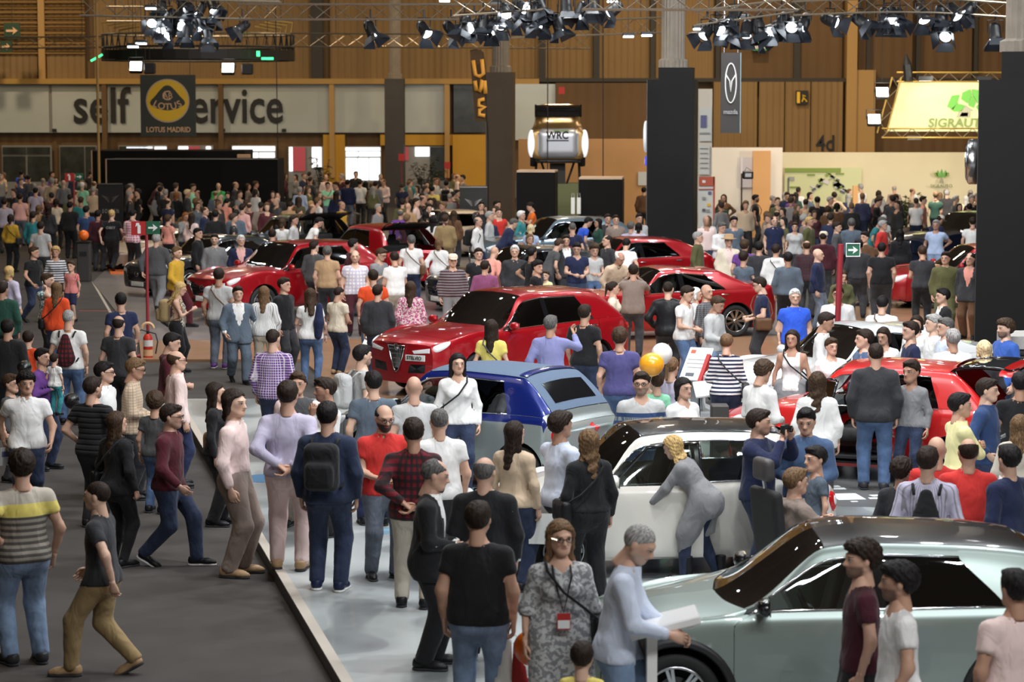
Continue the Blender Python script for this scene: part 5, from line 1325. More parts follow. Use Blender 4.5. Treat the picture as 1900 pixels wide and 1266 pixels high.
truss(T(900, 58, 76), T(1240, 46, 76), .45, lab='gold-lit truss behind the black column', pitch=.5)
truss(T(1080, 3, 48), T(1480, 4, 48), .30, lab='aluminium truss cut by the picture top above the column', pitch=.4)
truss(T(1290, 34, 58), T(1470, 10, 58), .32, lab='short sloping truss carrying spotlights above the hanging banner', pitch=.4)
truss(T(1470, 16, 58), T(1930, 24, 58), .32, lab='long curved truss carrying spotlights on the right', pitch=.4, curve=(0, 0, .12))
truss(T(840, 14, 50), T(1010, 2, 50), .34, lab='sloping truss carrying a thick cluster of spotlights', pitch=.4)
truss(T(150, 12, 70), T(520, 20, 70), .50, lab='wide truss carrying spotlights over the oval rig', pitch=.5)
truss(T(200, 26, 78), T(300, 26, 78), .45, lab='short truss stub hanging left of the spotlights', pitch=.5)
def ring_rig():
    d = 98.; c = T(368, 88, d); R = 3.75; e = empty('oval_lighting_rig', tuple(c)); tag(e, 'oval black lighting rig hanging above the black booth', 'lighting rig')
    n = 48
    for dz in (.5, .0, -.5):
        MB().tube([(R * math.cos(q), R * .8 * math.sin(q), dz) for q in np.linspace(0, 2 * math.pi, n + 1)[:-1]], .045, 6, closed=True).obj('ring', 'truss_alu' if dz > 0 else 'truss_black', e)
    mb = MB(); mb.tube([(R * math.cos(q), R * .8 * math.sin(q), (.5 if i % 2 else -.5)) for i, q in enumerate(np.linspace(0, 2 * math.pi, 2 * n + 1)[:-1])], .025, 4, closed=True); mb.obj('lattice', 'truss_black', e)
    sk = MB(); V = []; 
    for q in np.linspace(0, 2 * math.pi, n + 1)[:-1]: V += [(R * 1.01 * math.cos(q), R * .81 * math.sin(q), -.12), (R * 1.01 * math.cos(q), R * .81 * math.sin(q), -.5)]
    sk.add(V, [(2 * i, 2 * ((i + 1) % n), 2 * ((i + 1) % n) + 1, 2 * i + 1) for i in range(n)]); sk.obj('skirt', 'truss_black', e)
    for sx in (-1, 1):
        for k in range(4): MB().tube([(sx * (R - .1 - k * .22), -.3, .5), (sx * (R + .1 - k * .22 - .12), -.3, .95 - k * .1), (sx * (R - .9 - k * .2), -.3, 1.05 - k * .08)], .03, 5).obj('hoop', mat('truss_gold', (.5, .33, .08), .35, .7), e)
    MB().box((-R + .25, -R * .8, -.45), (.5, .08, .07), rot=(0, -.5, 0)).obj('green_lamp', mat('green_led', (.05, .9, .25), .4, emit=3.), e); MB().box((R - .75, -R * .79, -.48), (.45, .08, .09)).obj('green_lamp', 'green_led', e)
    for q in (.6, 2.5, 3.8, 5.6): MB().tube([(R * math.cos(q), R * .8 * math.sin(q), .5), (R * math.cos(q), R * .8 * math.sin(q), 16.98 - c[2])], .012, 5).obj('steel_cable', 'truss_black', e)
    MB().box((R - 1.1, -R * .79, -.3), (.12, .08, .2)).obj('green_lamp', 'green_led', e)
ring_rig()
bpy.context.view_layer.update()
# spotlight model: can, yoke, lens, barn doors
SPM = {}
def spot_meshes():
    b = MB(); b.lathe([(.001, .19), (.09, .19), (.115, .12), (.125, -.10), (.14, -.16), (.135, -.165)], 16, 'z'); SPM['can'] = b.mesh('can', 'lamp_body', True)
    l = MB(); l.lathe([(.001, -.13), (.115, -.14)], 16, 'z'); SPM['lens'] = l.mesh('lens', 'lens')
    y = MB(); y.tube([(-.16, 0, .0), (-.16, 0, .24), (.16, 0, .24), (.16, 0, .0)], .014, 6); y.tube([(0, 0, .24), (0, 0, .42)], .02, 6); SPM['yoke'] = y.mesh('yoke', 'lamp_body')
    d = MB(); d.add([(-.13, 0, 0), (.13, 0, 0), (.19, 0, -.20), (-.19, 0, -.20), (-.13, .006, 0), (.13, .006, 0), (.19, .006, -.20), (-.19, .006, -.20)], [(0, 1, 2, 3), (7, 6, 5, 4), (0, 4, 5, 1), (1, 5, 6, 2), (2, 6, 7, 3), (3, 7, 4, 0)]); SPM['door'] = d.mesh('barn_door', mat('barn_door', (.022, .027, .036), .4, .2))
spot_meshes()
rs = random.Random(3)
def spotlight(px, py, d, tilt, yaw, lab, grp, k=1.):
    c = T(px, py, d); e = empty('spotlight', tuple(c), yaw); e.scale = (k,) * 3; tag(e, lab, 'spotlight', grp)
    link('yoke', SPM['yoke'], e)
    can = link('can', SPM['can'], e, rot=(tilt, 0, 0)); link('lens', SPM['lens'], can)
    for j in range(4):
        a = j * math.pi / 2; bd = link('barn_door', SPM['door'], can, loc=(.135 * math.sin(a), -.135 * math.cos(a), -.16), rot=(-.55, 0, a))
SP = {('left', 'black spotlight with barn doors in the crowded cluster over the oval rig', 70.): [(282, 38), (298, 50), (315, 30), (330, 45), (318, 62), (345, 60), (352, 20), (372, 18), (366, 45), (395, 12), (405, 26), (386, 66), (450, 50), (300, 8), (338, 8)],
      ('mid', 'black spotlight with barn doors hanging alone from the bright truss', 60.): [(688, 55), (787, 55), (837, 55)],
      ('cluster', 'black spotlight with barn doors in the cluster beside the second column', 50.): [(862, 45), (880, 48), (897, 42), (912, 50), (930, 40), (938, 20), (958, 30), (985, 35), (1003, 20), (1010, 38), (1035, 45), (1050, 12), (1078, 20), (1098, 8), (1140, 18), (1000, 8), (968, 12)],
      ('right', 'black spotlight with barn doors on the truss above the hanging wing banner', 58.): [(1312, 58), (1330, 50), (1358, 55), (1362, 30), (1385, 55), (1408, 48), (1410, 62), (1440, 50), (1450, 40), (1470, 45), (1492, 42), (1540, 38), (1595, 38)],
      ('far right', 'black spotlight with barn doors on the curved truss over the green-lettered banner', 58.): [(1640, 32), (1655, 28), (1668, 32), (1712, 28), (1745, 28), (1770, 22), (1757, 62), (1846, 60), (1800, 15)]}
for (g_, lab, d_), L_ in SP.items():
    for (x, y) in L_: spotlight(x, y, d_, rs.uniform(-1.25, -.25), rs.uniform(-1.1, 1.1), lab, g_ + ' spotlights', 1.15 if d_ > 55 else .95)
def hang(e, c, r=.01, o=(0, 0, 0)):
    "steel wire from a hung thing up to the ceiling"
    q = e.matrix_basis.inverted() @ Vector((c[0] + o[0], c[1] + o[1], 16.99)); MB().tube([o, tuple(q)], r, 5).obj('hanging_wire', 'truss_black', e)
def flood(px, py, d, w, lab, rx=.5):
    c = T(px, py, d); e = empty('floodlight', tuple(c)); tag(e, lab, 'floodlight'); bpy.context.view_layer.update(); rt = (-rx, 0, 0)
    MB().box((0, .1, 0), (w * 1.15, .2, w), bevel=.03).obj('housing', 'lamp_body', e, rot=rt); MB().box((0, -.01, 0), (w, .02, w * .85)).obj('lens', 'flood_lens', e, rot=rt); MB().tube([(-w * .65, .1, 0), (-w * .65, .1, w * .8), (w * .65, .1, w * .8), (w * .65, .1, 0)], .02, 6).obj('bracket', 'lamp_body', e)
    hang(e, c, .01, (0, .1, w * .8))
flood(252, 123, 92, .42, 'glaring white floodlight above the black and yellow round-badge sign'); flood(423, 126, 92, .42, 'glaring white floodlight above the service lettering')
flood(1637, 171, 86, .40, 'upper warm white floodlight left of the green banner'); flood(1622, 221, 86, .40, 'lower warm white floodlight left of the green banner')
for (px, py, d_) in ((278, 127, 92), (459, 128, 92)):
    c = T(px, py, d_); o = MB().box(tuple(c), (.42, .3, .42), bevel=.04).obj('lamp_housing', 'lamp_body'); MB().tube([tuple(c), (c[0], c[1], 16.98)], .01, 5).obj('hanging_wire', 'truss_black', o); tag(o, 'small black unlit lamp housing hanging beside the %s floodlight' % ('first' if px < 300 else 'second'), 'lamp')
for k, (px, py) in enumerate(((1166, 66), (1200, 64), (1296, 52), (1380, 32), (1136, 1), (825, 0), (920, 6), (280, 14), (262, 79), (247, 85))):
    c = T(px, py, 64); e = empty('strip_lamp', tuple(c)); tag(e, 'small bright strip lamp under the trusses', 'lamp', 'strip lamps under the trusses'); MB().box((0, 0, .03), (.30, .2, .08), bevel=.02).obj('housing', 'lamp_body', e); MB().box((0, -.02, -.03), (.26, .16, .04)).obj('tube', 'lens', e); bpy.context.view_layer.update(); hang(e, c, .008, (0, 0, .05))
# hanging signs
def board(name, x0, x1, y0, y1, d, m, lab, cat='sign', th=.06):
    a, b = T(x0, y0, d), T(x1, y1, d); e = empty(name, ((a[0] + b[0]) / 2, d, (a[2] + b[2]) / 2)); tag(e, lab, cat); w, h = b[0] - a[0], a[2] - b[2]
    MB().box((0, 0, 0), (w, th, h)).obj('panel', m, e); return e, w, h
e, w, h = board('hanging_sign', 260, 364, 139, 253, 92, 'dark_green_ink', 'black square sign with yellow round LOTUS badge and LOTUS MADRID lettering')
def disc(mbx, c, r, y0, y1, n=40, sx=1.): return mbx.prism([(c[0] + r * sx * math.cos(q), c[1] + r * math.sin(q)) for q in np.linspace(0, 2 * math.pi, n + 1)[:-1]], y0, y1)
k = w / 104.
disc(MB(), (-.5 * k, 9 * k), 41 * k, -.07, -.03).obj('badge_ring', mat('ring_gold', (.55, .42, .30), .4), e); disc(MB(), (-.5 * k, 9 * k), 38.5 * k, -.085, -.03).obj('badge_disc', 'gold_yellow', e)
tri = [(0, 29), (4, 28.5), (8, 26), (14, 20), (24, 8), (31, 1), (33, -4), (31, -8), (20, -14), (8, -17), (0, -18)]; tri = [((x - .5) * k, (z + 9) * k) for x, z in tri] + [((-x - .5) * k, (z + 9) * k) for x, z in tri[::-1]][1:-1]
MB().prism(tri, -.10, -.03).obj('badge_shield', 'dark_green_ink', e)
for i, ch in enumerate('LOTUS'):
    a = (i - 2) * .24; rr = 46 * k; text(ch, (-.5 * k + rr * math.sin(a) * 1.05, -.115, 43 * k - rr * math.cos(a) + .5 * k), .34, 'ink_peach', parent=e, bold=.004, name='badge_letter').rotation_euler = (math.pi / 2, -a, 0)
text('C', (-2 * k, -.115, 18 * k), .50, 'ink_peach', parent=e, name='monogram'); text('AB', (0, -.12, 18 * k), .30, 'ink_peach', parent=e, name='monogram')
text('LOTUS MADRID', (0, -.05, -45.5 * k), .27, 'ink_peach', parent=e, bold=.006, width=83 * k)
for sx in (-1, 1): MB().tube([(sx * w * .4, 0, h / 2), (sx * w * .4, 0, 16.99 - e.location[2])], .012, 5).obj('hanger', 'truss_black', e)
e, w, h = board('hanging_banner', 1338, 1373, 98, 247, 66, 'clad_dark', 'tall dark hanging banner with chrome wing emblem painted white and mazda lettering')
_m = MB(); _m.tube([(.145 * math.cos(q), -.05, .26 + .52 * math.sin(q)) for q in np.linspace(0, 2 * math.pi, 33)[:-1]], .018, 6, closed=True); _m.tube([(-.14, -.05, .50), (-.03, -.05, .32), (0, -.05, .02), (.03, -.05, .32), (.14, -.05, .50)], .018, 6); _m.obj('emblem', 'ink_white', e, True)  # flat white emblem colour stands in for the bright shine of chrome
text('mazda', (0, -.05, -.50), .17, 'ink_grey', parent=e, width=w * .72, bold=.004); MB().box((w / 2, -.01, 0), (.02, .08, h)).obj('edge_strip', mat('edge_blue', (.25, .38, .42), .4), e)
for sx in (-.18, .18): MB().tube([(sx, 0, h / 2), (sx, 0, 16.99 - e.location[2])], .014, 5).obj('hanger', 'alloy', e)
# curved flag
fl = MB(); pts = []
d = 84.; 
for t in np.linspace(0, 1, 12): pts.append((872 + 10 * t ** 1.2 + (1 - t) * 0, 94 + 132 * t))
Lf = [T(x, y, d) for x, y in pts]; Rt = [T(899 + 5 * t + (-6 if t < .08 else 0), 98 + 128 * t - (6 if t < .05 else 0), d - .1) for t in np.linspace(0, 1, 12)]
V = Lf + Rt + [p + np.array([0, .03, 0]) for p in Lf] + [p + np.array([0, .03, 0]) for p in Rt]; F = [(i, i + 1, 13 + i, 12 + i) for i in range(11)] + [(24 + i, 36 + i, 37 + i, 25 + i) for i in range(11)] + [(i, 24 + i, 25 + i, i + 1) for i in range(11)] + [(12 + i, 13 + i, 37 + i, 36 + i) for i in range(11)]
cfl = np.mean(V, 0); e = empty('feather_flag', (cfl[0], cfl[1], cfl[2])); tag(e, 'brown feather flag with orange rounded WRC letters beside the second column', 'flag'); link('cloth', new_mesh('cloth', [v - cfl for v in V], F, mat('flag_brown', (.10, .06, .03), .8, noise=.2)), e)
MB().tube([np.array(Lf[0]) - cfl, T(885, 92, d) - cfl, T(896, 97, d) - cfl, np.array(Rt[2]) - cfl, np.array(Rt[-1]) - cfl, T(906, 262, d) - cfl, np.array([T(906, 262, d)[0], d, 0.]) - cfl], .025, 6).obj('pole', 'truss_black', e)
def stroke(P, parent, r=.075): MB().tube([T(x, y, d - .2) - cfl for x, y in P], r, 6).obj('letter', 'ink_orange', parent, True)
stroke([(878, 112), (882, 139), (890, 142), (897, 137), (894, 110)], e); stroke([(881, 150), (884, 168), (890, 170), (893, 162), (894, 148), (899, 150), (901, 174)], e); stroke([(899, 184), (889, 186), (888, 196), (900, 199), (890, 204), (889, 213), (900, 215)], e)
# green banner in its truss frame
dB = 87.; e0 = T(1760, 195, dB); e = empty('truss_banner', tuple(e0)); tag(e, 'pale green truss-framed banner with green tree logo and SIGRAUTO lettering', 'banner')
def R_(x, y, dy=0.): return T(x, y, dB) - e0 + np.array([0, dy, 0])
mat('banner_green', (.50, .54, .28), .6, noise=.05, nscale=1.); mat('leaf_green', (.10, .34, .04), .5); mat('logo_grey', (.30, .29, .20), .5); mat('pale_letter', (.15, .20, .04), .5)
q = [R_(1668, 152), R_(1990, 152), R_(1990, 244), R_(1645, 244)]
link('cloth', new_mesh('cloth', q + [p + np.array([0, .05, 0]) for p in q], [(3, 2, 1, 0), (4, 5, 6, 7), (0, 1, 5, 4), (1, 2, 6, 5), (2, 3, 7, 6), (3, 0, 4, 7)], 'banner_green'), e)
for (A, B_) in (((1664, 143), (1992, 143)), ((1636, 247), (1992, 247)), ((1664, 143), (1636, 247))):
    a, b = R_(*A), R_(*B_); n = int(np.linalg.norm(b - a) / .35); off = np.array([.16, 0, 0]) if A[0] != B_[0] and abs(A[1] - B_[1]) > 50 else np.array([0, 0, .16])
    for o_ in (off, -off): MB().tube([a + o_, b + o_], .03, 6).obj('chord', 'truss_gold', e)
    MB().tube([a + (b - a) * t + (off if i % 2 else -off) for i, t in enumerate(np.linspace(0, 1, n + 1))], .02, 4).obj('lattice', 'truss_alu', e)
def leaf(poly, m='leaf_green'): MB().prism([(R_(x, y)[0], R_(x, y)[2]) for x, y in poly], -.05, -.01).obj('logo_leaf', m, e)
leaf([(1757, 198), (1766, 178), (1780, 176), (1776, 190), (1768, 203)]); leaf([(1764, 203), (1776, 192), (1790, 196), (1784, 206), (1770, 207)]); leaf([(1783, 184), (1786, 172), (1800, 166), (1803, 176), (1795, 192)]); leaf([(1797, 196), (1800, 180), (1806, 178), (1810, 190), (1806, 200)]); leaf([(1805, 176), (1803, 166), (1818, 168), (1822, 184), (1814, 192)]); leaf([(1811, 198), (1820, 190), (1832, 184), (1838, 200), (1816, 206)])
leaf([(1774, 218), (1781, 207), (1792, 196), (1806, 206), (1800, 206), (1799, 218)], 'logo_grey')
leaf([(1780, 216), (1784, 209), (1796, 209), (1795, 216)], 'banner_green')
text('SIGRAUTO', tuple(R_(1780, 229, -.05)), .42, 'pale_letter', parent=e, bold=.008, width=(1842 - 1726) * dB / FS, shear=.1)
for k in range(2): MB().box(tuple(R_(1712 + k * 108, 146, -.5)), (.5, .3, .16)).obj('lamp', 'lamp_body', e); MB().box(tuple(R_(1712 + k * 108, 149, -.5)), (.4, .2, .05)).obj('lens', 'lens', e)
lamp('banner_light', 'AREA', tuple(T(1760, 138, dB - 1.6)), 28, (1., .95, .8), .6, target=tuple(T(1760, 195, dB)))
MB().box(tuple(R_(1697, 256, .2)), (.5, .3, .14)).obj('projector', 'lamp_body', e)
o = MB().tube([tuple(T(1681, 100, 87)), tuple(T(1683, 120, 87)), tuple(T(1686, 150, 87))], [.03, .16, .16], 10).obj('chain_hoist', 'lamp_body'); tag(o, 'black chain hoist hanging over the green banner corner', 'hoist')
# poles and cables
for (x0, y0, x1, y1, d, lab) in ((180, 60, 183, 280, 90, 'thin brass coloured stand post left of the round-badge sign'), (509, 110, 517, 330, 90, 'thin black cable pole right of the service lettering'), (1016, 65, 1016, 330, 80, 'thin dark cable hanging in front of the raised car'), (1117, 40, 1119, 330, 80, 'thin dark cable hanging right of the raised car')):
    a, b = T(x0, y0, d), T(x1, y1, d); a = np.array([a[0], a[1], 16.99]); b = np.array([b[0], b[1], 0.]) if 'cable ' not in lab[:30] or 'pole' in lab else b; o = MB().tube([a, (a + b) / 2, b], .05 if 'post' in lab else .018, 8).obj('hanging_pole' if 'pole' in lab or 'post' in lab else 'hanging_cable', 'post_light' if 'brass' in lab else 'truss_black'); tag(o, lab, 'pole' if 'pole' in lab or 'post' in lab else 'cable')
# ------------------------------------------------------------------ booths and their furniture
mat('booth_black', (.007, .007, .0075), .7, spec=.15, noise=.1, nscale=2); mat('booth_edge', (.62, .40, .26), .6); mat('peach_wall', (.62, .33, .13), .7, noise=.06, nscale=1.); mat('white_wall', (.72, .66, .58), .7, noise=.04, nscale=1.); mat('cream_wall', (.72, .64, .44), .7, noise=.04, nscale=.8)
mat('totem_black', (.012, .013, .014), .35)
def gbox(name, x0, x1, ytop, d, m, depth=.3, parent=None, zbot=0., bevel=0.):
    a, b = at_d(x0, ytop, d), at_d(x1, ytop, d)
    return MB().box(((a[0] + b[0]) / 2, d + depth / 2, (a[2] + zbot) / 2), (b[0] - a[0], depth, a[2] - zbot), bevel=bevel).obj(name, m, parent)
e = empty('black_booth', (0, 0, 0)); tag(e, 'large black windowless booth of two stepped walls below the round-badge sign', 'booth')
gbox('rear_wall', 170, 455, 280, 99.5, 'booth_black', 3., e); gbox('front_wall', 197, 516, 296, 96, 'booth_black', 2.5, e); gbox('edge_strip', 195.4, 197.2, 295, 95.9, 'booth_edge', .1, e); gbox('edge_strip', 168.8, 170.2, 279, 99.4, 'booth_edge', .1, e); gbox('end_panel', 440, 462, 287, 99, 'booth_edge', .6, e); gbox('top_trim', 197, 516, 294.6, 95.9, 'frame_grey', .08, e, zbot=at_d(197, 296, 95.9)[2])
def totem(x0, x1, y0, d, lab):
    a, b = at_d(x0, y0, d), at_d(x1, y0, d); w, h = b[0] - a[0], a[2]; e = empty('totem_sign', ((a[0] + b[0]) / 2, d, 0)); tag(e, lab, 'sign')
    MB().box((0, 0, h / 2), (w, .12, h)).obj('panel', 'totem_black', e); MB().box((0, -.02, h - .02), (w, .16, .04)).obj('top_rail', 'alloy', e); k = w / 46
    for s in (-1, 1):
        for j in range(4): MB().add([(s * .02, -.075, h - .5 - .05 * j), (s * (.30 - .06 * j), -.075, h - .40 - .055 * j), (s * (.24 - .05 * j), -.075, h - .46 - .055 * j)], [(0, 1, 2) if s > 0 else (2, 1, 0)]).obj('wing_feather', 'alloy', e)
    text('SOLTEN', (0, -.07, h - .95), .20, 'ink_grey', parent=e, spacing=1.5, width=w * .66)
totem(182, 228, 340, 84, 'black totem with silver wings and spaced lettering left of the low sports cars'); totem(853, 904, 346, 82, 'black totem with silver wings and spaced lettering before the brown column')
def cube(x0, x1, y0, d, lab, side):
    a, b = at_d(x0, y0, d), at_d(x1, y0, d); w, h = b[0] - a[0], a[2]; e = empty('display_cube', ((a[0] + b[0]) / 2, d + w / 2, 0), -.10); tag(e, lab, 'booth')
    MB().box((0, 0, h / 2), (w, w, h), bevel=.02).obj('body', 'booth_black', e); MB().box((0, 0, h + .03), (w, w, .06)).obj('lid', mat('lid_pale', (.62, .46, .34), .6), e); MB().box((-w / 2 - .012, 0, h / 2), (.02, w * .98, h * .98)).obj('side_panel', 'clad_dark', e)
    if side: 
        for s in (-1, 1): MB().add([(-w / 2 - .03, s * .03, h - .95), (-w / 2 - .03, s * .13, h - .5), (-w / 2 - .03, s * .04, h - .55)], [(0, 1, 2)]).obj('emblem', 'alloy', e)
    return e
cube(962, 1033, 320, 77.6, 'taller black display cube with silver emblem under the raised silver car', True); cube(1078, 1158, 333, 75.6, 'lower black display cube with white bags hanging on its side', False)
for k, px in enumerate((1063, 1074)):
    c = at_d(px, 376, 75.4); e = empty('paper_bag', tuple(c)); tag(e, 'flat white paper bag hanging beside the lower black cube', 'bag', 'white bags on the black cube'); MB().box((0, 0, -.1), (.12, .05, .5), bevel=.01).obj('sack', 'ink_white', e); MB().tube([(-.04, 0, .15), (-.03, 0, .28), (.03, 0, .28), (.04, 0, .15)], .006, 5).obj('handle', 'ink_white', e)
# raised rally car rear
def rally():
    d = 81.2; c = at_d(1035, 250, d); e = empty('raised_rally_car', tuple(c)); tag(e, 'silver and gold rally car shell raised nose-down with WRC lettering on its tail', 'car')
    g = Grid((-1.15, -.9, -1.1), (1.15, 2.9, 1.25), .07); f = g.field(); r, X, Y, Z = g.sub((-9,) * 3, (9,) * 3)
    b = smin(d_box(X, Y, Z, (0, 1., -.30), (.92, 1.7, .52), .3), d_box(X, Y, Z, (0, 1.2, .45), (.74, 1.3, .55), .3), .3)
    f[r] = np.maximum(b, -(Y + .55)); V, Q = surface(g, f); link('shell', new_mesh('shell', V, Q, paint('rally_gold', (.42, .26, .10), .6, .3), True), e)
    g = Grid((-.9, -.9, -1.0), (.9, .2, .4), .06); f = g.field(); r, X, Y, Z = g.sub((-9,) * 3, (9,) * 3); f[r] = d_box(X, Y, Z, (0, -.35, -.28), (.70, .30, .50), .22); V, Q = surface(g, f); link('tail_panel', new_mesh('tail_panel', V, Q, paint('rally_silver', (.50, .52, .58), .5, .35), True), e)
    for s in (-1, 1):
        g = Grid((-.35, -.4, -.6), (.35, .4, .6), .04); f = g.field(); put_ell(g, f, (0, 0, 0), (.13, .2, .46), .02); V, Q = surface(g, f); link('side_light', new_mesh('side_light', V, Q, mat('rally_light', (.85, .9, .95), .3, emit=.7), True), e, loc=(s * .86, -.42, -.28))
    w = MB(); w.box((0, -.42, .88), (1.5, .5, .10), rot=(.15, 0, 0), bevel=.03); w.box((0, -.35, .72), (1.46, .12, .26), bevel=.03)
    for s in (-1, 1): w.box((s * .73, -.38, .78), (.06, .55, .42), bevel=.02)
    w.obj('rear_wing', 'gloss_black', e)
    text('WRC', (-.02, -.675, -.02), .34, 'ink_black', parent=e, bold=.01, width=.72); MB().box((-.02, -.675, -.18), (.72, .02, .035)).obj('underline', 'ink_black', e); MB().box((.1, -.66, .14), (.5, .02, .03)).obj('stripe', 'leaf_green', e)
    MB().box((0, -.45, -.86), (1.5, .3, .10), bevel=.03).obj('rear_diffuser', 'gloss_black', e)
    z0 = -c[2]
    fr = MB()
    for s in (-1, 1): fr.tube([(s * .55, 0, -.85), (s * .3, .2, -1.6)], .04, 6); fr.tube([(s * .7, .2, -.85), (s * .8, .3, z0 + .02)], .05, 6)
    fr.box((0, .4, -1.3), (.5, .8, .7)); fr.obj('lift_frame', 'post_dark', e)
    MB().box((0, .6, z0 / 2 - .8), (2.6, 1.6, (-z0 - 1.6))).obj('plinth', mat('plinth_green', (.20, .22, .10), .7), e)
    for s in (-1, 1): MB().lathe([(.001, -.1), (.28, -.1), (.30, 0), (.28, .1), (.001, .1)], 20, 'x', (s * .80, .2, -.75)).obj('wheel', 'rubber', e)
rally()
# exhibition walls
o = gbox('wall_exhibit', 962, 1212, 258, 95, 'peach_wall', .3); struct(o)
o = gbox('wall_exhibit', 1297, 1452, 274, 88, 'white_wall', .3); struct(o)
a = at_d(1397, 280, 87.6); b = at_d(1430, 280, 87.6); struct(MB().box(((a[0] + b[0]) / 2, 87.6, a[2] / 2), (b[0] - a[0], .1, a[2])).obj('wall_exhibit', 'peach_wall'))
o = gbox('wall_exhibit', 1296, 1322, 165, 78, 'white_wall', .2); struct(o)
struct(gbox('wall_exhibit', 1450, 2050, 283, 92, 'cream_wall', .3))
def sheet(x0, x1, y0, y1, d, m, name='panel', parent=None):
    a, b = at_d(x0, y0, d), at_d(x1, y1, d); return MB().box(((a[0] + b[0]) / 2, d, (a[2] + b[2]) / 2), (b[0] - a[0], .03, a[2] - b[2])).obj(name, m, parent)
mat('poster_pale', (.66, .68, .66), .6); mat('poster_lilac', (.62, .58, .62), .6); mat('poster_green', (.62, .64, .36), .6); mat('poster_red', (.50, .10, .05), .6); mat('ink_olive', (.22, .30, .05), .6); mat('ink_dim', (.10, .11, .13), .6); mat('ink_lilac', (.14, .14, .30), .6)
e = empty('info_board', (0, 0, 0)); tag(e, 'white information board with red header by the black column', 'board'); sheet(1296, 1326, 328, 440, 76, 'poster_pale', parent=e); gbox('foot_panel', 1297, 1325, 438, 76, 'poster_red', .05, e); sheet(1297, 1325, 328, 345, 75.95, 'poster_red', 'header', e); sheet(1296, 1325, 350.5, 352, 75.95, 'poster_red', 'rule', e); sheet(1323.5, 1326, 328, 420, 75.95, 'poster_red', 'rule', e)
for (x, y, m) in ((1317, 358, 'ink_lilac'), (1315, 380, 'gold_yellow'), (1306, 390, 'ink_dim'), (1314, 391, 'ink_grey'), (1306, 337, 'ink_white'), (1306, 368, 'ink_grey')): sheet(x - 3, x + 3, y - 2.5, y + 2.5, 75.94, m, 'mark', e)
e = empty('wall_poster', (0, 0, 0)); tag(e, 'pale tall poster with dark square emblem on the white wall', 'poster'); sheet(1298, 1320, 200, 262, 77.9, 'poster_pale', parent=e); sheet(1300, 1311, 214, 237, 77.85, 'ink_lilac', 'emblem', e); sheet(1298, 1317, 246, 249, 77.85, 'ink_grey', 'line', e)
e = empty('wall_poster', (0, 0, 0)); tag(e, 'white poster with fine grey diagram above the information board', 'poster'); sheet(1297, 1316, 270, 324, 77.9, 'poster_pale', parent=e)
for k in range(5): sheet(1299, 1313, 275 + k * 9, 276.2 + k * 9, 77.85, 'ink_grey', 'line', e)
e = empty('wall_poster', (0, 0, 0)); tag(e, 'plain lilac-grey sheet behind the lamp stand', 'poster'); sheet(1374, 1396, 292, 348, 87.9, 'poster_lilac', parent=e)
e = empty('wall_poster', (0, 0, 0)); tag(e, 'white sheet fixed on the orange wall beside the black column', 'poster'); sheet(1184, 1206, 319, 344, 94.9, 'poster_pale', parent=e)
e = empty('wall_mural', (0, 0, 0)); tag(e, 'green printed mural of a recycling plant on the cream stand wall', 'mural'); sheet(1456, 1597, 311, 425, 91.8, 'poster_green', parent=e); sheet(1456, 1560, 312, 320, 91.75, 'ink_olive', 'header', e)
for (x0, x1, y0, y1, m) in ((1466, 1484, 346, 349, 'ink_olive'), (1498, 1512, 323, 326, 'ink_olive'), (1551, 1566, 321, 324, 'ink_olive'), (1462, 1464, 330, 360, 'ink_dim'), (1464, 1474, 328, 335, 'ink_grey'), (1592, 1598, 370, 384, 'leaf_green')): sheet(x0, x1, y0, y1, 91.75, m, 'print', e)
rr = random.Random(5)
for k in range(34):
    t = rr.random(); x = 1502 + 75 * t + rr.uniform(-6, 6); y = 360 - 36 * (1 - abs(2 * t - .9)) + rr.uniform(-3, 8); w_ = rr.uniform(4, 14); h_ = rr.uniform(1.5, 6)
    a = at_d(x, y, 91.74); MB().box(tuple(a), (w_ * .02, .02, h_ * .02), rot=(0, -.45 + rr.choice((0, .9)), 0)).obj('print', rr.choice(('ink_dim', 'ink_grey', 'ink_dim', 'ink_olive', 'poster_lilac')), e)
e = empty('wall_logo', tuple(at_d(1747, 325, 91.7))); tag(e, 'small green tree logo with SIGRAUTO lettering on the cream wall', 'logo')
for s in (-1, 0, 1):
    for k_ in (0, 1):
        if s == 0 and k_: continue
        cx_ = s * (.11 + .08 * k_); MB().prism([(cx_ - .05, -.08 + .04 * k_), (cx_ - .06 + .03 * s, .08), (cx_ + .03 * s, .24 - .07 * k_ * 1.3 - .05 * abs(s)), (cx_ + .06 + .03 * s, .08), (cx_ + .05, -.08 + .04 * k_)], -.02, .0).obj('leaf', 'ink_olive' if k_ else 'leaf_green', e)
MB().prism([(-.08, -.28), (-.06, -.16), (0, -.08), (.06, -.16), (.08, -.28)], -.02, 0).obj('trunk', 'logo_grey', e); text('SIGRAUTO', (0, -.01, -.40), .16, 'pale_letter', parent=e, width=.8)
o = gbox('booth_post', 1583, 1592, 345, 88, 'peach_wall', .15); tag(o, 'slim orange-brown upright post in front of the green mural', 'post')
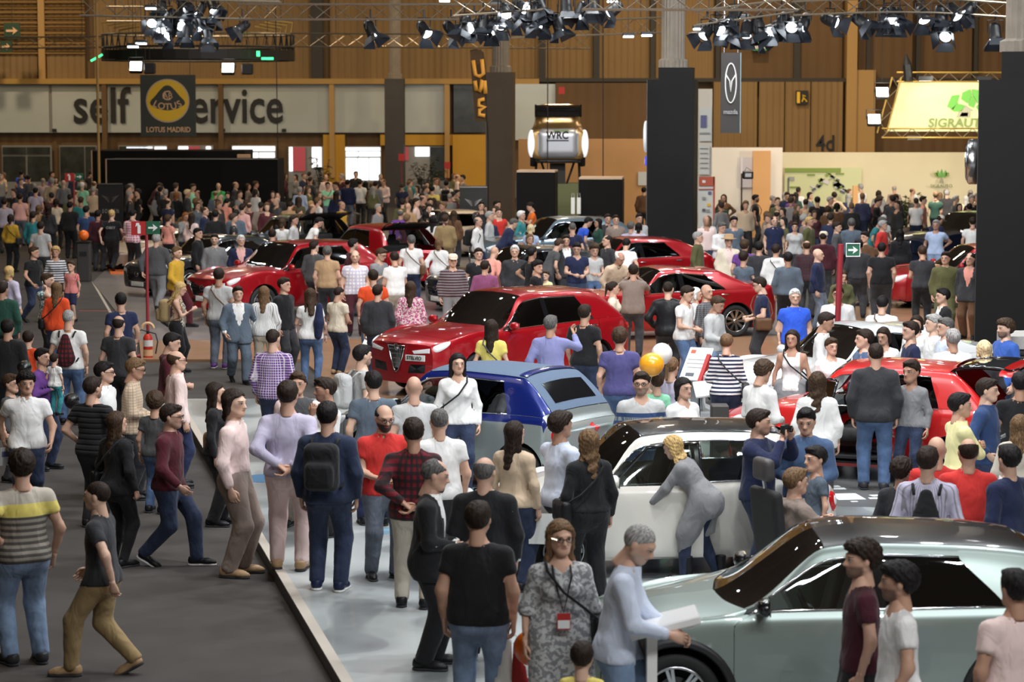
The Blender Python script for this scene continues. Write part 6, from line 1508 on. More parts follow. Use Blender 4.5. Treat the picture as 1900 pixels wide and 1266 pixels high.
for (px, d, ytop, lab) in ((1382, 80, 322, 'black spotlight stand with square lamp head before the white wall'),):
    b = at_d(px, ytop, d); e = empty('lamp_stand', (b[0], d, 0)); tag(e, lab, 'lamp'); MB().tube([(-.1, 0, 0), (-.1, 0, b[2])], .025, 8).obj('pole', 'clad_brown', e); MB().box((.1, 0, b[2] - .05), (.34, .2, .26), bevel=.03).obj('head', 'lamp_body', e); MB().box((.1, -.11, b[2] - .05), (.2, .02, .12)).obj('lens', 'lamp_white', e)
    for q in range(3): MB().tube([(-.1, 0, .3), (-.1 + .35 * math.cos(q * 2.1), .35 * math.sin(q * 2.1), .01)], .02, 6).obj('foot', 'clad_brown', e)
    MB().tube([(.0, 0, b[2] + .08), (.05, 0, b[2] + .2), (.2, 0, b[2] + .1)], .01, 5).obj('cable', 'lamp_body', e)
# fire points: pole with signs, extinguisher
mat('sign_red', (.42, .02, .02), .5); mat('pole_red', (.28, .02, .03), .5); mat('sign_dkgreen', (.012, .11, .055), .5)
def fire_pole(px, ybase, ytop, signs, lab, z0=0., lean=0.):
    p = at_z(px, ybase, z0); d = p[1]; e = empty('sign_pole', tuple(p)); tag(e, lab, 'sign pole'); h = at_d(px, ytop, d)[2] - z0; k = d / FS
    MB().tube([(0, 0, 0), (lean, 0, h)], .03 if len(signs) > 1 else .05, 8).obj('pole', 'pole_red', e); MB().box((0, 0, .02), (.4, .4, .04), bevel=.01).obj('base', 'pole_red', e)
    for (dx, w, kind) in signs:
        w_ = w * k; x = dx * k + lean; z = h - w_ / 2 + .02; so = MB().box((x, -.04, z), (w_, .02, w_ * .95)).obj('sign_plate', 'sign_red' if kind == 'fire' else 'sign_dkgreen', e); s = w_ / 2
        if kind == 'fire': MB().prism([(x - .12 * s, z - .72 * s), (x + .30 * s, z - .72 * s), (x + .30 * s, z + .3 * s), (x + .12 * s, z + .55 * s), (x + .1 * s, z + .75 * s), (x - .3 * s, z + .72 * s), (x - .4 * s, z + .2 * s), (x - .12 * s, z + .45 * s)], -.06, -.045).obj('pictogram', 'ink_white', e)
        else:
            MB().prism([(x - .7 * s, z - .14 * s), (x + .1 * s, z - .14 * s), (x - .05 * s, z - .55 * s), (x + .7 * s, z), (x - .05 * s, z + .55 * s), (x + .1 * s, z + .14 * s), (x - .7 * s, z + .14 * s)], -.06, -.045).obj('arrow', 'ink_white', e)
            if kind == 'framed': MB().tube([(x + a * s * .97, -.055, z + b * s * .92) for a, b in ((-1, -1), (1, -1), (1, 1), (-1, 1))], .012, 4, closed=True).obj('frame', 'ink_white', e)
    return e
fire_pole(275, 662, 412, [(-14, 27, 'fire'), (13, 25, 'arrow')], 'red pole with fire extinguisher sign and green arrow sign by the aisle')
fire_pole(1549, 722, 453, [(22, 26, 'framed')], 'red pole with white-framed green arrow sign rising above the crowd', .05, -.05 + .12)
fire_pole(139, 460, 322, [(-8, 16, 'fire'), (11, 14, 'arrow')], 'distant red pole with extinguisher and arrow signs near the glass doors')
for (px, py, lab) in ((745, 292, 'small red fire sign on the grey column foot'), (830, 307, 'small red fire sign before the yellow wall'), (1042, 168, 'small red and yellow plate above the raised car')):
    c = at_d(px, py, 108); o = MB().box(tuple(c), (.26, .04, .3)).obj('fire_sign', 'sign_red'); tag(o, lab, 'sign'); MB().tube([(c[0], c[1] + .03, c[2]), (c[0], c[1] + .03, 0)], .015, 5).obj('post', 'pole_red', o)
p = at_z(275, 668, 0); e = empty('fire_extinguisher', tuple(p)); tag(e, 'red fire extinguisher with black hose standing on the carpet', 'fire extinguisher')
MB().lathe([(.001, 0), (.085, 0), (.09, .02), (.09, .42), (.06, .48), (.03, .50), (.001, .50)], 20).obj('cylinder', mat('ext_red', (.55, .03, .015), .3, coat=.6), e, True); MB().box((0, 0, .53), (.05, .08, .06), bevel=.01).obj('valve', 'lamp_body', e); MB().tube([(-.02, 0, .54), (-.12, 0, .57), (-.16, 0, .55)], .01, 6).obj('handle', 'lamp_body', e); MB().tube([(.03, -.02, .53), (.15, -.03, .50), (.19, -.04, .35), (.15, -.05, .12)], .013, 6).obj('hose', 'lamp_body', e); MB().lathe([(.091, .26), (.0915, .26), (.0915, .38), (.091, .38)], 20).obj('label_band', 'ink_white', e); MB().lathe([(.091, .08), (.0915, .08), (.0915, .2), (.091, .2)], 20).obj('label_band', 'ink_peach', e)
MB().tube([(.11 * math.cos(q), 0, .60 + .10 * math.sin(q)) for q in np.linspace(0, math.pi, 9)], .03, 6).obj('holder', 'ink_peach', e)
# litter bin with balloon
p = at_z(157, 522, 0); e = empty('litter_bin', tuple(p)); tag(e, 'tall dark grey litter bin topped by an orange balloon', 'bin'); MB().box((0, 0, .52), (.34, .34, 1.04), bevel=.02).obj('body', 'clad_dark', e); MB().box((0, 0, 1.06), (.38, .38, .05), bevel=.01).obj('lid', 'clad_black', e); MB().box((0, -.175, .75), (.2, .01, .12)).obj('opening', 'under', e)
BIN = p
mat('balloon_orange', (.85, .15, .01), .25, coat=.5); mat('balloon_amber', (.90, .38, .02), .25, coat=.5); mat('balloon_white', (.80, .82, .80), .3, coat=.5); mat('balloon_black', (.01, .01, .012), .08, coat=1.); mat('string', (.6, .6, .6), .7)
def balloon(c, r, m, lab, hold=None, sx=1.):
    e = empty('balloon', tuple(c)); tag(e, lab, 'balloon'); prof = [(.001, -1.12), (.06, -1.08), (.10, -1.0)] + [(math.cos(q) * (1 - .10 * max(0, -math.sin(q))), math.sin(q) * 1.04) for q in np.linspace(-1.4, 1.5, 14)] + [(.001, 1.04)]
    MB().lathe([(a * r * sx, b * r) for a, b in prof], 24).obj('skin', m, e, True)
    if hold is not None: MB().tube([(0, 0, -r * 1.1), (np.array(hold) - c) * .5 + np.array([0.01, 0, -.02]), np.array(hold) - c], .003, 4).obj('string', 'string', e)
    return e
balloon(np.array([BIN[0], BIN[1] - .02, 1.085 + .155]), .14, 'balloon_orange', 'small orange balloon resting on the litter bin')
# info lecterns of the stands
def lectern(px, py, d_, w, l, tilt, face, lab, red=False, z0=.05):
    c = at_d(px, py, d_); e = empty('info_lectern', (c[0], c[1], z0), math.radians(face)); tag(e, lab, 'lectern'); h = c[2] - z0
    MB().box((0, 0, h), (w, l, .03), rot=(tilt, 0, 0), bevel=.008).obj('top_plate', mat('lectern_white', (.78, .78, .77), .35), e); M_ = Euler((tilt, 0, 0)).to_matrix()
    def on(x, y, dx, dy, m, nm): q = M_ @ Vector((x, y, .018)); MB().box((q[0], q[1], q[2] + h), (dx, dy, .004), rot=(tilt, 0, 0)).obj(nm, m, e)
    on(-w * .28, l * .36, w * .2, l * .1, 'poster_red', 'logo'); on(0, l * .12, w * .8, .012, 'ink_grey', 'text_line'); on(0, 0, w * .8, .012, 'ink_grey', 'text_line'); on(0, -l * .12, w * .6, .012, 'ink_grey', 'text_line'); on(-w * .1, -l * .34, w * .35, l * .1, 'ink_dim', 'picture')
    MB().box((0, .02, h / 2), (w * .5, .05, h), bevel=.01).obj('post', 'alloy', e); MB().box((0, .02, .01), (w * .8, .3, .02), bevel=.005).obj('foot', 'alloy', e)
    if red: MB().box((w * .46, -.05, h - .12), (.06, l * .9, .22), rot=(tilt, 0, 0)).obj('red_side', 'sign_red', e)
    return e
lectern(697, 624, 44.5, .38, .50, .75, -25, 'white sloping info panel before the red SUV with triangular grille'); lectern(1292, 676, 38.0, .40, .62, .85, -30, 'white sloping info panel with a red side beside the striped jumper', True)
# white lectern in the foreground
def front_lectern():
    e = empty('reception_lectern', (.93, 17.32, PZ)); e.scale = (1, 1, 1.115); tag(e, 'white two-legged lectern with sloping desk in front of the grey-green car', 'lectern'); m = mat('lectern_gloss', (.82, .81, .80), .3, coat=.3)
    MB().box((.12, 0, .985), (.56, .42, .055), rot=(0, -.22, 0), bevel=.008).obj('desk', m, e)
    for x, h in ((-.115, .93), (.055, .955)): MB().box((x, 0, h / 2), (.075, .36, h), bevel=.006).obj('leg', m, e)
    MB().box((-.03, .165, .48), (.1, .03, .86)).obj('back_panel', m, e); MB().box((.33, -.05, 1.0), (.06, .05, .07), bevel=.01).obj('clip', m, e); MB().box((-.03, 0, .012), (.26, .40, .024), bevel=.005).obj('base', m, e)
    return e
front_lectern()
# open white leaflet table and black box by the striped jumper
p = at_d(1330, 720, 33.5); e = empty('leaflet_table', (p[0], p[1], PZ)); tag(e, 'white leaflet table behind the black-haired visitor', 'table'); h = p[2] - PZ; MB().box((0, 0, h), (.62, .5, .03), rot=(.3, -.1, 0), bevel=.006).obj('top', 'lectern_white', e)
for sx in (-.24, .24): MB().tube([(sx, 0, h - .02), (sx, 0, 0)], .02, 8).obj('leg', 'alloy', e)
p = at_d(1328, 745, 31.5); o = MB().box((p[0] + .05, p[1], PZ + .45), (.22, .30, .9), bevel=.01).obj('screen_post', 'clad_dark'); tag(o, 'dark grey upright screen post before the white leaflet table', 'post')
# grey stone counter at the right edge
p = at_d(1885, 624, 34.5); e = empty('stone_counter', (p[0] + .35, p[1] + .4, PZ)); tag(e, 'grey block counter with pale top and black frame beside the dark column', 'counter'); h = p[2] - PZ; MB().box((0, 0, h - .09), (.9, .9, .18)).obj('top', mat('stone_pale', (.42, .40, .38), .7, noise=.1), e)
for i in range(6):
    for j in range(4): MB().box((-.33 + j * .22 + (.0), -.40, .06 + i * .155), (.21, .08, .145), bevel=.008).obj('block', mat('stone_dark', (.16, .15, .15), .8, noise=.15, nscale=9), e)
MB().box((0, .03, (h - .2) / 2), (.86, .78, h - .2)).obj('core', 'stone_dark', e)
MB().tube([(-.75, -.5, 0), (-.75, -.5, h - .25), (.4, -.5, h - .25)], .03, 4).obj('frame', 'clad_black', e); MB().tube([(-.1, -.5, h - .25), (-.1, -.5, 0)], .03, 4).obj('frame', 'clad_black', e)
# papers on the turntable floor
for k, (x, y, w, l, a) in enumerate(((1545, 903, .22, .10, .2), (1553, 907, .26, .12, .1), (1572, 922, .42, .45, .15), (1624, 920, .14, .12, .3), (1622, 925, .16, .10, .1), (1585, 931, .1, .06, .2))):
    p = at_z(x, y, PZ + .003); o = MB().box((p[0], p[1], PZ + .004), (w * .8, l, .004), rot=(0, 0, a)).obj('paper_sheet', mat('paper', (.80, .85, .86), .6)); tag(o, ('large' if w > .3 else 'small') + ' loose white paper sheet on the floor by the red hatchback', 'paper', 'loose papers by the red hatchback' if w < .3 else None)
slab('floor_turntable', [(4.6 + 2.6 * math.cos(q), 31.5 + 2.6 * math.sin(q)) for q in np.linspace(0, 2 * math.pi, 49)[:-1]], PZ - .01, PZ + .002, mat('turntable', (.13, .13, .13), .35, noise=.1))
slab('floor_dot', [(at_z(497, 888, PZ)[0] + .35 * math.cos(q), at_z(497, 888, PZ)[1] + .35 * math.sin(q)) for q in np.linspace(0, 2 * math.pi, 33)[:-1]], PZ - .01, PZ + .003, mat('dot_blue', (.05, .16, .30), .4))
for (x, y, w, l) in ((700, 930, .9, .3), (880, 905, .5, 1.2), (905, 915, .35, .9), (735, 985, .3, .5)):
    p = at_z(x, y, PZ); slab('floor_decal', [(p[0] - w / 2, p[1] - l / 2), (p[0] + w / 2, p[1] - l / 2 + .1), (p[0] + w / 2, p[1] + l / 2), (p[0] - w / 2, p[1] + l / 2 - .1)], PZ - .01, PZ + .003, 'blue_patch')
# floor marks
for P_, m in ((((172, 523), (205, 580)), 'edge_trim'), (((146, 577), (206, 577)), 'poster_red')):
    a, b = at_z(*P_[0]), at_z(*P_[1]); u = (b - a) / np.linalg.norm(b - a); n_ = np.array([-u[1], u[0], 0]) * .03; slab('floor_line', [tuple((q)[:2]) for q in (a - n_, b - n_, b + n_, a + n_)], 0, .004, m)
# plants
mat('leaf', (.035, .05, .015), .6, noise=.4, nscale=8); mat('pot', (.05, .035, .03), .6)
def plant(px, ybase, ytop, d, w, lab, seed=1):
    p = at_d(px, 300, d); zt = at_d(px, ytop, d)[2]; e = empty('potted_plant', (p[0], d, 0)); tag(e, lab, 'plant'); rp = random.Random(seed)
    MB().lathe([(.001, 0), (.22, 0), (.28, .45), (.25, .45), (.24, .4), (.001, .4)], 18).obj('pot', 'pot', e, True)
    st = MB(); lf = MB()
    for k in range(7):
        a = rp.uniform(0, 6.28); r = rp.uniform(.1, 1) * w; top = np.array([r * math.cos(a), r * math.sin(a) * .5, rp.uniform(.65, 1.) * zt]); base = np.array([0, 0, .4]); mid = (top + base) / 2 + np.array([0, 0, .2]); st.tube([base, mid, top], [.03, .02, .008], 5)
        for j in range(34):
            t = rp.uniform(.15, 1); q = base * (1 - t) ** 2 + 2 * mid * t * (1 - t) + top * t * t; b_ = rp.uniform(0, 6.28); dr = np.array([math.cos(b_), math.sin(b_), rp.uniform(-.5, .5)]); s_ = rp.uniform(.12, .30); n_ = np.array([-dr[1], dr[0], 0]) * s_ * .28
            lf.add([q, q + dr * s_ * .5 + n_, q + dr * s_ + np.array([0, 0, -.04]), q + dr * s_ * .5 - n_], [(0, 1, 2, 3)])
    st.obj('stem', 'pot', e); lf.obj('foliage', 'leaf', e)
plant(597, 345, 288, 110, .55, 'potted leafy plant between the two bright doors', 1); plant(786, 350, 280, 110, .95, 'wide dark bushy plant beside the grey column', 2); plant(1683, 410, 357, 86, .55, 'dark bushy shrub in front of the cream stand wall', 3)
# ------------------------------------------------------------------ cars in place
P_RED = paint('paint_red', (.36, .004, .010), .25); P_RED2 = paint('paint_scarlet', (.55, .012, .012), .0); P_SAGE = paint('paint_sage', (.34, .41, .385), .6, .38); P_WHITE = paint('paint_pearl', (.72, .69, .63), .0); P_WHITE2 = paint('paint_white', (.72, .73, .74), .0)
P_BLUE = paint('paint_blue', (.006, .018, .17), .3); P_SILVER = paint('paint_silver', (.42, .48, .48), .6, .34); P_BLACK = paint('paint_black', (.008, .008, .009)); P_DKGREEN = paint('paint_green', (.008, .03, .022), .3); P_DKGREY = paint('paint_graphite', (.05, .055, .06), .5); P_STEEL = paint('paint_steel', (.22, .30, .36), .6); P_NAVY = paint('paint_navy', (.012, .02, .05), .4); P_CREAM = paint('paint_cream', (.62, .50, .38))
CARP['sports'] = dict(CARP['sedan'], L=4.0, H=1.16, W=1.74, cowl_s=1.25, cowl_z=.82, head_s=1.95, hood_z=.74, nose_z=.56, rear_s=2.65, rbase_s=3.55, rbase_z=.86, tail_z=.86, belt0=.78, belt1=.86, bpil=2.3, cpil=2.75, fax=.80, wb=2.35, tyre=.31, ground=.13, roof_rear_z=1.10, crake=.2)
CARS = []
def place(kind, x, y, z, face, body, label, short, **kw):
    e, K = build_car('car', CARP[kind], (x, y, z), face, body, label, **kw); CARS.append((e, K, short)); return e, K
place('fiat500x', 2.49, 19.0, PZ, -90, P_SAGE, 'grey-green crossover with black roof and black wheel arches beside the white lectern', 'the grey-green crossover', roof=P_BLACK, cladding=True, mirror='gloss_black', wstyle='twin', spokes=7)
place('fiat500', 1.45, 25.4, PZ, -81, P_WHITE, 'pearl white hatchback with glossy black roof and its door open', 'the pearl white hatchback', roof=P_BLACK, doors=2, open_door=(1, .16), rear='round', glass_side='glass_clear')
place('fiat500', -.50, 31.2, PZ, -124, P_SILVER, 'silver and dark blue convertible with a grey-blue fabric roof', 'the silver-blue convertible', upper=P_BLUE, doors=2, soft=True, rear='round')
place('suv', -.17, 42.0, .05, -46, P_RED, 'large glossy red SUV with chrome triangular grille', 'the triangular-grille SUV', front='shield', wstyle='twin')
place('fiat500', 4.62, 31.6, PZ, -113, P_RED2, 'bright red hatchback with open door and raised tailgate', 'the bright red hatchback', doors=2, open_door=(1, .95), open_tail=.80, rear='round')
place('sedan', 5.2, 37.2, PZ, -62, P_WHITE2, 'white sedan behind the bright red hatchback', 'the white sedan', wstyle='twin', front='shield')
place('sedan', 3.05, 51.0, .05, -70, P_RED, 'glossy red sedan with bright spoked wheel behind the triangular-grille SUV', 'the red sedan', front='wide', wstyle='twin', spokes=9)
place('hatch', 2.75, 62.0, .02, -70, P_RED, 'glossy red hatchback parked behind the red sedan', 'the rear red hatchback', front='wide', wstyle='twin', lod=1)
place('suv', 1.2, 68.5, .02, -70, P_STEEL, 'steel blue SUV behind the glossy red hatchback', 'the steel blue SUV', lod=1, front='wide')
place('suv', -5.1, 56.3, .05, -47, P_RED, 'glossy red SUV with wide dark grille and winged badge', 'the winged-badge SUV', front='wide', wstyle='twin', spokes=7)
place('sedan', -7.6, 63.2, .02, -47, P_DKGREY, 'dark grey sedan behind the winged-badge red SUV', 'the dark grey sedan', front='wide', lod=1)
place('suv', -3.55, 64.8, .02, -150, P_RED, 'red SUV with raised tailgate behind the winged-badge SUV', 'the red SUV with raised tailgate', open_tail=.85, lod=1)
place('suv', -6.1, 70.0, .02, -150, P_DKGREY, 'dark grey SUV with raised tailgate next to the red one', 'the dark SUV with raised tailgate', open_tail=.85, lod=1)
place('hatch', .25, 58.2, .02, -60, P_BLACK, 'glossy black hatchback between the two red SUVs', 'the black hatchback', lod=1, front='wide')
place('sports', -10.3, 72.5, .0, -35, P_CREAM, 'low cream sports car beyond the extinguisher sign', 'the cream sports car', doors=2, lod=1)
place('sports', -10.6, 83.5, .0, -60, P_DKGREEN, 'low dark green sports car before the black booth', 'the dark green sports car', doors=2, lod=1)
place('suv', 13.2, 71.5, .02, -55, P_NAVY, 'dark blue SUV with raised tailgate beside the cream stand', 'the dark blue SUV', open_tail=1.1, lod=1)
place('hatch', 10.9, 58.5, .05, -80, P_RED, 'red hatchback half hidden by the dark column', 'the half-hidden red hatchback', lod=1, front='wide')
place('hatch', -2.2, 77.0, .02, -60, P_CREAM, 'cream hatchback beyond the open red tailgate', 'the cream hatchback', lod=1)
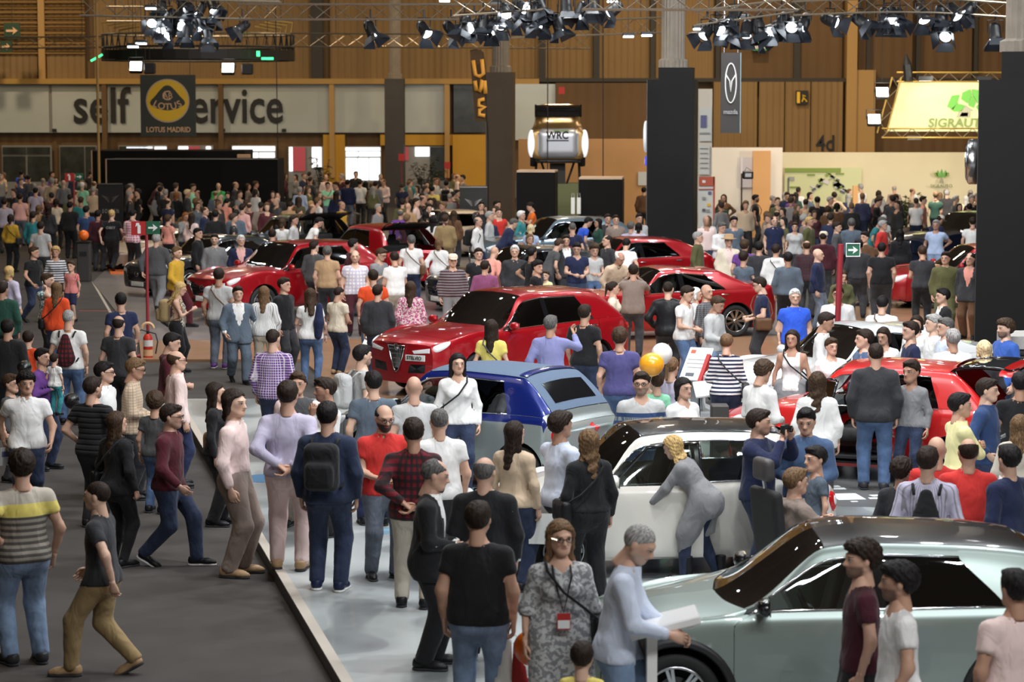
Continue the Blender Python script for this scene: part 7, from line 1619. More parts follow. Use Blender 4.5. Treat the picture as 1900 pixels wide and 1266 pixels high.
# ------------------------------------------------------------------ the crowd
# x ytop [yfeet] | facing | build pose | top | bottom | hair | options | extra words for the label
TABLE = '''
48 835 1237|-148|m hip1|tee:stone/chestband:yellow|jeans:faded denim|mop:dark brown|shoes=charcoal|on the dark carpet
188 887 1258|-98|m walk|polo:charcoal|chino:khaki|buzz:dark brown|shoes=tan beard=.3|walking on the dark carpet
48 686|12|m walk2|polo:white|jeans:dark denim|curly:black|skin=1|walking with a leaflet
172 699|155|m pockets|tee:black/quilt:black|jeans:black|short:dark brown|beard=.5|on the dark carpet
243 664|92|m hold|shirt:beige/check:taupe|trousers:charcoal|short:light brown|glasses|carrying brochures
193 671|75|m stand|shirt:white|chino:navy|short:black|glasses|
216 762|140|w strap|jacket:black|leggings:black|long:brown|bag=side|with shoulder bag
320 745 1055|78|m walk|hoodie:maroon|jeans:dark denim|short:dark brown|glasses beard=.4 sole=white|walking along the aisle
287 733|165|k stand|tee:dark grey|jeans:denim blue|mop:brown|h=1.42|
327 650|112|m stand|shirt:pale pink|jeans:navy|fringe:brown|glasses|
400 708|88|w stand|sweater:black|trousers:black|long:dark brown|bag=tote h=1.68|with a tan and grey tote bag
438 713 1073|80|m stand|shirt_in:pale pink|trousers:taupe|bob:dark brown|shoes=tan shoekind=shoe|on the platform edge
537 698 1062|176|m back|sweater:lavender|chino:pale pink|short:dark brown|shoes=tan|
552 690|-10|m stand|vest:dark grey|chino:stone|short:brown|inner=pale_pink|
605 701|-62|m chin|shirt:white|trousers:black|quiff:dark brown|beard=.5|hand on chin
610 745 1100|172|m stand|jacket:dark denim|jeans:dark denim|short:black|bag=backpack shoes=navy sole=white|with black backpack
692 688|186|m stand|tee:slate|jeans:navy|short:black||
768 697|198|m stand|tee:light grey|jeans:denim blue|bald|fat=.02|
712 749 1078|18|m hold|polo:red|jeans:grey denim|fringe:black|beard=.95 glasses fat=.03|with hands joined
768 775 1132|172|m back|shirt:dark red/plaid:black|chino:stone|short:dark brown||hands behind back
815 757|195|m stand|polo:white|trousers:charcoal|balding:dark grey|fat=.02|
797 851 1243|84|m hold|suit:black|trousers:black|balding:dark grey|inner=white|
900 849 1236|176|m stand|suit:black|trousers:black|fringe:dark grey|inner=white|
887 930|172|m stand|tee:black|jeans:faded denim|short:dark brown|h=1.80 fat=.035|holding a red balloon and bag
1040 964|6|w stand|dress:grey/print:light grey|leggings:tan|wavy:light brown|glasses bag=side h=1.76 lanyard|with black shoulder bag and lanyard
1146 962|84|m write|shirt:pale blue|jeans:faded denim|buzz:grey|h=1.86 beard=.4|writing at the white lectern
1080 1200|170|k stand|tee:navy/band_low:yellow|jeans:navy|short:dark brown|h=1.16|
1600 1003|-92|m stand|tee:burgundy|jeans:black|curly:dark brown|beard=.75|
1672 1040|-88|m step|tee:white|jeans:denim blue|mop:black|beard=.7|with dark glasses hung on the collar
1885 1056|200|m stand|tee:pale pink|jeans:denim blue|short:black|skin=3|
1408 759|62|m photo|hoodie:navy|jeans:dark denim|short:dark brown|beard=.5 fat=.02|taking a picture
1302 790 1083|-112|w lean|cardigan:grey|skinny:dark denim|wavy:blonde|shoekind=boot lean=.62 h=1.74|leaning into the open door
1092 796|202|w stand|cropjacket:black|trousers:black|wavy:light brown|bag=side h=1.68|with small black handbag
955 774|150|w stand|sweater:beige|jeans:dark denim|long:dark brown|h=1.68|
998 747|128|m reach|shirt:pale blue|trousers:charcoal|mop:dark brown||touching the hood
850 644 905|4|w stand|sweater:white|skinny:dark denim|long:black|shoes=white bag=cross|with thin shoulder strap
1190 690|6|m stand|sweater:light grey/fairisle:dark blue|jeans:dark denim|short:dark brown|beard=.7 beardc=dark_grey glasses|
1268 700|38|w stand|blouse:white|jeans:dark denim|bob:black|h=1.66|
1410 668|125|m hold|shirt:white|trousers:navy|mop:brown|hpitch=.4|
1348 619|176|w hold|sweater:white/hstripes:navy|jeans:dark denim|short:light brown|bag=cross h=1.66|holding a brochure
1246 668|150|k stand|tee:lavender|jeans:faded denim|pony:light brown|h=1.46|
1214 690|185|k stand|tee:mint green|jeans:navy|short:brown|h=1.32|
1150 608|178|m stand|tee:violet|jeans:denim blue|mop:brown||
1085 565|150|m stand|tee:black|jeans:dark denim|short:dark brown||
1022 585|172|m point|shirt:periwinkle|jeans:dark denim|short:dark grey||pointing ahead
912 592|168|w stand|tee:yellow|jeans:denim blue|long:dark brown|bag=cross h=1.66|with brown strap
672 640|112|m stand|tee:light grey|chino:grey|short:black|bag=backpack_grey beard=.5|with pale backpack
507 610|168|m stand|shirt:purple/check:white|jeans:dark denim|balding:dark brown|fat=.02|
443 528 716|18|m walk|suit:slate|trousers:slate|short:dark brown|inner=white|
408 497 689|168|m stand|tee:light grey|jeans:grey denim|short:dark brown|bag=cross shoes=purple sole=white|with side bag
490 530|178|w stand|blouse:white/thinstripes:grey|chino:cream|long:light brown|h=1.68|
527 515|62|m stand|jacket:black|jeans:charcoal|short:dark brown||
577 534 722|176|w hold1|tee:white|skinny:denim blue|long:brown|h=1.68|with a blue jumper over the shoulder
627 532 700|140|m hold|polo:cream|jeans:dark denim|balding:dark brown|shoes=tan|with a jacket over the arm
692 500|188|m stand|tee:orange red|jeans:denim blue|short:dark brown||
701 528|178|m stand|jacket:charcoal|jeans:dark denim|short:dark brown|h=1.66|
660 466 630|6|m stand|tee:white/plaid:lavender|chino:burgundy|fringe:light brown|beard=.4 fat=.02|
702 460|55|m phone|tee:grey|jeans:denim blue|short:brown|glasses|
733 467|-150|m hold|tee:white|chino:stone|short:dark brown|fat=.02|
762 521|172|w stand|blouse:magenta/print:pale pink|leggings:black|long:brown|h=1.66 fat=.02|
607 456|172|m stand|polo:tan|jeans:charcoal|short:dark grey|fat=.02|
583 444|150|m stand|shirt:dark grey|jeans:charcoal|short:dark brown||
655 443|120|m stand|shirt:maroon|jeans:charcoal|short:black|beard=.6|
763 436|176|m stand|tee:white|jeans:dark denim|short:dark grey|bag=cross|with dark shoulder strap
815 443 577|172|w walk|blouse:white|skinny:denim blue|bob:light brown|bag=cross h=1.66|walking between the cars
840 472|4|m stand|sweater:burgundy/hstripes:grey|chino:grey|cap|fat=.03|in a pale cap
900 483|178|m stand|shirt:plum|jeans:charcoal|short:dark brown|h=1.66|
888 460|14|m stand|tee:black|jeans:charcoal|short:dark brown||
903 452|140|m lean1|shirt:salmon|jeans:charcoal|bald||
887 402|70|m stand|shirt:white|chino:navy|fringe:dark grey|bag=backpack|with dark backpack
908 392|80|m stand|shirt:light grey|jeans:denim blue|short:grey||
935 398|110|m lean1|jacket:navy|jeans:black|short:dark grey||
955 455|8|m stand|shirt:charcoal|trousers:black|short:white||
983 440|20|w stand|tee:stone|jeans:denim blue|bob:light brown|h=1.64|
987 458|120|m hips|tee:black|jeans:charcoal|short:black||hands on hips
997 490|55|k stand|tee:black|jeans:charcoal|mop:black|h=1.5|
1013 505|-30|k stand|tee:pale yellow|jeans:denim blue|short:brown|h=1.15|
1070 449|12|m hold|tee:navy|jeans:dark denim|short:black|hpitch=.35|
1102 455|14|k hold|tee:light grey|jeans:denim blue|mop:brown|h=1.58|
1137 460|30|m lean1|jacket:beige|chino:tan|fringe:white||
1127 436|-60|m stand|shirt:charcoal|jeans:black|balding:dark brown||
1157 437|165|m lean1|tee:white|jeans:charcoal|short:black||
1017 433|110|m lean1|tee:dark grey|jeans:charcoal|short:brown||
1050 428|20|m stand|suit:charcoal|trousers:charcoal|short:dark brown|inner=white|
1175 490|178|m photo|shirt:taupe|jeans:charcoal|short:dark brown|fat=.02|taking a photo
1138 527|85|w stand|blouse:cream|jeans:dark denim|pony:dark brown|h=1.66|
1240 522|172|m pockets|jacket:black/leather_plain:black|jeans:charcoal|buzz:dark brown||
1270 530|60|m hold|tee:white|jeans:denim blue|short:dark brown||
1312 528|58|m stand|shirt:dark grey/check:grey|jeans:charcoal|bald|fat=.02|
1325 548|58|m hold|hoodie:light grey|jeans:faded denim|short:brown|hpitch=.4|
1291 533|80|w stand|blouse:white|jeans:navy|bob:white|h=1.6|
1415 514|-86|m hold|polo:navy|trousers:charcoal|short:dark brown|glasses bag=side_brown fat=.03|with brown shoulder bag
1352 437|10|m stand|suit:cream|chino:cream|hat|inner=pale_pink|in a straw hat
1295 430|70|m stand|jacket:olive|jeans:charcoal|short:grey|inner=pale_pink|
1314 400|170|w stand|blouse:white|jeans:charcoal|long:light brown|h=1.66|
1338 412|30|m hold|shirt:white|jeans:charcoal|short:dark grey||
1362 402|10|m stand|tee:slate|jeans:charcoal|mop:black||
1343 360|-20|w hips|jacket:brown|trousers:brown|long:brown|h=1.74|hands on hips
1402 361|85|m stand|tee:black|jeans:charcoal|short:black|beard=.8 bag=side|with dark bag
1382 445|172|m stand|tee:purple|jeans:charcoal|mop:brown||
1409 448|165|m stand|shirt:charcoal|jeans:black|short:black||
1437 401|8|m stand|polo:navy|jeans:charcoal|balding:dark brown|fat=.03|
1475 412|4|w stand|tee:light grey|jeans:charcoal|short:brown|h=1.66 fat=.02|
1502 402|60|m stand|jacket:olive|jeans:charcoal|short:blonde||
1462 469|172|m stand|sweater:slate|trousers:black|short:black||
1440 453|170|m stand|hoodie:white|jeans:charcoal|short:dark brown|bag=cross|with a strap
1518 461|70|m stand|jacket:navy|jeans:grey denim|bald|fat=.02|
1497 446|160|m stand|shirt:maroon/plaid:charcoal|jeans:charcoal|fringe:brown||
1475 536|8|m stand|polo:royal blue|chino:grey|short:white|fat=.02|
1526 564|70|m hold|shirt:white|jeans:navy|short:dark brown|hpitch=.35|
1555 531|4|f stand|sweater:white|chino:stone|short:brown|glasses|
1637 549|165|m hold|shirt:white|jeans:navy|short:black|bag=cross|with dark strap
1690 596|-84|m stand|tee:navy|jeans:denim blue|short:dark brown||
1641 606|-20|w hold|tee:white|jeans:navy|bob:dark brown|h=1.64|
1750 535|-82|m stand|suit:black|trousers:black|short:black|inner=white|
1701 577|-40|w stand|blouse:white|jeans:navy|bob:dark brown|h=1.64|
1733 583|-78|m stand|shirt:white|jeans:navy|short:grey||
1752 588|-80|m stand|shirt:pale blue|jeans:navy|short:dark grey||
1768 610|176|m stand|shirt:white|chino:mint green|short:grey||
1470 611|-14|w stand|tank:white|skirt:grey|long:dark brown|bag=side h=1.68|with black handbag
1543 628|12|w stand|blouse:white|jeans:denim blue|short:brown|h=1.62|
1566 611|-70|m stand|shirt:denim blue|jeans:dark denim|short:dark brown||
1517 689|175|w stand|blouse:white|trousers:charcoal|wavy:brown|h=1.68|
1621 636 914|172|m stand|jacket:charcoal|jeans:denim blue|balding:dark brown|shoes=charcoal|
1686 667 900|-28|k stand|sweater:grey|jeans:dark denim|short:dark brown|h=1.62|
1497 747|-12|m hold|hoodie:denim blue|jeans:dark denim|quiff:black||
1502 822|-75|k stand|tee:slate|jeans:dark denim|short:black|h=1.40|
1722 828|168|m stand|shirt:lavender/thinstripes:grey|jeans:denim blue|short:dark brown|bag=drawstring beard=.6|with black drawstring bag
1797 812|178|m stand|polo:red|jeans:denim blue|fringe:dark brown|fat=.03|
1752 820|165|m stand|polo:red|jeans:denim blue|bald|h=1.70|
1781 729|100|m fold|shirt:pale yellow|chino:navy|short:black||
1832 702|64|m pockets|jacket:dark blue|jeans:dark denim|short:dark brown|inner=black|
1866 820|-140|m stand|suit:navy|trousers:navy|short:black|inner=white|
1682 857|150|w stand|sweater:charcoal|jeans:black|curly:dark brown|h=1.58|
1893 690|170|m stand|tee:black|jeans:charcoal|short:black|fat=.02|
1893 768|175|w stand|blouse:stone|jeans:denim blue|long:light brown|h=1.62|
1866 592|-70|m stand|jacket:blue|jeans:dark denim|curly:brown|beard=.8|
1826 637|172|w stand|blouse:charcoal|jeans:black|bob:pale blonde|h=1.66|
127 574|174|m stand|tee:white|jeans:denim blue|buzz:grey|bag=drawstring_red|with red drawstring bag
14 592|172|m stand|jacket:black|jeans:black|short:black||
52 618|165|k stand|tee:orange red|jeans:denim blue|short:dark brown|h=1.30|
78 645|70|w carry|sweater:purple|jeans:dark denim|short:black|h=1.64|carrying a small child
220 585|160|m stand|tee:charcoal|jeans:black|fringe:dark brown||
224 543|-150|m stand|tee:navy|jeans:charcoal|short:black||
312 617|92|m hold|hoodie:maroon|jeans:charcoal|short:black||
328 522|86|w phone|tank:black/print:cream|leggings:black|long:blonde|bag=backpack_tan h=1.66|with tan backpack
330 455 612|70|m walk|jacket:mustard|chino:maroon|short:light brown|beard=.6 tc=.|walking past the poles
292 431 583|172|m walk|jacket:dark grey|chino:grey|short:grey||walking away
65 455 604|60|m walk|polo:black|jeans:dark denim|short:brown||walking
103 457|10|w stand|sweater:white/hstripes:navy|jeans:charcoal|curly:blonde|h=1.64|
132 487|-20|k stand|tee:red/thinstripes:white|shorts:navy|short:brown|h=1.32|
88 507|60|m ear|tee:white/print:teal|jeans:charcoal|short:brown|beard=.5|phone at the ear
105 522|172|w stand|jacket:orange red|jeans:dark blue|long:light brown|bag=side h=1.66|with black shoulder bag
17 493|150|w stand|blouse:lavender|jeans:charcoal|bob:blonde|h=1.66|
5 523|175|m stand|jacket:dark green|jeans:black|short:dark brown||
20 700|70|k stand|tee:dark grey|jeans:charcoal|short:brown|h=1.36|
75 411|172|m stand|tee:light grey|jeans:charcoal|short:dark brown||
20 397|168|w stand|sweater:mustard|jeans:black|bob:dark brown|bag=cross h=1.66|with thin strap
37 359|176|m stand|tee:pink|jeans:grey denim|short:dark brown|skin=1|
8 368|176|m stand|shirt:lavender/thinstripes:grey|jeans:charcoal|short:dark brown||
160 382|170|m stand|tee:dark blue|jeans:charcoal|short:black|fat=.02|
207 386|176|m walk|tee:black|jeans:black|short:blonde||in cap walking away
245 384|160|m hold|shirt:magenta/plaid:pale pink|trousers:black|short:black||
130 374|172|m stand|jacket:black|trousers:black|short:black||
182 389|172|m stand|shirt:burgundy|jeans:charcoal|short:black||
367 423|82|m stand|jacket:black|jeans:black|short:black||
398 434|6|m stand|shirt:grey|jeans:charcoal|short:dark brown|beard=.5|
447 436|8|m stand|suit:navy|trousers:navy|short:white|inner=pink|
312 401|150|k stand|tee:salmon|jeans:black|short:brown|h=1.55|
342 388|40|w phone|jacket:grey|jeans:black|long:ginger|h=1.64|
356 395|150|w stand|blouse:pale pink|jeans:charcoal|long:dark brown|h=1.64 bag=cross|with strap
380 383|80|m stand|jacket:navy|jeans:black|balding:brown||
400 390|170|f stand|jacket:black|jeans:black|short:black||
437 388|170|m hold|jacket:slate|jeans:charcoal|short:teal||
450 378|150|m stand|shirt:pink|jeans:charcoal|short:dark brown||
412 364|150|m lean1|shirt:salmon|jeans:charcoal|short:black||
283 335|80|m lean1|shirt:burgundy|chino:stone|short:brown||
298 346|150|m stand|shirt:slate|jeans:charcoal|short:black||
327 357|165|w stand|jacket:black|jeans:black|bob:ginger|h=1.64|
349 351|100|m stand|jacket:charcoal|jeans:black|short:pale blonde||
357 341|70|m hold1|tee:mint green|jeans:charcoal|short:brown||
405 339|10|m hold|shirt:green|jeans:charcoal|fringe:dark brown|bag=cross|with dark strap
437 337|80|m stand|jacket:charcoal|jeans:black|fringe:light brown||
460 335|90|w stand|blouse:taupe|jeans:black|long:brown|h=1.66|
476 332|100|m stand|suit:charcoal|trousers:charcoal|short:brown|inner=white|
245 340|-40|m stand|shirt:burgundy|jeans:black|short:dark brown||
505 425|172|m stand|jacket:dark blue|jeans:charcoal|short:dark brown|fat=.02|
523 400|172|w hold|tee:white|jeans:charcoal|bob:brown|h=1.64|
545 398|80|m stand|shirt:light grey|jeans:navy|short:dark brown||
567 392|110|m lean1|tee:white|jeans:charcoal|short:black||
532 370|160|m lean1|shirt:tan|jeans:charcoal|short:dark brown||
515 358|10|m stand|jacket:charcoal|jeans:black|balding:light brown||
553 365|20|w stand|tee:orange red|jeans:charcoal|long:dark brown|h=1.66|
577 372|60|w stand|jacket:charcoal|jeans:charcoal|bob:blonde|h=1.62|
634 373|60|m stand|tee:mustard|jeans:charcoal|fringe:light brown||
590 366|120|m stand|shirt:white|jeans:charcoal|short:light brown||
573 331|10|w stand|tank:hot pink|skirt:magenta|long:brown|h=1.66|
608 338|14|m fold|tee:mint green|jeans:slate|short:black|bag=cross|with strap
625 337|-60|m hold|tee:slate|jeans:dark denim|short:dark brown||
645 333|172|m stand|jacket:navy|jeans:grey denim|short:black|h=1.82|
668 333|165|m stand|shirt:white|jeans:charcoal|short:dark brown||
678 336|175|w stand|jacket:black|trousers:black|long:black|h=1.68|
697 336|160|m stand|shirt:grey|jeans:charcoal|short:dark brown||
713 332|-40|m hold|shirt:pale pink|jeans:charcoal|balding:light brown||
660 318|10|m stand|jacket:black|jeans:black|short:dark brown||
747 372|172|m stand|jacket:olive|jeans:olive|short:dark brown||
772 369|80|m stand|shirt:pale pink|trousers:charcoal|short:dark brown|bag=cross|
757 374|165|m stand|jacket:tan|jeans:charcoal|bald||
798 371|10|m stand|suit:black|trousers:black|short:dark brown|inner=white|
822 372|-60|m stand|jacket:black|jeans:charcoal|short:light brown||
790 392|165|w stand|sweater:tan|jeans:black|bob:black|h=1.66|
803 400|165|w stand|blouse:white|jeans:charcoal|long:black|h=1.66|
826 398|172|m stand|jacket:khaki|chino:khaki|short:brown||
842 390|172|w stand|jacket:brown|trousers:charcoal|long:brown|h=1.66|
743 388|172|m stand|jacket:purple|jeans:charcoal|fringe:dark grey||
802 345|172|m stand|tee:yellow|jeans:charcoal|short:black||
828 335|175|m stand|tee:white|jeans:charcoal|short:black|bag=backpack|with dark backpack
848 352|80|m stand|jacket:olive|chino:stone|short:black||
808 330|60|m stand|shirt:light grey|jeans:charcoal|short:light brown||
893 374|10|m photo|shirt:charcoal|jeans:black|short:black||taking a photo
922 370|60|m stand|tee:stone|jeans:black|short:black||
925 386|20|m stand|tee:red|jeans:black|short:brown||
988 375|-80|m phone|tee:orange|jeans:black|short:black||
967 391|70|m stand|shirt:teal|jeans:black|short:white||
985 416|165|w stand|tee:light blue|jeans:black|bob:pale blonde|h=1.62|
1037 355|20|m stand|tee:pale pink|jeans:black|short:black||
1057 356|170|m hold|shirt:pink|jeans:black|short:black||
1074 395|110|m lean1|tee:royal blue|jeans:charcoal|short:black||
1062 418|172|m stand|tee:navy|jeans:charcoal|buzz:dark grey||
1110 405|-70|w stand|jacket:dark green|jeans:black|long:black|h=1.66|
1128 395|15|m chin|jacket:charcoal|jeans:black|short:dark brown||hand on chin
1141 393|8|m stand|shirt:taupe|jeans:black|short:dark brown||
1195 347|165|m stand|jacket:brown|jeans:charcoal|short:black||
1186 395|20|m chin|shirt:light grey|jeans:charcoal|short:black||
1171 415|172|m stand|shirt:lavender|jeans:charcoal|short:dark grey||
1185 413|172|w stand|tee:lavender|jeans:charcoal|bob:black|h=1.6|
1435 362|80|m stand|jacket:black|jeans:black|balding:grey||
1460 356|10|m hold|jacket:navy|jeans:charcoal|short:dark brown|inner=pale_pink|
1470 360|40|m stand|jacket:purple|jeans:charcoal|short:black||
1495 369|172|w stand|tank:beige|skirt:black|short:dark brown|h=1.66|
1515 364|175|m stand|tee:black|jeans:black|short:black||
1548 356|178|m hips|shirt:beige|chino:tan|short:dark brown||hand on hip
1553 376|172|w stand|sweater:brown|jeans:black|bob:black|h=1.64|
1536 382|170|w stand|jacket:brown|jeans:black|curly:brown|h=1.64|
1617 358|70|m lean1|sweater:burgundy|jeans:black|short:dark brown||
1627 369|60|k hold|jacket:black|jeans:black|short:dark brown|h=1.6|
1655 362|-30|m stand|jacket:black|jeans:charcoal|short:brown|inner=teal|
1662 361|-40|m stand|jacket:charcoal|jeans:black|mop:brown||
1618 397|70|m lean1|tee:teal|jeans:charcoal|short:dark grey||
1640 398|150|w stand|tee:light grey|jeans:charcoal|short:white|h=1.62|
1638 409|60|m stand|hoodie:red|jeans:charcoal|short:grey|bag=cross|with strap
1713 364|80|m stand|shirt:salmon|jeans:charcoal|short:black||
1757 352|165|m stand|jacket:charcoal|jeans:black|short:grey||
1730 395|120|m lean1|jacket:navy|jeans:charcoal|cap||in a pale cap
1737 408|-20|m hip1|tee:light blue|jeans:faded denim|short:grey||
1805 403|172|m stand|tee:white|jeans:charcoal|short:dark brown||
1553 412|80|m stand|jacket:dark grey|jeans:charcoal|short:dark brown||
1580 405|175|m stand|jacket:slate|jeans:black|short:dark grey|h=1.8|
1605 430|-60|m stand|shirt:brown|jeans:charcoal|short:black||
1528 430|172|m stand|hoodie:burgundy|jeans:charcoal|cap||
1670 425|172|w stand|jacket:black|skirt:black|long:black|h=1.68|
1593 444|175|m stand|sweater:charcoal|jeans:charcoal|short:black||
1634 450 604|176|f stand|tee:black|trousers:charcoal|short:black||
1712 456|172|m hold|tee:charcoal|jeans:black|short:brown|beard=.5|
1752 467 632|-10|m stand|jacket:olive|trousers:olive|short:dark brown|inner=pale_pink|
1793 467 632|-30|m stand|suit:charcoal|trousers:brown|balding:dark brown|inner=salmon|
1562 495|8|w hold|jacket:olive|chino:taupe|bob:brown|h=1.64|
1380 470|172|k stand|tee:slate|jeans:charcoal|short:dark brown|h=1.6|
80 330|172|m stand|shirt:pale pink|jeans:charcoal|fringe:grey||
40 316|172|m stand|tee:royal blue|jeans:black|short:black||
96 318|80|m stand|jacket:purple|jeans:black|short:black||
118 334|172|m stand|shirt:grey|jeans:charcoal|bald||
140 352|150|m stand|shirt:cream|jeans:charcoal|fringe:light brown||
152 338|165|m stand|tee:mint green|jeans:charcoal|short:white||
150 365|172|m stand|tee:teal|jeans:charcoal|short:brown||
66 348|172|m stand|tee:lavender|jeans:charcoal|short:black||
104 368|172|w stand|tee:cream|jeans:black|bob:dark brown|h=1.66|
72 380|172|w stand|tee:tan|jeans:charcoal|bob:light brown|h=1.64|
62 392|160|m stand|shirt:teal|jeans:dark denim|short:dark brown||
90 380|165|w stand|jacket:charcoal|jeans:black|wavy:dark brown|h=1.66|
188 318|165|m stand|shirt:light grey|jeans:black|short:black||
175 336|160|m stand|jacket:taupe|jeans:charcoal|fringe:light brown||
'''
POSEW = {'stand': '', 'walk': 'walking', 'walk2': 'walking', 'walkpocket': 'walking', 'hips': 'hands on hips', 'hip1': 'one hand on hip', 'fold': 'arms folded', 'phone': 'holding a phone', 'photo': 'taking a photo', 'point': 'pointing', 'back': 'hands behind back', 'chin': 'hand on chin', 'ear': 'phone at the ear', 'hold': 'hands together', 'lean1': 'leaning forward', 'lean': 'bending forward', 'pockets': 'hands in pockets', 'reach': 'reaching out', 'carry': '', 'strap': '', 'hold1': 'one arm bent', 'write': '', 'step': 'stepping'}
PATW = {'hstripes': 'striped', 'thinstripes': 'pinstriped', 'plaid': 'plaid', 'check': 'checked', 'print': 'printed', 'chestband': 'banded', 'fairisle': 'patterned', 'quilt': 'quilted', 'band_low': 'two-colour', 'leather_plain': 'leather'}
LANDMARKS = [(e_.location[0], e_.location[1], sh) for e_, K_2, sh in CARS] + [(at_z(275, 668)[0], at_z(275, 668)[1], 'the fire extinguisher'), (c3.location[0], c3.location[1], 'the black column'), (-12.6, 99, 'the black booth'), (at_d(205, 400, 84)[0], 84, 'the left winged totem'), (at_d(878, 400, 82)[0], 82, 'the right winged totem'), (at_d(1525, 400, 92)[0], 92, 'the green mural'), (-15, 108, 'the dark glass doors'), (-6, 112, 'the bright doors'), (BIN[0], BIN[1], 'the litter bin'), (-5.2, 24, 'the open aisle carpet'), (-4.9, 31, 'the platform corner'), (-9, 44, 'the aisle'), (14, 92, 'the cream wall'), (at_d(1000, 400, 75)[0], 75, 'the taller black cube'), (at_d(1118, 400, 73)[0], 73, 'the lower black cube'), (at_d(1683, 400, 86)[0], 86, 'the bushy shrub'), (-3, 108, 'the grey column')]
ROWS = []
for ln in TABLE.strip().split('\n'):
    a, fc, bp_, top_, bot_, hair_, opts, extra = [t.strip() for t in ln.split('|')]
    xs = [float(v) for v in a.split()]; b_, po = bp_.split()
    kw = dict(build=b_, pose=po)
    t, *pt = top_.split('/'); kw['top'], kw['tc'] = t.split(':')
    if pt: kw['pat'], kw['tc2'] = pt[0].split(':')
    kw['bottom'], kw['bc'] = bot_.split(':')
    if ':' in hair_: kw['hair'], kw['hc'] = hair_.split(':')
    else: kw['hair'] = {'bald': None, 'cap': 'buzz', 'hat': 'buzz'}[hair_]; kw['hc'] = 'dark brown'
    if kw['hc'] == 'teal': kw['hc'] = 'black'
    X = dict(hat=hair_ if hair_ in ('cap', 'hat') else None)
    h = None; bag = None
    for o in opts.split():
        k, _, v = o.partition('='); v = v.replace('_', ' ') if k in ('inner', 'beardc', 'shoes') else v
        if k in ('beard', 'fat', 'hpitch', 'lean'): kw[k] = float(v)
        elif k == 'skin': kw[k] = int(v)
        elif k in ('shoes', 'sole', 'shoekind', 'inner', 'beardc'): kw[k] = v
        elif k == 'h': h = float(v)
        elif k == 'bag': X['bag'] = v
        elif k in ('glasses', 'lanyard'): X[k] = True
    x, yt = xs[0], xs[1]; fy = xs[2] if len(xs) > 2 else None
    ROWS.append((x, yt, fy, float(fc), h, kw, X, extra))
def locate(x, yt, fy, h, build):
    if fy is not None:
        z0 = 0.
        for _ in range(3): p = at_z(x, fy, z0); z0 = groundz(p[0], p[1])
        p = at_z(x, fy - 5, z0); hh = at_d(x, yt, p[1])[2] - z0
        return np.array([p[0], p[1], z0]), float(np.clip(hh, 1.0, 1.95)) if build != 'k' else hh
    hh = h or {'m': 1.755, 'w': 1.66, 'k': 1.4, 'f': 1.76}[build]; z0 = 0.
    for _ in range(4): p = at_z(x, yt, z0 + hh); z0 = groundz(p[0], p[1])
    return np.array([p[0], p[1], z0]), hh
# accessories -------------------------------------------------------
def acc_meshes():
    A = {}
    m = MB()
    for s in (-1, 1): m.tube([(s * .033 + .024 * math.cos(q), -.107 + .006 * abs(math.cos(q)), .115 + .019 * math.sin(q)) for q in np.linspace(0, 2 * math.pi, 13)[:-1]], .0028, 4, closed=True); m.tube([(s * .057, -.098, .118), (s * .079, -.04, .118), (s * .083, .015, .112)], .0028, 4)
    m.tube([(-.01, -.11, .12), (.01, -.11, .12)], .0028, 4); A['glasses'] = m.mesh('glasses', 'gloss_black')
    m = MB(); m.lathe([(.092, .15), (.098, .17), (.09, .22), (.06, .25), (.001, .255)], 18); m.add([(.07, -.06, .155), (.05, -.17, .148), (-.05, -.17, .148), (-.07, -.06, .155), (.07, -.06, .163), (.05, -.17, .156), (-.05, -.17, .156), (-.07, -.06, .163)], [(0, 1, 2, 3), (7, 6, 5, 4), (0, 4, 5, 1), (1, 5, 6, 2), (2, 6, 7, 3)]); A['cap'] = m.mesh('cap', 'cloth_plain', True)
    m = MB(); m.lathe([(.17, .168), (.175, .172), (.10, .175), (.098, .26), (.07, .275), (.001, .265)], 24); m.lathe([(.17, .166), (.1, .169)], 24); A['hat'] = m.mesh('hat', 'cloth_plain', True)
    g = Grid((-.22, -.02, -.32), (.22, .30, .30), .02); f = g.field(); r, X, Y, Z = g.sub((-9,) * 3, (9,) * 3); f[r] = smin(d_box(X, Y, Z, (0, .10, 0), (.15, .085, .22), .07), d_box(X, Y, Z, (0, .19, -.07), (.12, .05, .12), .04), .02); V, Q = surface(g, f); A['backpack'] = new_mesh('pack', V, Q, 'cloth_plain', True)
    g = Grid((-.22, -.02, -.32), (.22, .25, .30), .02); f = g.field(); r, X, Y, Z = g.sub((-9,) * 3, (9,) * 3); f[r] = d_cone(X, Y, Z, (0, .07, -.14), (0, .05, .16), .15, .06, 1., .42); V, Q = surface(g, f); A['sack'] = new_mesh('sack', V, Q, 'cloth_plain', True)
    m = MB(); 
    for s in (-1, 1): m.tube([(s * .10, .03, .18), (s * .115, -.05, .26), (s * .115, -.16, .23), (s * .12, -.245, .08), (s * .15, -.19, -.10), (s * .15, .02, -.18)], .013, 6)
    A['straps'] = m.mesh('straps', 'cloth_plain', True)
    g = Grid((-.1, -.2, -.2), (.1, .2, .2), .018); f = g.field(); r, X, Y, Z = g.sub((-9,) * 3, (9,) * 3); f[r] = d_box(X, Y, Z, (0, 0, 0), (.055, .14, .11), .04); V, Q = surface(g, f); A['purse'] = new_mesh('pouch', V, Q, 'leather_plain', True)
    return A
ACC = acc_meshes()
def head_matrix(J, build):
    hs = 1.22 if build == 'k' else (1.0 if build != 'w' else .97); M = Matrix(J['Rh'].tolist()).to_4x4(); M.translation = Vector(J['head']); return M @ Matrix.Scale(hs, 4)
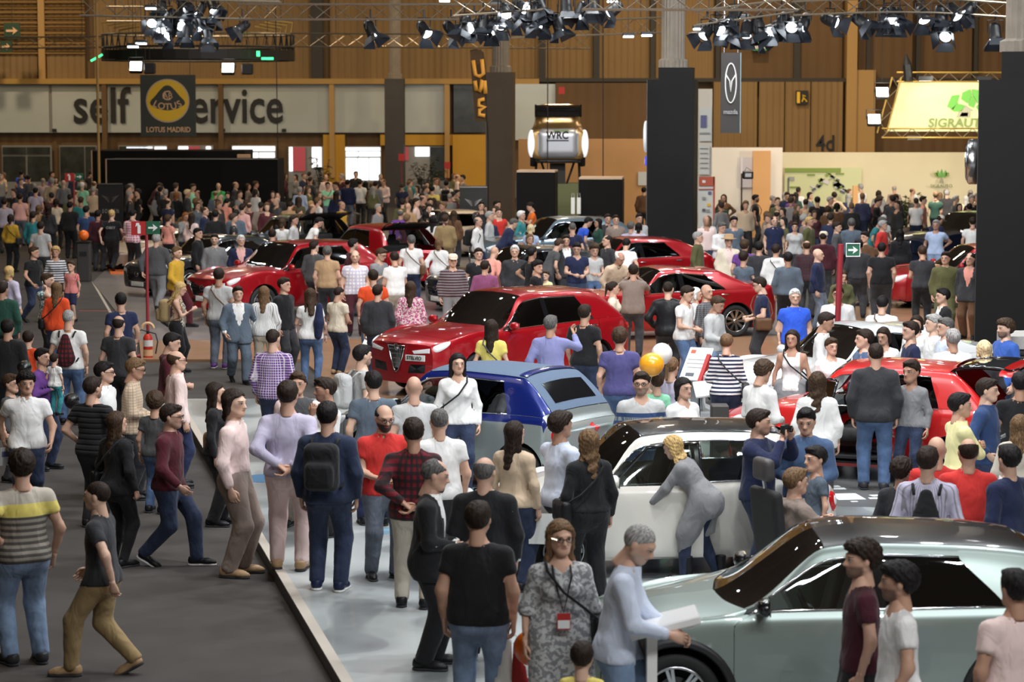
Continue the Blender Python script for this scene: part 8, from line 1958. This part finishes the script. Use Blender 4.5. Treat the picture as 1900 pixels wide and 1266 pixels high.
def give_bag(e, J, kind, who, off=.03):
    base, _, colr = kind.partition('_'); P, td, tb = J['P'], J['td'], J['tb']
    names = {'backpack': 'backpack', 'drawstring': 'drawstring_bag', 'side': 'shoulder_bag', 'cross': 'shoulder_bag', 'tote': 'tote_bag'}
    colors = {'': 'black', 'grey': 'light grey', 'tan': 'khaki', 'red': 'dark red', 'brown': 'brown'}; cn = colors[colr]
    if base == 'tote': cn = 'tan'
    if base == 'cross': cn = random.choice(('brown', 'charcoal', 'black', 'dark grey'))
    b = empty(names[base], tuple(e.location), e.rotation_euler[2]); b.scale = e.scale; w = names[base].replace('_', ' ')
    tag(b, ('%s %s carried by the %s' % (cn, w, who))[:110], 'bag')
    if base in ('backpack', 'drawstring'):
        c = P + td * .26 + tb * (.115 + off)
        o = link('pack' if base == 'backpack' else 'sack', ACC['backpack' if base == 'backpack' else 'sack'], b, loc=tuple(c), tint=C[cn], tint2=C[cn]); 
        if base == 'drawstring' and colr == 'red': o.material_slots[0].link = 'OBJECT'; o.material_slots[0].material = MATS['cloth_plaid']; o['tint2'] = C['black']
        link('straps', ACC['straps'], b, loc=tuple(c + tb * .0 + td * -.02), tint=C[cn] if base == 'backpack' else C['black'], tint2=C[cn])
    else:
        s = 1 if base in ('side', 'tote') else -1; t0 = .98
        c = P + np.array([s * (.235 + off), -.02 if base != 'cross' else .05, .02])
        sc = (1., 1., 1.) if base != 'tote' else (1.2, 1.5, 1.5)
        link('pouch', ACC['purse'], b, loc=tuple(c), scale=sc, tint=C[cn], tint2=C[cn])
        q = lambda x, y, t: P + np.array([x, 0, 0]) + td * t + tb * y
        if base == 'tote' or (base == 'side' and False): pts = [c + np.array([0, -.08, .1]), q(s * .17, -.07, .40), q(s * .15, 0, .50), q(s * .17, .08, .40), c + np.array([0, .08, .1])]
        else: pts = [c + np.array([0, -.1, .08]), q(s * .13, -.155 - off, .22), q(0, -.165 - off, .33), q(-s * .10, -.09 - off, .47), q(-s * .105, .0, .535), q(-s * .10, .09 + off, .46), q(0, .135 + off, .33), q(s * .13, .13 + off, .2), c + np.array([0, .1, .08])]
        link('strap', MB().tube(pts, .011, 5).mesh('strap', 'cloth_plain', True), b, tint=C[cn], tint2=C[cn])
    return b
LABELS = {}
def nearest_mark(p):
    return min(LANDMARKS, key=lambda q: (q[0] - p[0]) ** 2 + ((q[1] - p[1]) * .8) ** 2)[2]
def cap_words(s, n=16):
    w = s.split(); return ' '.join(w[:n]).rstrip(',')
placed = []
def in_car(p, m=.25):
    for e_, K_2, sh in CARS:
        a = e_.rotation_euler[2]; dx, dy = p[0] - e_.location[0], p[1] - e_.location[1]; c, s_ = math.cos(-a), math.sin(-a); lx, ly = c * dx - s_ * dy, s_ * dx + c * dy
        if abs(lx) < K_2.w + m and abs(ly) < K_2.L / 2 + m: return e_, K_2, lx, ly, a
    return None
def push_out(p, m=.27):
    r = in_car(p, m)
    if not r: return p
    m += .06
    e_, K_2, lx, ly, a = r; dx = (K_2.w + m) - abs(lx); dy = (K_2.L / 2 + m) - abs(ly)
    # slide along the viewing ray where possible, otherwise sideways
    d = np.array([p[0], p[1]]) / math.hypot(p[0], p[1])
    for st in np.arange(.04, 4.6, .04):
        for sg in (-1, 1):
            q = np.array([p[0] + d[0] * st * sg, p[1] + d[1] * st * sg, p[2]])
            if not in_car(q, m): return q
    return p
NEAR = []
for (x, yt, fy, fc, h, kw, X, extra) in ROWS:
    p, hh = locate(x, yt, fy, h, kw['build'])
    if kw['pose'] not in ('lean',):
        p0 = p; p = push_out(p, .27 if p[1] < 45 else .36)
        if p is not p0 and np.hypot(*(p - p0)[:2]) > .02: p[2] = groundz(p[0], p[1])
    if 190 < x < 522 and p[1] > 95.2: p = p * (95.2 / p[1]) * np.array([1, 1, 0])
    for _ in range(3):
        for q in NEAR:
            dd = np.hypot(p[0] - q[0], p[1] - q[1])
            if dd < .50: p = p + np.array([0, (.56 - dd) * (1 if p[1] > q[1] else -1), 0])
    if kw['pose'] != 'lean':
        for _ in range(5):
            p1 = push_out(p, .24 if p[1] < 45 else .34)
            for q in NEAR:
                dd = np.hypot(p1[0] - q[0], p1[1] - q[1])
                if dd < .46: p1 = p1 + np.array([.3 * (.5 - dd) * (1 if p1[0] > q[0] else -1), (.5 - dd) * (1 if p1[1] > q[1] else -1), 0])
            if np.hypot(*(p1 - p)[:2]) < 1e-4: break
            p = p1
        p = p.copy(); p[2] = groundz(p[0], p[1])
    NEAR.append(p.copy()); placed.append((p, hh, fc, kw, X, extra))
def col_word(c): return c
for i, (p, hh, fc, kw, X, extra) in enumerate(placed):
    pat = PATW.get(kw.get('pat', ''), ''); top = ' '.join(t for t in (kw['tc'], pat, TOPNAME[kw['top']]) if t)
    act = extra or POSEW.get(kw['pose'], '')
    base = 'person in %s and %s %s' % (top, kw['bc'].replace(' denim', '') if 'denim' in kw['bc'] and 'jeans' in BOTNAME[kw['bottom']] else kw['bc'], BOTNAME[kw['bottom']])
    if kw['build'] == 'k': base = base.replace('person', 'small person' if hh < 1.35 else 'person')
    mark = nearest_mark(p)
    lab = cap_words(base + (', ' + act if act else '') + (', by ' + mark if len((base + act).split()) + len(mark.split()) + 1 <= 16 else ''))
    if lab in LABELS:
        j = min((k for k in range(len(placed)) if k != i), key=lambda k: np.hypot(*(placed[k][0] - p)[:2])); nb = placed[j]
        lab2 = cap_words('person in %s and %s, beside the %s %s' % (top, BOTNAME[kw['bottom']], nb[3]['tc'], TOPNAME[nb[3]['top']]) + ' by ' + mark); lab = lab2 if lab2 not in LABELS else cap_words('person in %s, %s, %s %s beside the %s %s' % (top, BOTNAME[kw['bottom']], kw['bc'], 'trousers' if i % 2 else 'legs', nb[3]['tc'], TOPNAME[nb[3]['top']]))
    LABELS[lab] = i
    d = p[1]; lod = 0 if d < 32.5 else (1 if d < 66 else 2)
    sk = kw.pop('skin', i * 7 % 5 if i % 3 else 0)
    far = lod == 2
    k2 = dict(kw)
    if far: k2['hpitch'] = None; k2['fat'] = 0. if kw.get('fat', 0) < .03 else .03
    e, J = person(tuple(p), fc, height=hh, lod=lod, skin=sk, label=lab, share=far, hyaw=0. if far else (((i * 37) % 11) - 5) * .06, group='visitors in the hall', **k2)
    if X.get('glasses') and lod < 2: o = link('glasses', ACC['glasses'], e); o.matrix_local = head_matrix(J, kw['build'])
    if X.get('hat'):
        o = link(X['hat'], ACC[X['hat']], e, tint=C['cream'] if X['hat'] == 'cap' else C['tan'], tint2=C['cream']); o.matrix_local = head_matrix(J, kw['build'])
    if X.get('lanyard'):
        P, td, tb = J['P'], J['td'], J['tb']; o = MB().tube([(-.06, 0, 1.45), (-.06, -.13, 1.36), (0, -.175, 1.10), (.06, -.13, 1.36), (.06, 0, 1.45)], .008, 5).obj('lanyard', 'ink_black', e); MB().box((0, -.185, 1.04), (.09, .006, .12)).obj('badge', 'sign_red', e); MB().box((0, -.189, 1.02), (.08, .004, .06)).obj('badge_card', 'ink_white', e)
    if X.get('bag'): give_bag(e, J, X['bag'], cap_words(base, 9), .035 if kw['top'] in ('jacket', 'hoodie', 'cardigan', 'suit') else .02)
    placed[i] = placed[i] + (e, J)
def who(x, yt):
    return min((q for q in range(len(ROWS))), key=lambda q: abs(ROWS[q][0] - x) + abs(ROWS[q][1] - yt))
def jw(i, p): return joint_world(placed[i][6], p)
# ------------------------------------------------------------------ things held or carried, wheelchair, balloons, far crowd
bpy.context.view_layer.update()
def held(name, lab, cat, i, side, shape, m, off=(0, 0, 0)):
    e, J = placed[i][6], placed[i][7]; w = J['wr'][0 if side == 'l' else 1] - J['Rw'][0 if side == 'l' else 1][:, 2] * .09
    o = empty(name, tuple(joint_world(e, w + np.array(off))), e.rotation_euler[2]); tag(o, lab, cat); shape(o); return o
def cam_shape(o): MB().box((0, 0, 0), (.13, .05, .085), bevel=.008).obj('body', 'lamp_body', o); MB().lathe([(.03, 0), (.034, -.05), (.03, -.055), (.001, -.05)], 14, 'y', (0, -.025, 0)).obj('lens', 'gloss_black', o)
def phone_shape(o): MB().box((0, 0, 0), (.075, .010, .15), rot=(-.3, 0, 0), bevel=.003).obj('case', 'gloss_black', o); MB().box((0, .007, 0), (.066, .003, .13), rot=(-.3, 0, 0)).obj('screen', mat('screen', (.35, .42, .5), .3, emit=.4), o)
i = who(1408, 759); held('camera', 'small black camera held up by the person in the navy hoodie', 'camera', i, 'l', cam_shape, 0, (-.10, 0, .04))
i = who(1175, 490); held('camera', 'small black camera held up by the person in taupe shirt', 'camera', i, 'l', cam_shape, 0, (-.10, 0, .04))
i = who(988, 375); held('mobile_phone', 'mobile phone held by the person in the orange t-shirt', 'phone', i, 'l', phone_shape, 0, (-.06, 0, .06))
i = who(702, 460); held('mobile_phone', 'mobile phone held by the person in grey by the winged-badge SUV', 'phone', i, 'l', phone_shape, 0, (-.06, 0, .06))
i = who(88, 507); held('mobile_phone', 'dark mobile phone held to the ear', 'phone', i, 'r', phone_shape, 0, (.0, .02, .04))
def paper(w, h, m, rot=(.3, 0, 0), pic=None):
    def f(o):
        MB().box((0, 0, 0), (w, .006, h), rot=rot).obj('sheet', m, o)
        if pic: MB().box((0, -.005, h * .12), (w * .7, .006, h * .3), rot=rot).obj('picture', pic, o)
    return f
i = who(48, 686); held('leaflet', 'white and blue leaflet held by the person in the white polo shirt', 'leaflet', i, 'r', paper(.15, .22, 'poster_pale', (.1, 0, .5), 'ink_lilac'), 0, (0, -.03, -.08))
i = who(243, 664); held('brochure', 'open grey brochure held by the person in the checked shirt', 'brochure', i, 'l', paper(.30, .22, 'poster_pale', (.8, 0, .2), 'ink_grey'), 0, (-.08, -.03, .10)); held('brochure', 'dark folder held under the open grey brochure', 'brochure', i, 'r', paper(.28, .24, 'clad_grey', (.9, 0, .1)), 0, (.06, .0, -.02))
i = who(1348, 619); held('brochure', 'red and white brochure held by the person in the striped sweater', 'brochure', i, 'l', paper(.26, .20, 'sign_red', (.7, 0, .2), 'ink_white'), 0, (-.08, -.05, .02))
i = who(955, 774); held('leaflet', 'pale grey leaflet held by the person in the beige sweater', 'leaflet', i, 'r', paper(.24, .30, 'poster_pale', (.2, 0, .4)), 0, (0, -.03, -.12))
# clothes carried
def drape(name, lab, parts, color, pat='cloth_plain'):
    P = np.array([p for c in parts for p in c[:2]]); g = Grid(P.min(0) - .25, P.max(0) + .25, .03); f = g.field()
    for (a, b, ra, rb) in parts: put_cone(g, f, np.array(a), np.array(b), ra, rb, .05)
    V, Q = surface(g, f); c = V.mean(0); o = link(name, new_mesh(name, V - c, Q, pat, True), loc=tuple(c), tint=C[color], tint2=C[color]); tag(o, lab, 'clothing'); return o
i = who(627, 532); w = jw(i, placed[i][7]['wr'][0]); drape('folded_jacket', 'cream jacket hanging over the forearm beside the dark jeans', [(w + np.array([-.05, 0, .0]), w + np.array([-.08, .05, -.40]), .06, .07), (w, w + np.array([.08, 0, -.32]), .06, .05)], 'cream')
i = who(577, 534); s_ = jw(i, placed[i][7]['sh'][1]); drape('folded_jumper', 'dark blue jumper hung over the shoulder of the white t-shirt', [(s_ + np.array([0, -.02, .06]), s_ + np.array([.0, -.10, -.22]), .06, .085), (s_ + np.array([0, -.10, -.22]), s_ + np.array([-.02, -.10, -.44]), .085, .07)], 'navy')
# balloons
i = who(887, 930); hw = jw(i, placed[i][7]['wr'][1] + np.array([0, 0, -.08])); b_ = at_d(983, 1203, hw[1] - .30)
balloon(b_, .125, 'balloon_orange', 'glossy orange-red balloon held low by the person in the black t-shirt', hw)
o = empty('carrier_bag', tuple(hw)); tag(o, 'red and white plastic carrier bag hanging below the orange-red balloon', 'bag')
for nm, dx, m in (('red_half', .03, 'sign_red'), ('white_half', -.05, 'ink_white')):
    g = Grid((-.2, -.12, -.55), (.2, .12, .05), .03); f = g.field(); put_cone(g, f, np.array([0, 0, -.03]), np.array([dx, 0, -.42]), .018, .09, .02, 1., .5); V, Q = surface(g, f); link(nm, new_mesh(nm, V, Q, m, True), o, loc=(dx * .6, -.05, 0))
i = who(1214, 690); h_ = jw(i, placed[i][7]['wr'][0])
balloon(at_d(1209, 677, h_[1] - .35), .145, 'balloon_amber', 'amber orange balloon floating before the mint green t-shirt', h_, 1.1); balloon(at_d(1228, 657, h_[1] - .12), .135, 'balloon_white', 'white balloon floating just behind the amber one', h_)
i = who(78, 645); h_ = jw(i, placed[i][7]['wr'][0])
balloon(at_d(133, 744, h_[1] - .5), .105, 'balloon_black', 'small glossy black balloon held by the carried child', h_); i = who(20, 700); h_ = jw(i, placed[i][7]['wr'][0]); balloon(at_d(45, 684, h_[1] + .1), .10, 'balloon_black', 'glossy black balloon above the small visitor in dark grey', h_)
# carried child
i = who(78, 645); e_, J_ = placed[i][6], placed[i][7]; pz = joint_world(e_, (J_['wr'][0] + J_['wr'][1]) / 2)
hh = .80; hp = at_d(103, 660, pz[1] - .12)
person((hp[0] - .02, pz[1] - .10, hp[2] - hh), 160, height=hh, build='k', pose='stand', top='tee', tc='white', bottom='jeans', bc='teal', hair='short', hc='dark brown', lod=0, label='small child in white top and teal leggings carried in the arms', group='visitors in the hall')
# powered wheelchair and its rider
p = at_z(1476, 866, PZ + 1.345 * 1.0); z0 = PZ
RID = (p[0], p[1]); FACE = 112
e, J = person((p[0], p[1], z0), FACE, height=1.76, build='m', pose='sit', top='hoodie', tc='taupe', bottom='jeans', bc='charcoal', hair='short', hc='light brown', lod=0, label='person in taupe hooded jacket seated in the black powered wheelchair', group='visitors in the hall', skin=0)
w = empty('wheelchair', (p[0], p[1], z0), math.radians(FACE)); tag(w, 'black powered wheelchair with padded headrest behind the grey-green crossover', 'wheelchair')
MB().box((0, -.16, .40), (.46, .50, .09), bevel=.03).obj('seat', 'rubber', w)
g = Grid((-.35, .0, .3), (.35, .5, 1.45), .03); f = g.field(); r, X, Y, Z = g.sub((-9,) * 3, (9,) * 3); Y2 = Y - .15 - .12 * (Z - .5); f[r] = d_box(X, Y2, Z, (0, .09, .80), (.27, .055, .36), .05); V, Q = surface(g, f); link('backrest', new_mesh('backrest', V, Q, 'rubber', True), w)
g = Grid((-.25, .1, 1.1), (.25, .55, 1.6), .025); f = g.field(); r, X, Y, Z = g.sub((-9,) * 3, (9,) * 3); f[r] = d_box(X, Y, Z, (0, .34, 1.34), (.15, .06, .11), .05); V, Q = surface(g, f); link('headrest', new_mesh('headrest', V, Q, mat('headrest_grey', (.06, .055, .055), .5), True), w); MB().tube([(0, .31, 1.10), (0, .34, 1.26)], .02, 6).obj('headrest_post', 'alloy', w)
for s in (-1, 1):
    MB().box((s * .29, -.12, .66), (.07, .42, .05), bevel=.015).obj('armrest', 'rubber', w); MB().tube([(s * .29, .05, .64), (s * .29, .05, .38)], .018, 6).obj('armrest_post', 'alloy_dark', w)
    MB().lathe([(.10, -.05), (.16, -.05), (.17, 0), (.16, .05), (.10, .05)], 20, 'x', (s * .28, .10, .17)).obj('drive_wheel', 'rubber', w, True); MB().lathe([(.04, -.03), (.085, -.03), (.09, 0), (.085, .03), (.04, .03)], 16, 'x', (s * .22, -.42, .09)).obj('caster', 'rubber', w, True)
MB().box((0, -.08, .24), (.40, .62, .20), bevel=.04).obj('base', 'clad_black', w); MB().box((0, -.62, .10), (.36, .22, .03), bevel=.01).obj('footplate', 'alloy_dark', w); MB().tube([(0, -.42, .3), (0, -.62, .12)], .03, 6).obj('footrest_post', 'alloy_dark', w); MB().tube([(.29, -.32, .68), (.29, -.34, .76)], .014, 6).obj('joystick', 'gold_yellow', w)
o = empty('hand_bag', tuple(np.array(joint_world(e, (0.02, -.52, .66))))); tag(o, 'red and black trinket bag on the wheelchair rider\'s knees', 'bag'); MB().box((0, 0, 0), (.22, .14, .13), rot=(.2, 0, .4), bevel=.03).obj('pouch', mat('bag_redprint', (.30, .03, .04), .5, noise=.9, nscale=25), o); MB().box((-.08, .02, .11), (.10, .06, .09), rot=(.2, 0, .4), bevel=.01).obj('flap', 'lamp_body', o)
# printed words on clothes
def print_on(x, yt, s, size, loc, rot, m='ink_peach'):
    i = who(x, yt); text(s, loc, size, m, rotz=rot, parent=placed[i][6], bold=.001, name='printed_word', extrude=.002)
print_on(207, 386, 'OBEY', .10, (0, .152, 1.22), math.pi, 'ink_grey'); print_on(1408, 759, 'APE', .10, (0, -.16, 1.20), 0, 'ink_peach'); print_on(1832, 702, 'SAILOR', .06, (0, -.175, 1.12), 0, 'ink_grey')
# far crowd filling the back of the hall
rf = random.Random(11); FARP = [np.array(q[0][:2]) for q in placed]; nfar = 0
zones = [((500, 720), (86, 107)), ((-20, 190), (88, 107)), ((740, 905), (84, 106)), ((1440, 1690), (74, 89)), ((225, 500), (76, 92)), ((1690, 1815), (76, 88))]
tries = 0
while nfar < 14 and tries < 4000:
    tries += 1; z = zones[tries % len(zones)]; d = rf.uniform(*z[1]); px = rf.uniform(*z[0]); X_ = (px - CX) * d / FS; q = np.array([X_, d])
    if any(np.hypot(*(q - f_)) < .62 for f_ in FARP) or in_car((X_, d, 0), .4): continue
    if 95 < d and 165 < px < 520: continue
    FARP.append(q); nfar += 1
    wm = rf.random() < .4; tcol = rf.choice(['black', 'navy', 'white', 'grey', 'charcoal', 'light blue', 'burgundy', 'beige', 'olive', 'dark grey', 'pale pink', 'slate', 'brown', 'teal', 'mustard'])
    top = rf.choice(['blouse', 'jacket'] if wm else ['tee', 'shirt', 'jacket']); mk_ = nearest_mark((X_, d))
    base = 'person in %s %s in the far crowd by %s' % (tcol, TOPNAME[top], mk_)
    bc_ = rf.choice(['charcoal', 'black', 'dark denim', 'navy'])
    if base in LABELS:
        nb = min(placed, key=lambda t: np.hypot(t[0][0] - X_, t[0][1] - d)); base = cap_words('person in %s %s and %s jeans, near the %s %s by %s' % (tcol, TOPNAME[top], bc_, nb[3]['tc'], TOPNAME[nb[3]['top']], mk_))
    LABELS[base] = 1
    person((X_, d, 0.), rf.choice([170, 180, 10, 60, -60, 100, 150]), height=rf.uniform(1.6, 1.7) if wm else rf.uniform(1.68, 1.84), build='w' if wm else 'm', pose='stand', top=top, tc=tcol, bottom='jeans', bc=bc_, hair=rf.choice(['long', 'bob'] if wm else ['short', 'short', 'fringe', 'mop']), hc=rf.choice(['black', 'dark brown', 'brown', 'light brown', 'grey']), lod=2, skin=rf.randrange(5), label=base, group='visitors in the hall', share=True)
# beyond the first three hundred: the packed heads at the very back, one mass
def far_mass(n):
    VV, QQ, CC, nv = [], [], [], 0; rg = random.Random(23); np_ = np.array
    zs = [((500, 720), (84, 111)), ((-20, 180), (82, 111)), ((735, 905), (80, 110)), ((1465, 1690), (76, 90)), ((226, 500), (78, 94)), ((1690, 1815), (78, 90)), ((690, 960), (66, 80)), ((1300, 1560), (64, 80)), ((380, 600), (68, 82))]
    got = t = 0
    while got < n and t < 9000:
        t += 1; z = zs[t % len(zs)]; d = rg.uniform(*z[1]); px = rg.uniform(*z[0]); X_ = (px - CX) * d / FS; q = np_([X_, d])
        if any(abs(q[0] - f_[0]) < .5 and np.hypot(*(q - f_)) < .5 for f_ in FARP) or in_car((X_, d, 0), .35) or (94 < d < 103 and 160 < px < 525): continue
        if any(abs(X_ - cx_) < 1.2 and abs(d - cy_) < 1.2 for cx_, cy_ in ((-5.3, 112.6), (-.4, 91.6), (4.5, 70), (.8, 75.8), (2.7, 74), (13.7, 86), (-8.4, 110), (-3.9, 110))): continue
        FARP.append(q); got += 1; wm = rg.random() < .4
        M = geo_for(('stand', 'w' if wm else 'm', 'blouse' if wm else rg.choice(('tee', 'jacket', 'shirt')), 'jeans', False, 3, 0., None, None, 0.), 3); J = M['J']
        a = math.radians(rg.choice((170, 180, 10, 60, -60, 100, 150, -150))); k = (rg.uniform(1.6, 1.7) if wm else rg.uniform(1.68, 1.85)) / 1.75; ca, sa = math.cos(a), math.sin(a)
        hm = hair_mesh(rg.choice(('long', 'bob') if wm else ('short', 'short', 'fringe', 'mop')), 3); tc_ = rg.choice(('black', 'navy', 'grey', 'charcoal', 'burgundy', 'beige', 'olive', 'dark grey', 'pale pink', 'slate', 'brown', 'charcoal', 'black', 'maroon', 'dark green', 'taupe', 'white'))
        for me, colr in ((M['body'], SK[rg.randrange(5)]), (M['top'], C[tc_]), (M['bottom'], C[rg.choice(('charcoal', 'black', 'dark denim'))]), (hm, HC[rg.choice(('black', 'dark brown', 'brown', 'light brown', 'grey'))])):
            v = np.empty(len(me.vertices) * 3, np.float32); me.vertices.foreach_get('co', v); v = v.reshape(-1, 3)
            if me is hm: v = v @ J['Rh'].T + J['head']
            v = v * k; v = np.stack([ca * v[:, 0] - sa * v[:, 1] + X_, sa * v[:, 0] + ca * v[:, 1] + d, v[:, 2]], 1)
            f = np.empty(len(me.loops), np.int32); me.loops.foreach_get('vertex_index', f)
            tot = np.empty(len(me.polygons), np.int32); me.polygons.foreach_get('loop_total', tot); st = np.concatenate([[0], np.cumsum(tot)[:-1]]); fq = st[tot == 4]; Q = f[fq[:, None] + np.arange(4)]
            VV.append(v); QQ.append(Q + nv); CC.append(np.tile(np_(colr), (len(v), 1))); nv += len(v)
    V, Q, Cc = np.concatenate(VV), np.concatenate(QQ), np.concatenate(CC)
    m = bpy.data.materials.new('crowd_cloth'); m.use_nodes = True; n_, l_ = nodes(m); a_ = n_.new('ShaderNodeAttribute'); a_.attribute_name = 'tone'; l_.new(a_.outputs['Vector'], n_['Principled BSDF'].inputs['Base Color']); n_['Principled BSDF'].inputs['Roughness'].default_value = .8
    o = link('crowd', new_mesh('crowd', V, Q, m, True, ('tone', Cc))); tag(o, 'packed mass of distant visitors filling the back of the hall', 'crowd'); o['kind'] = 'stuff'
far_mass(120)
print('STATS people', len(PEOPLE), 'tris', sum(len(m.loops) - 2 * len(m.polygons) for m in bpy.data.meshes if m.users))
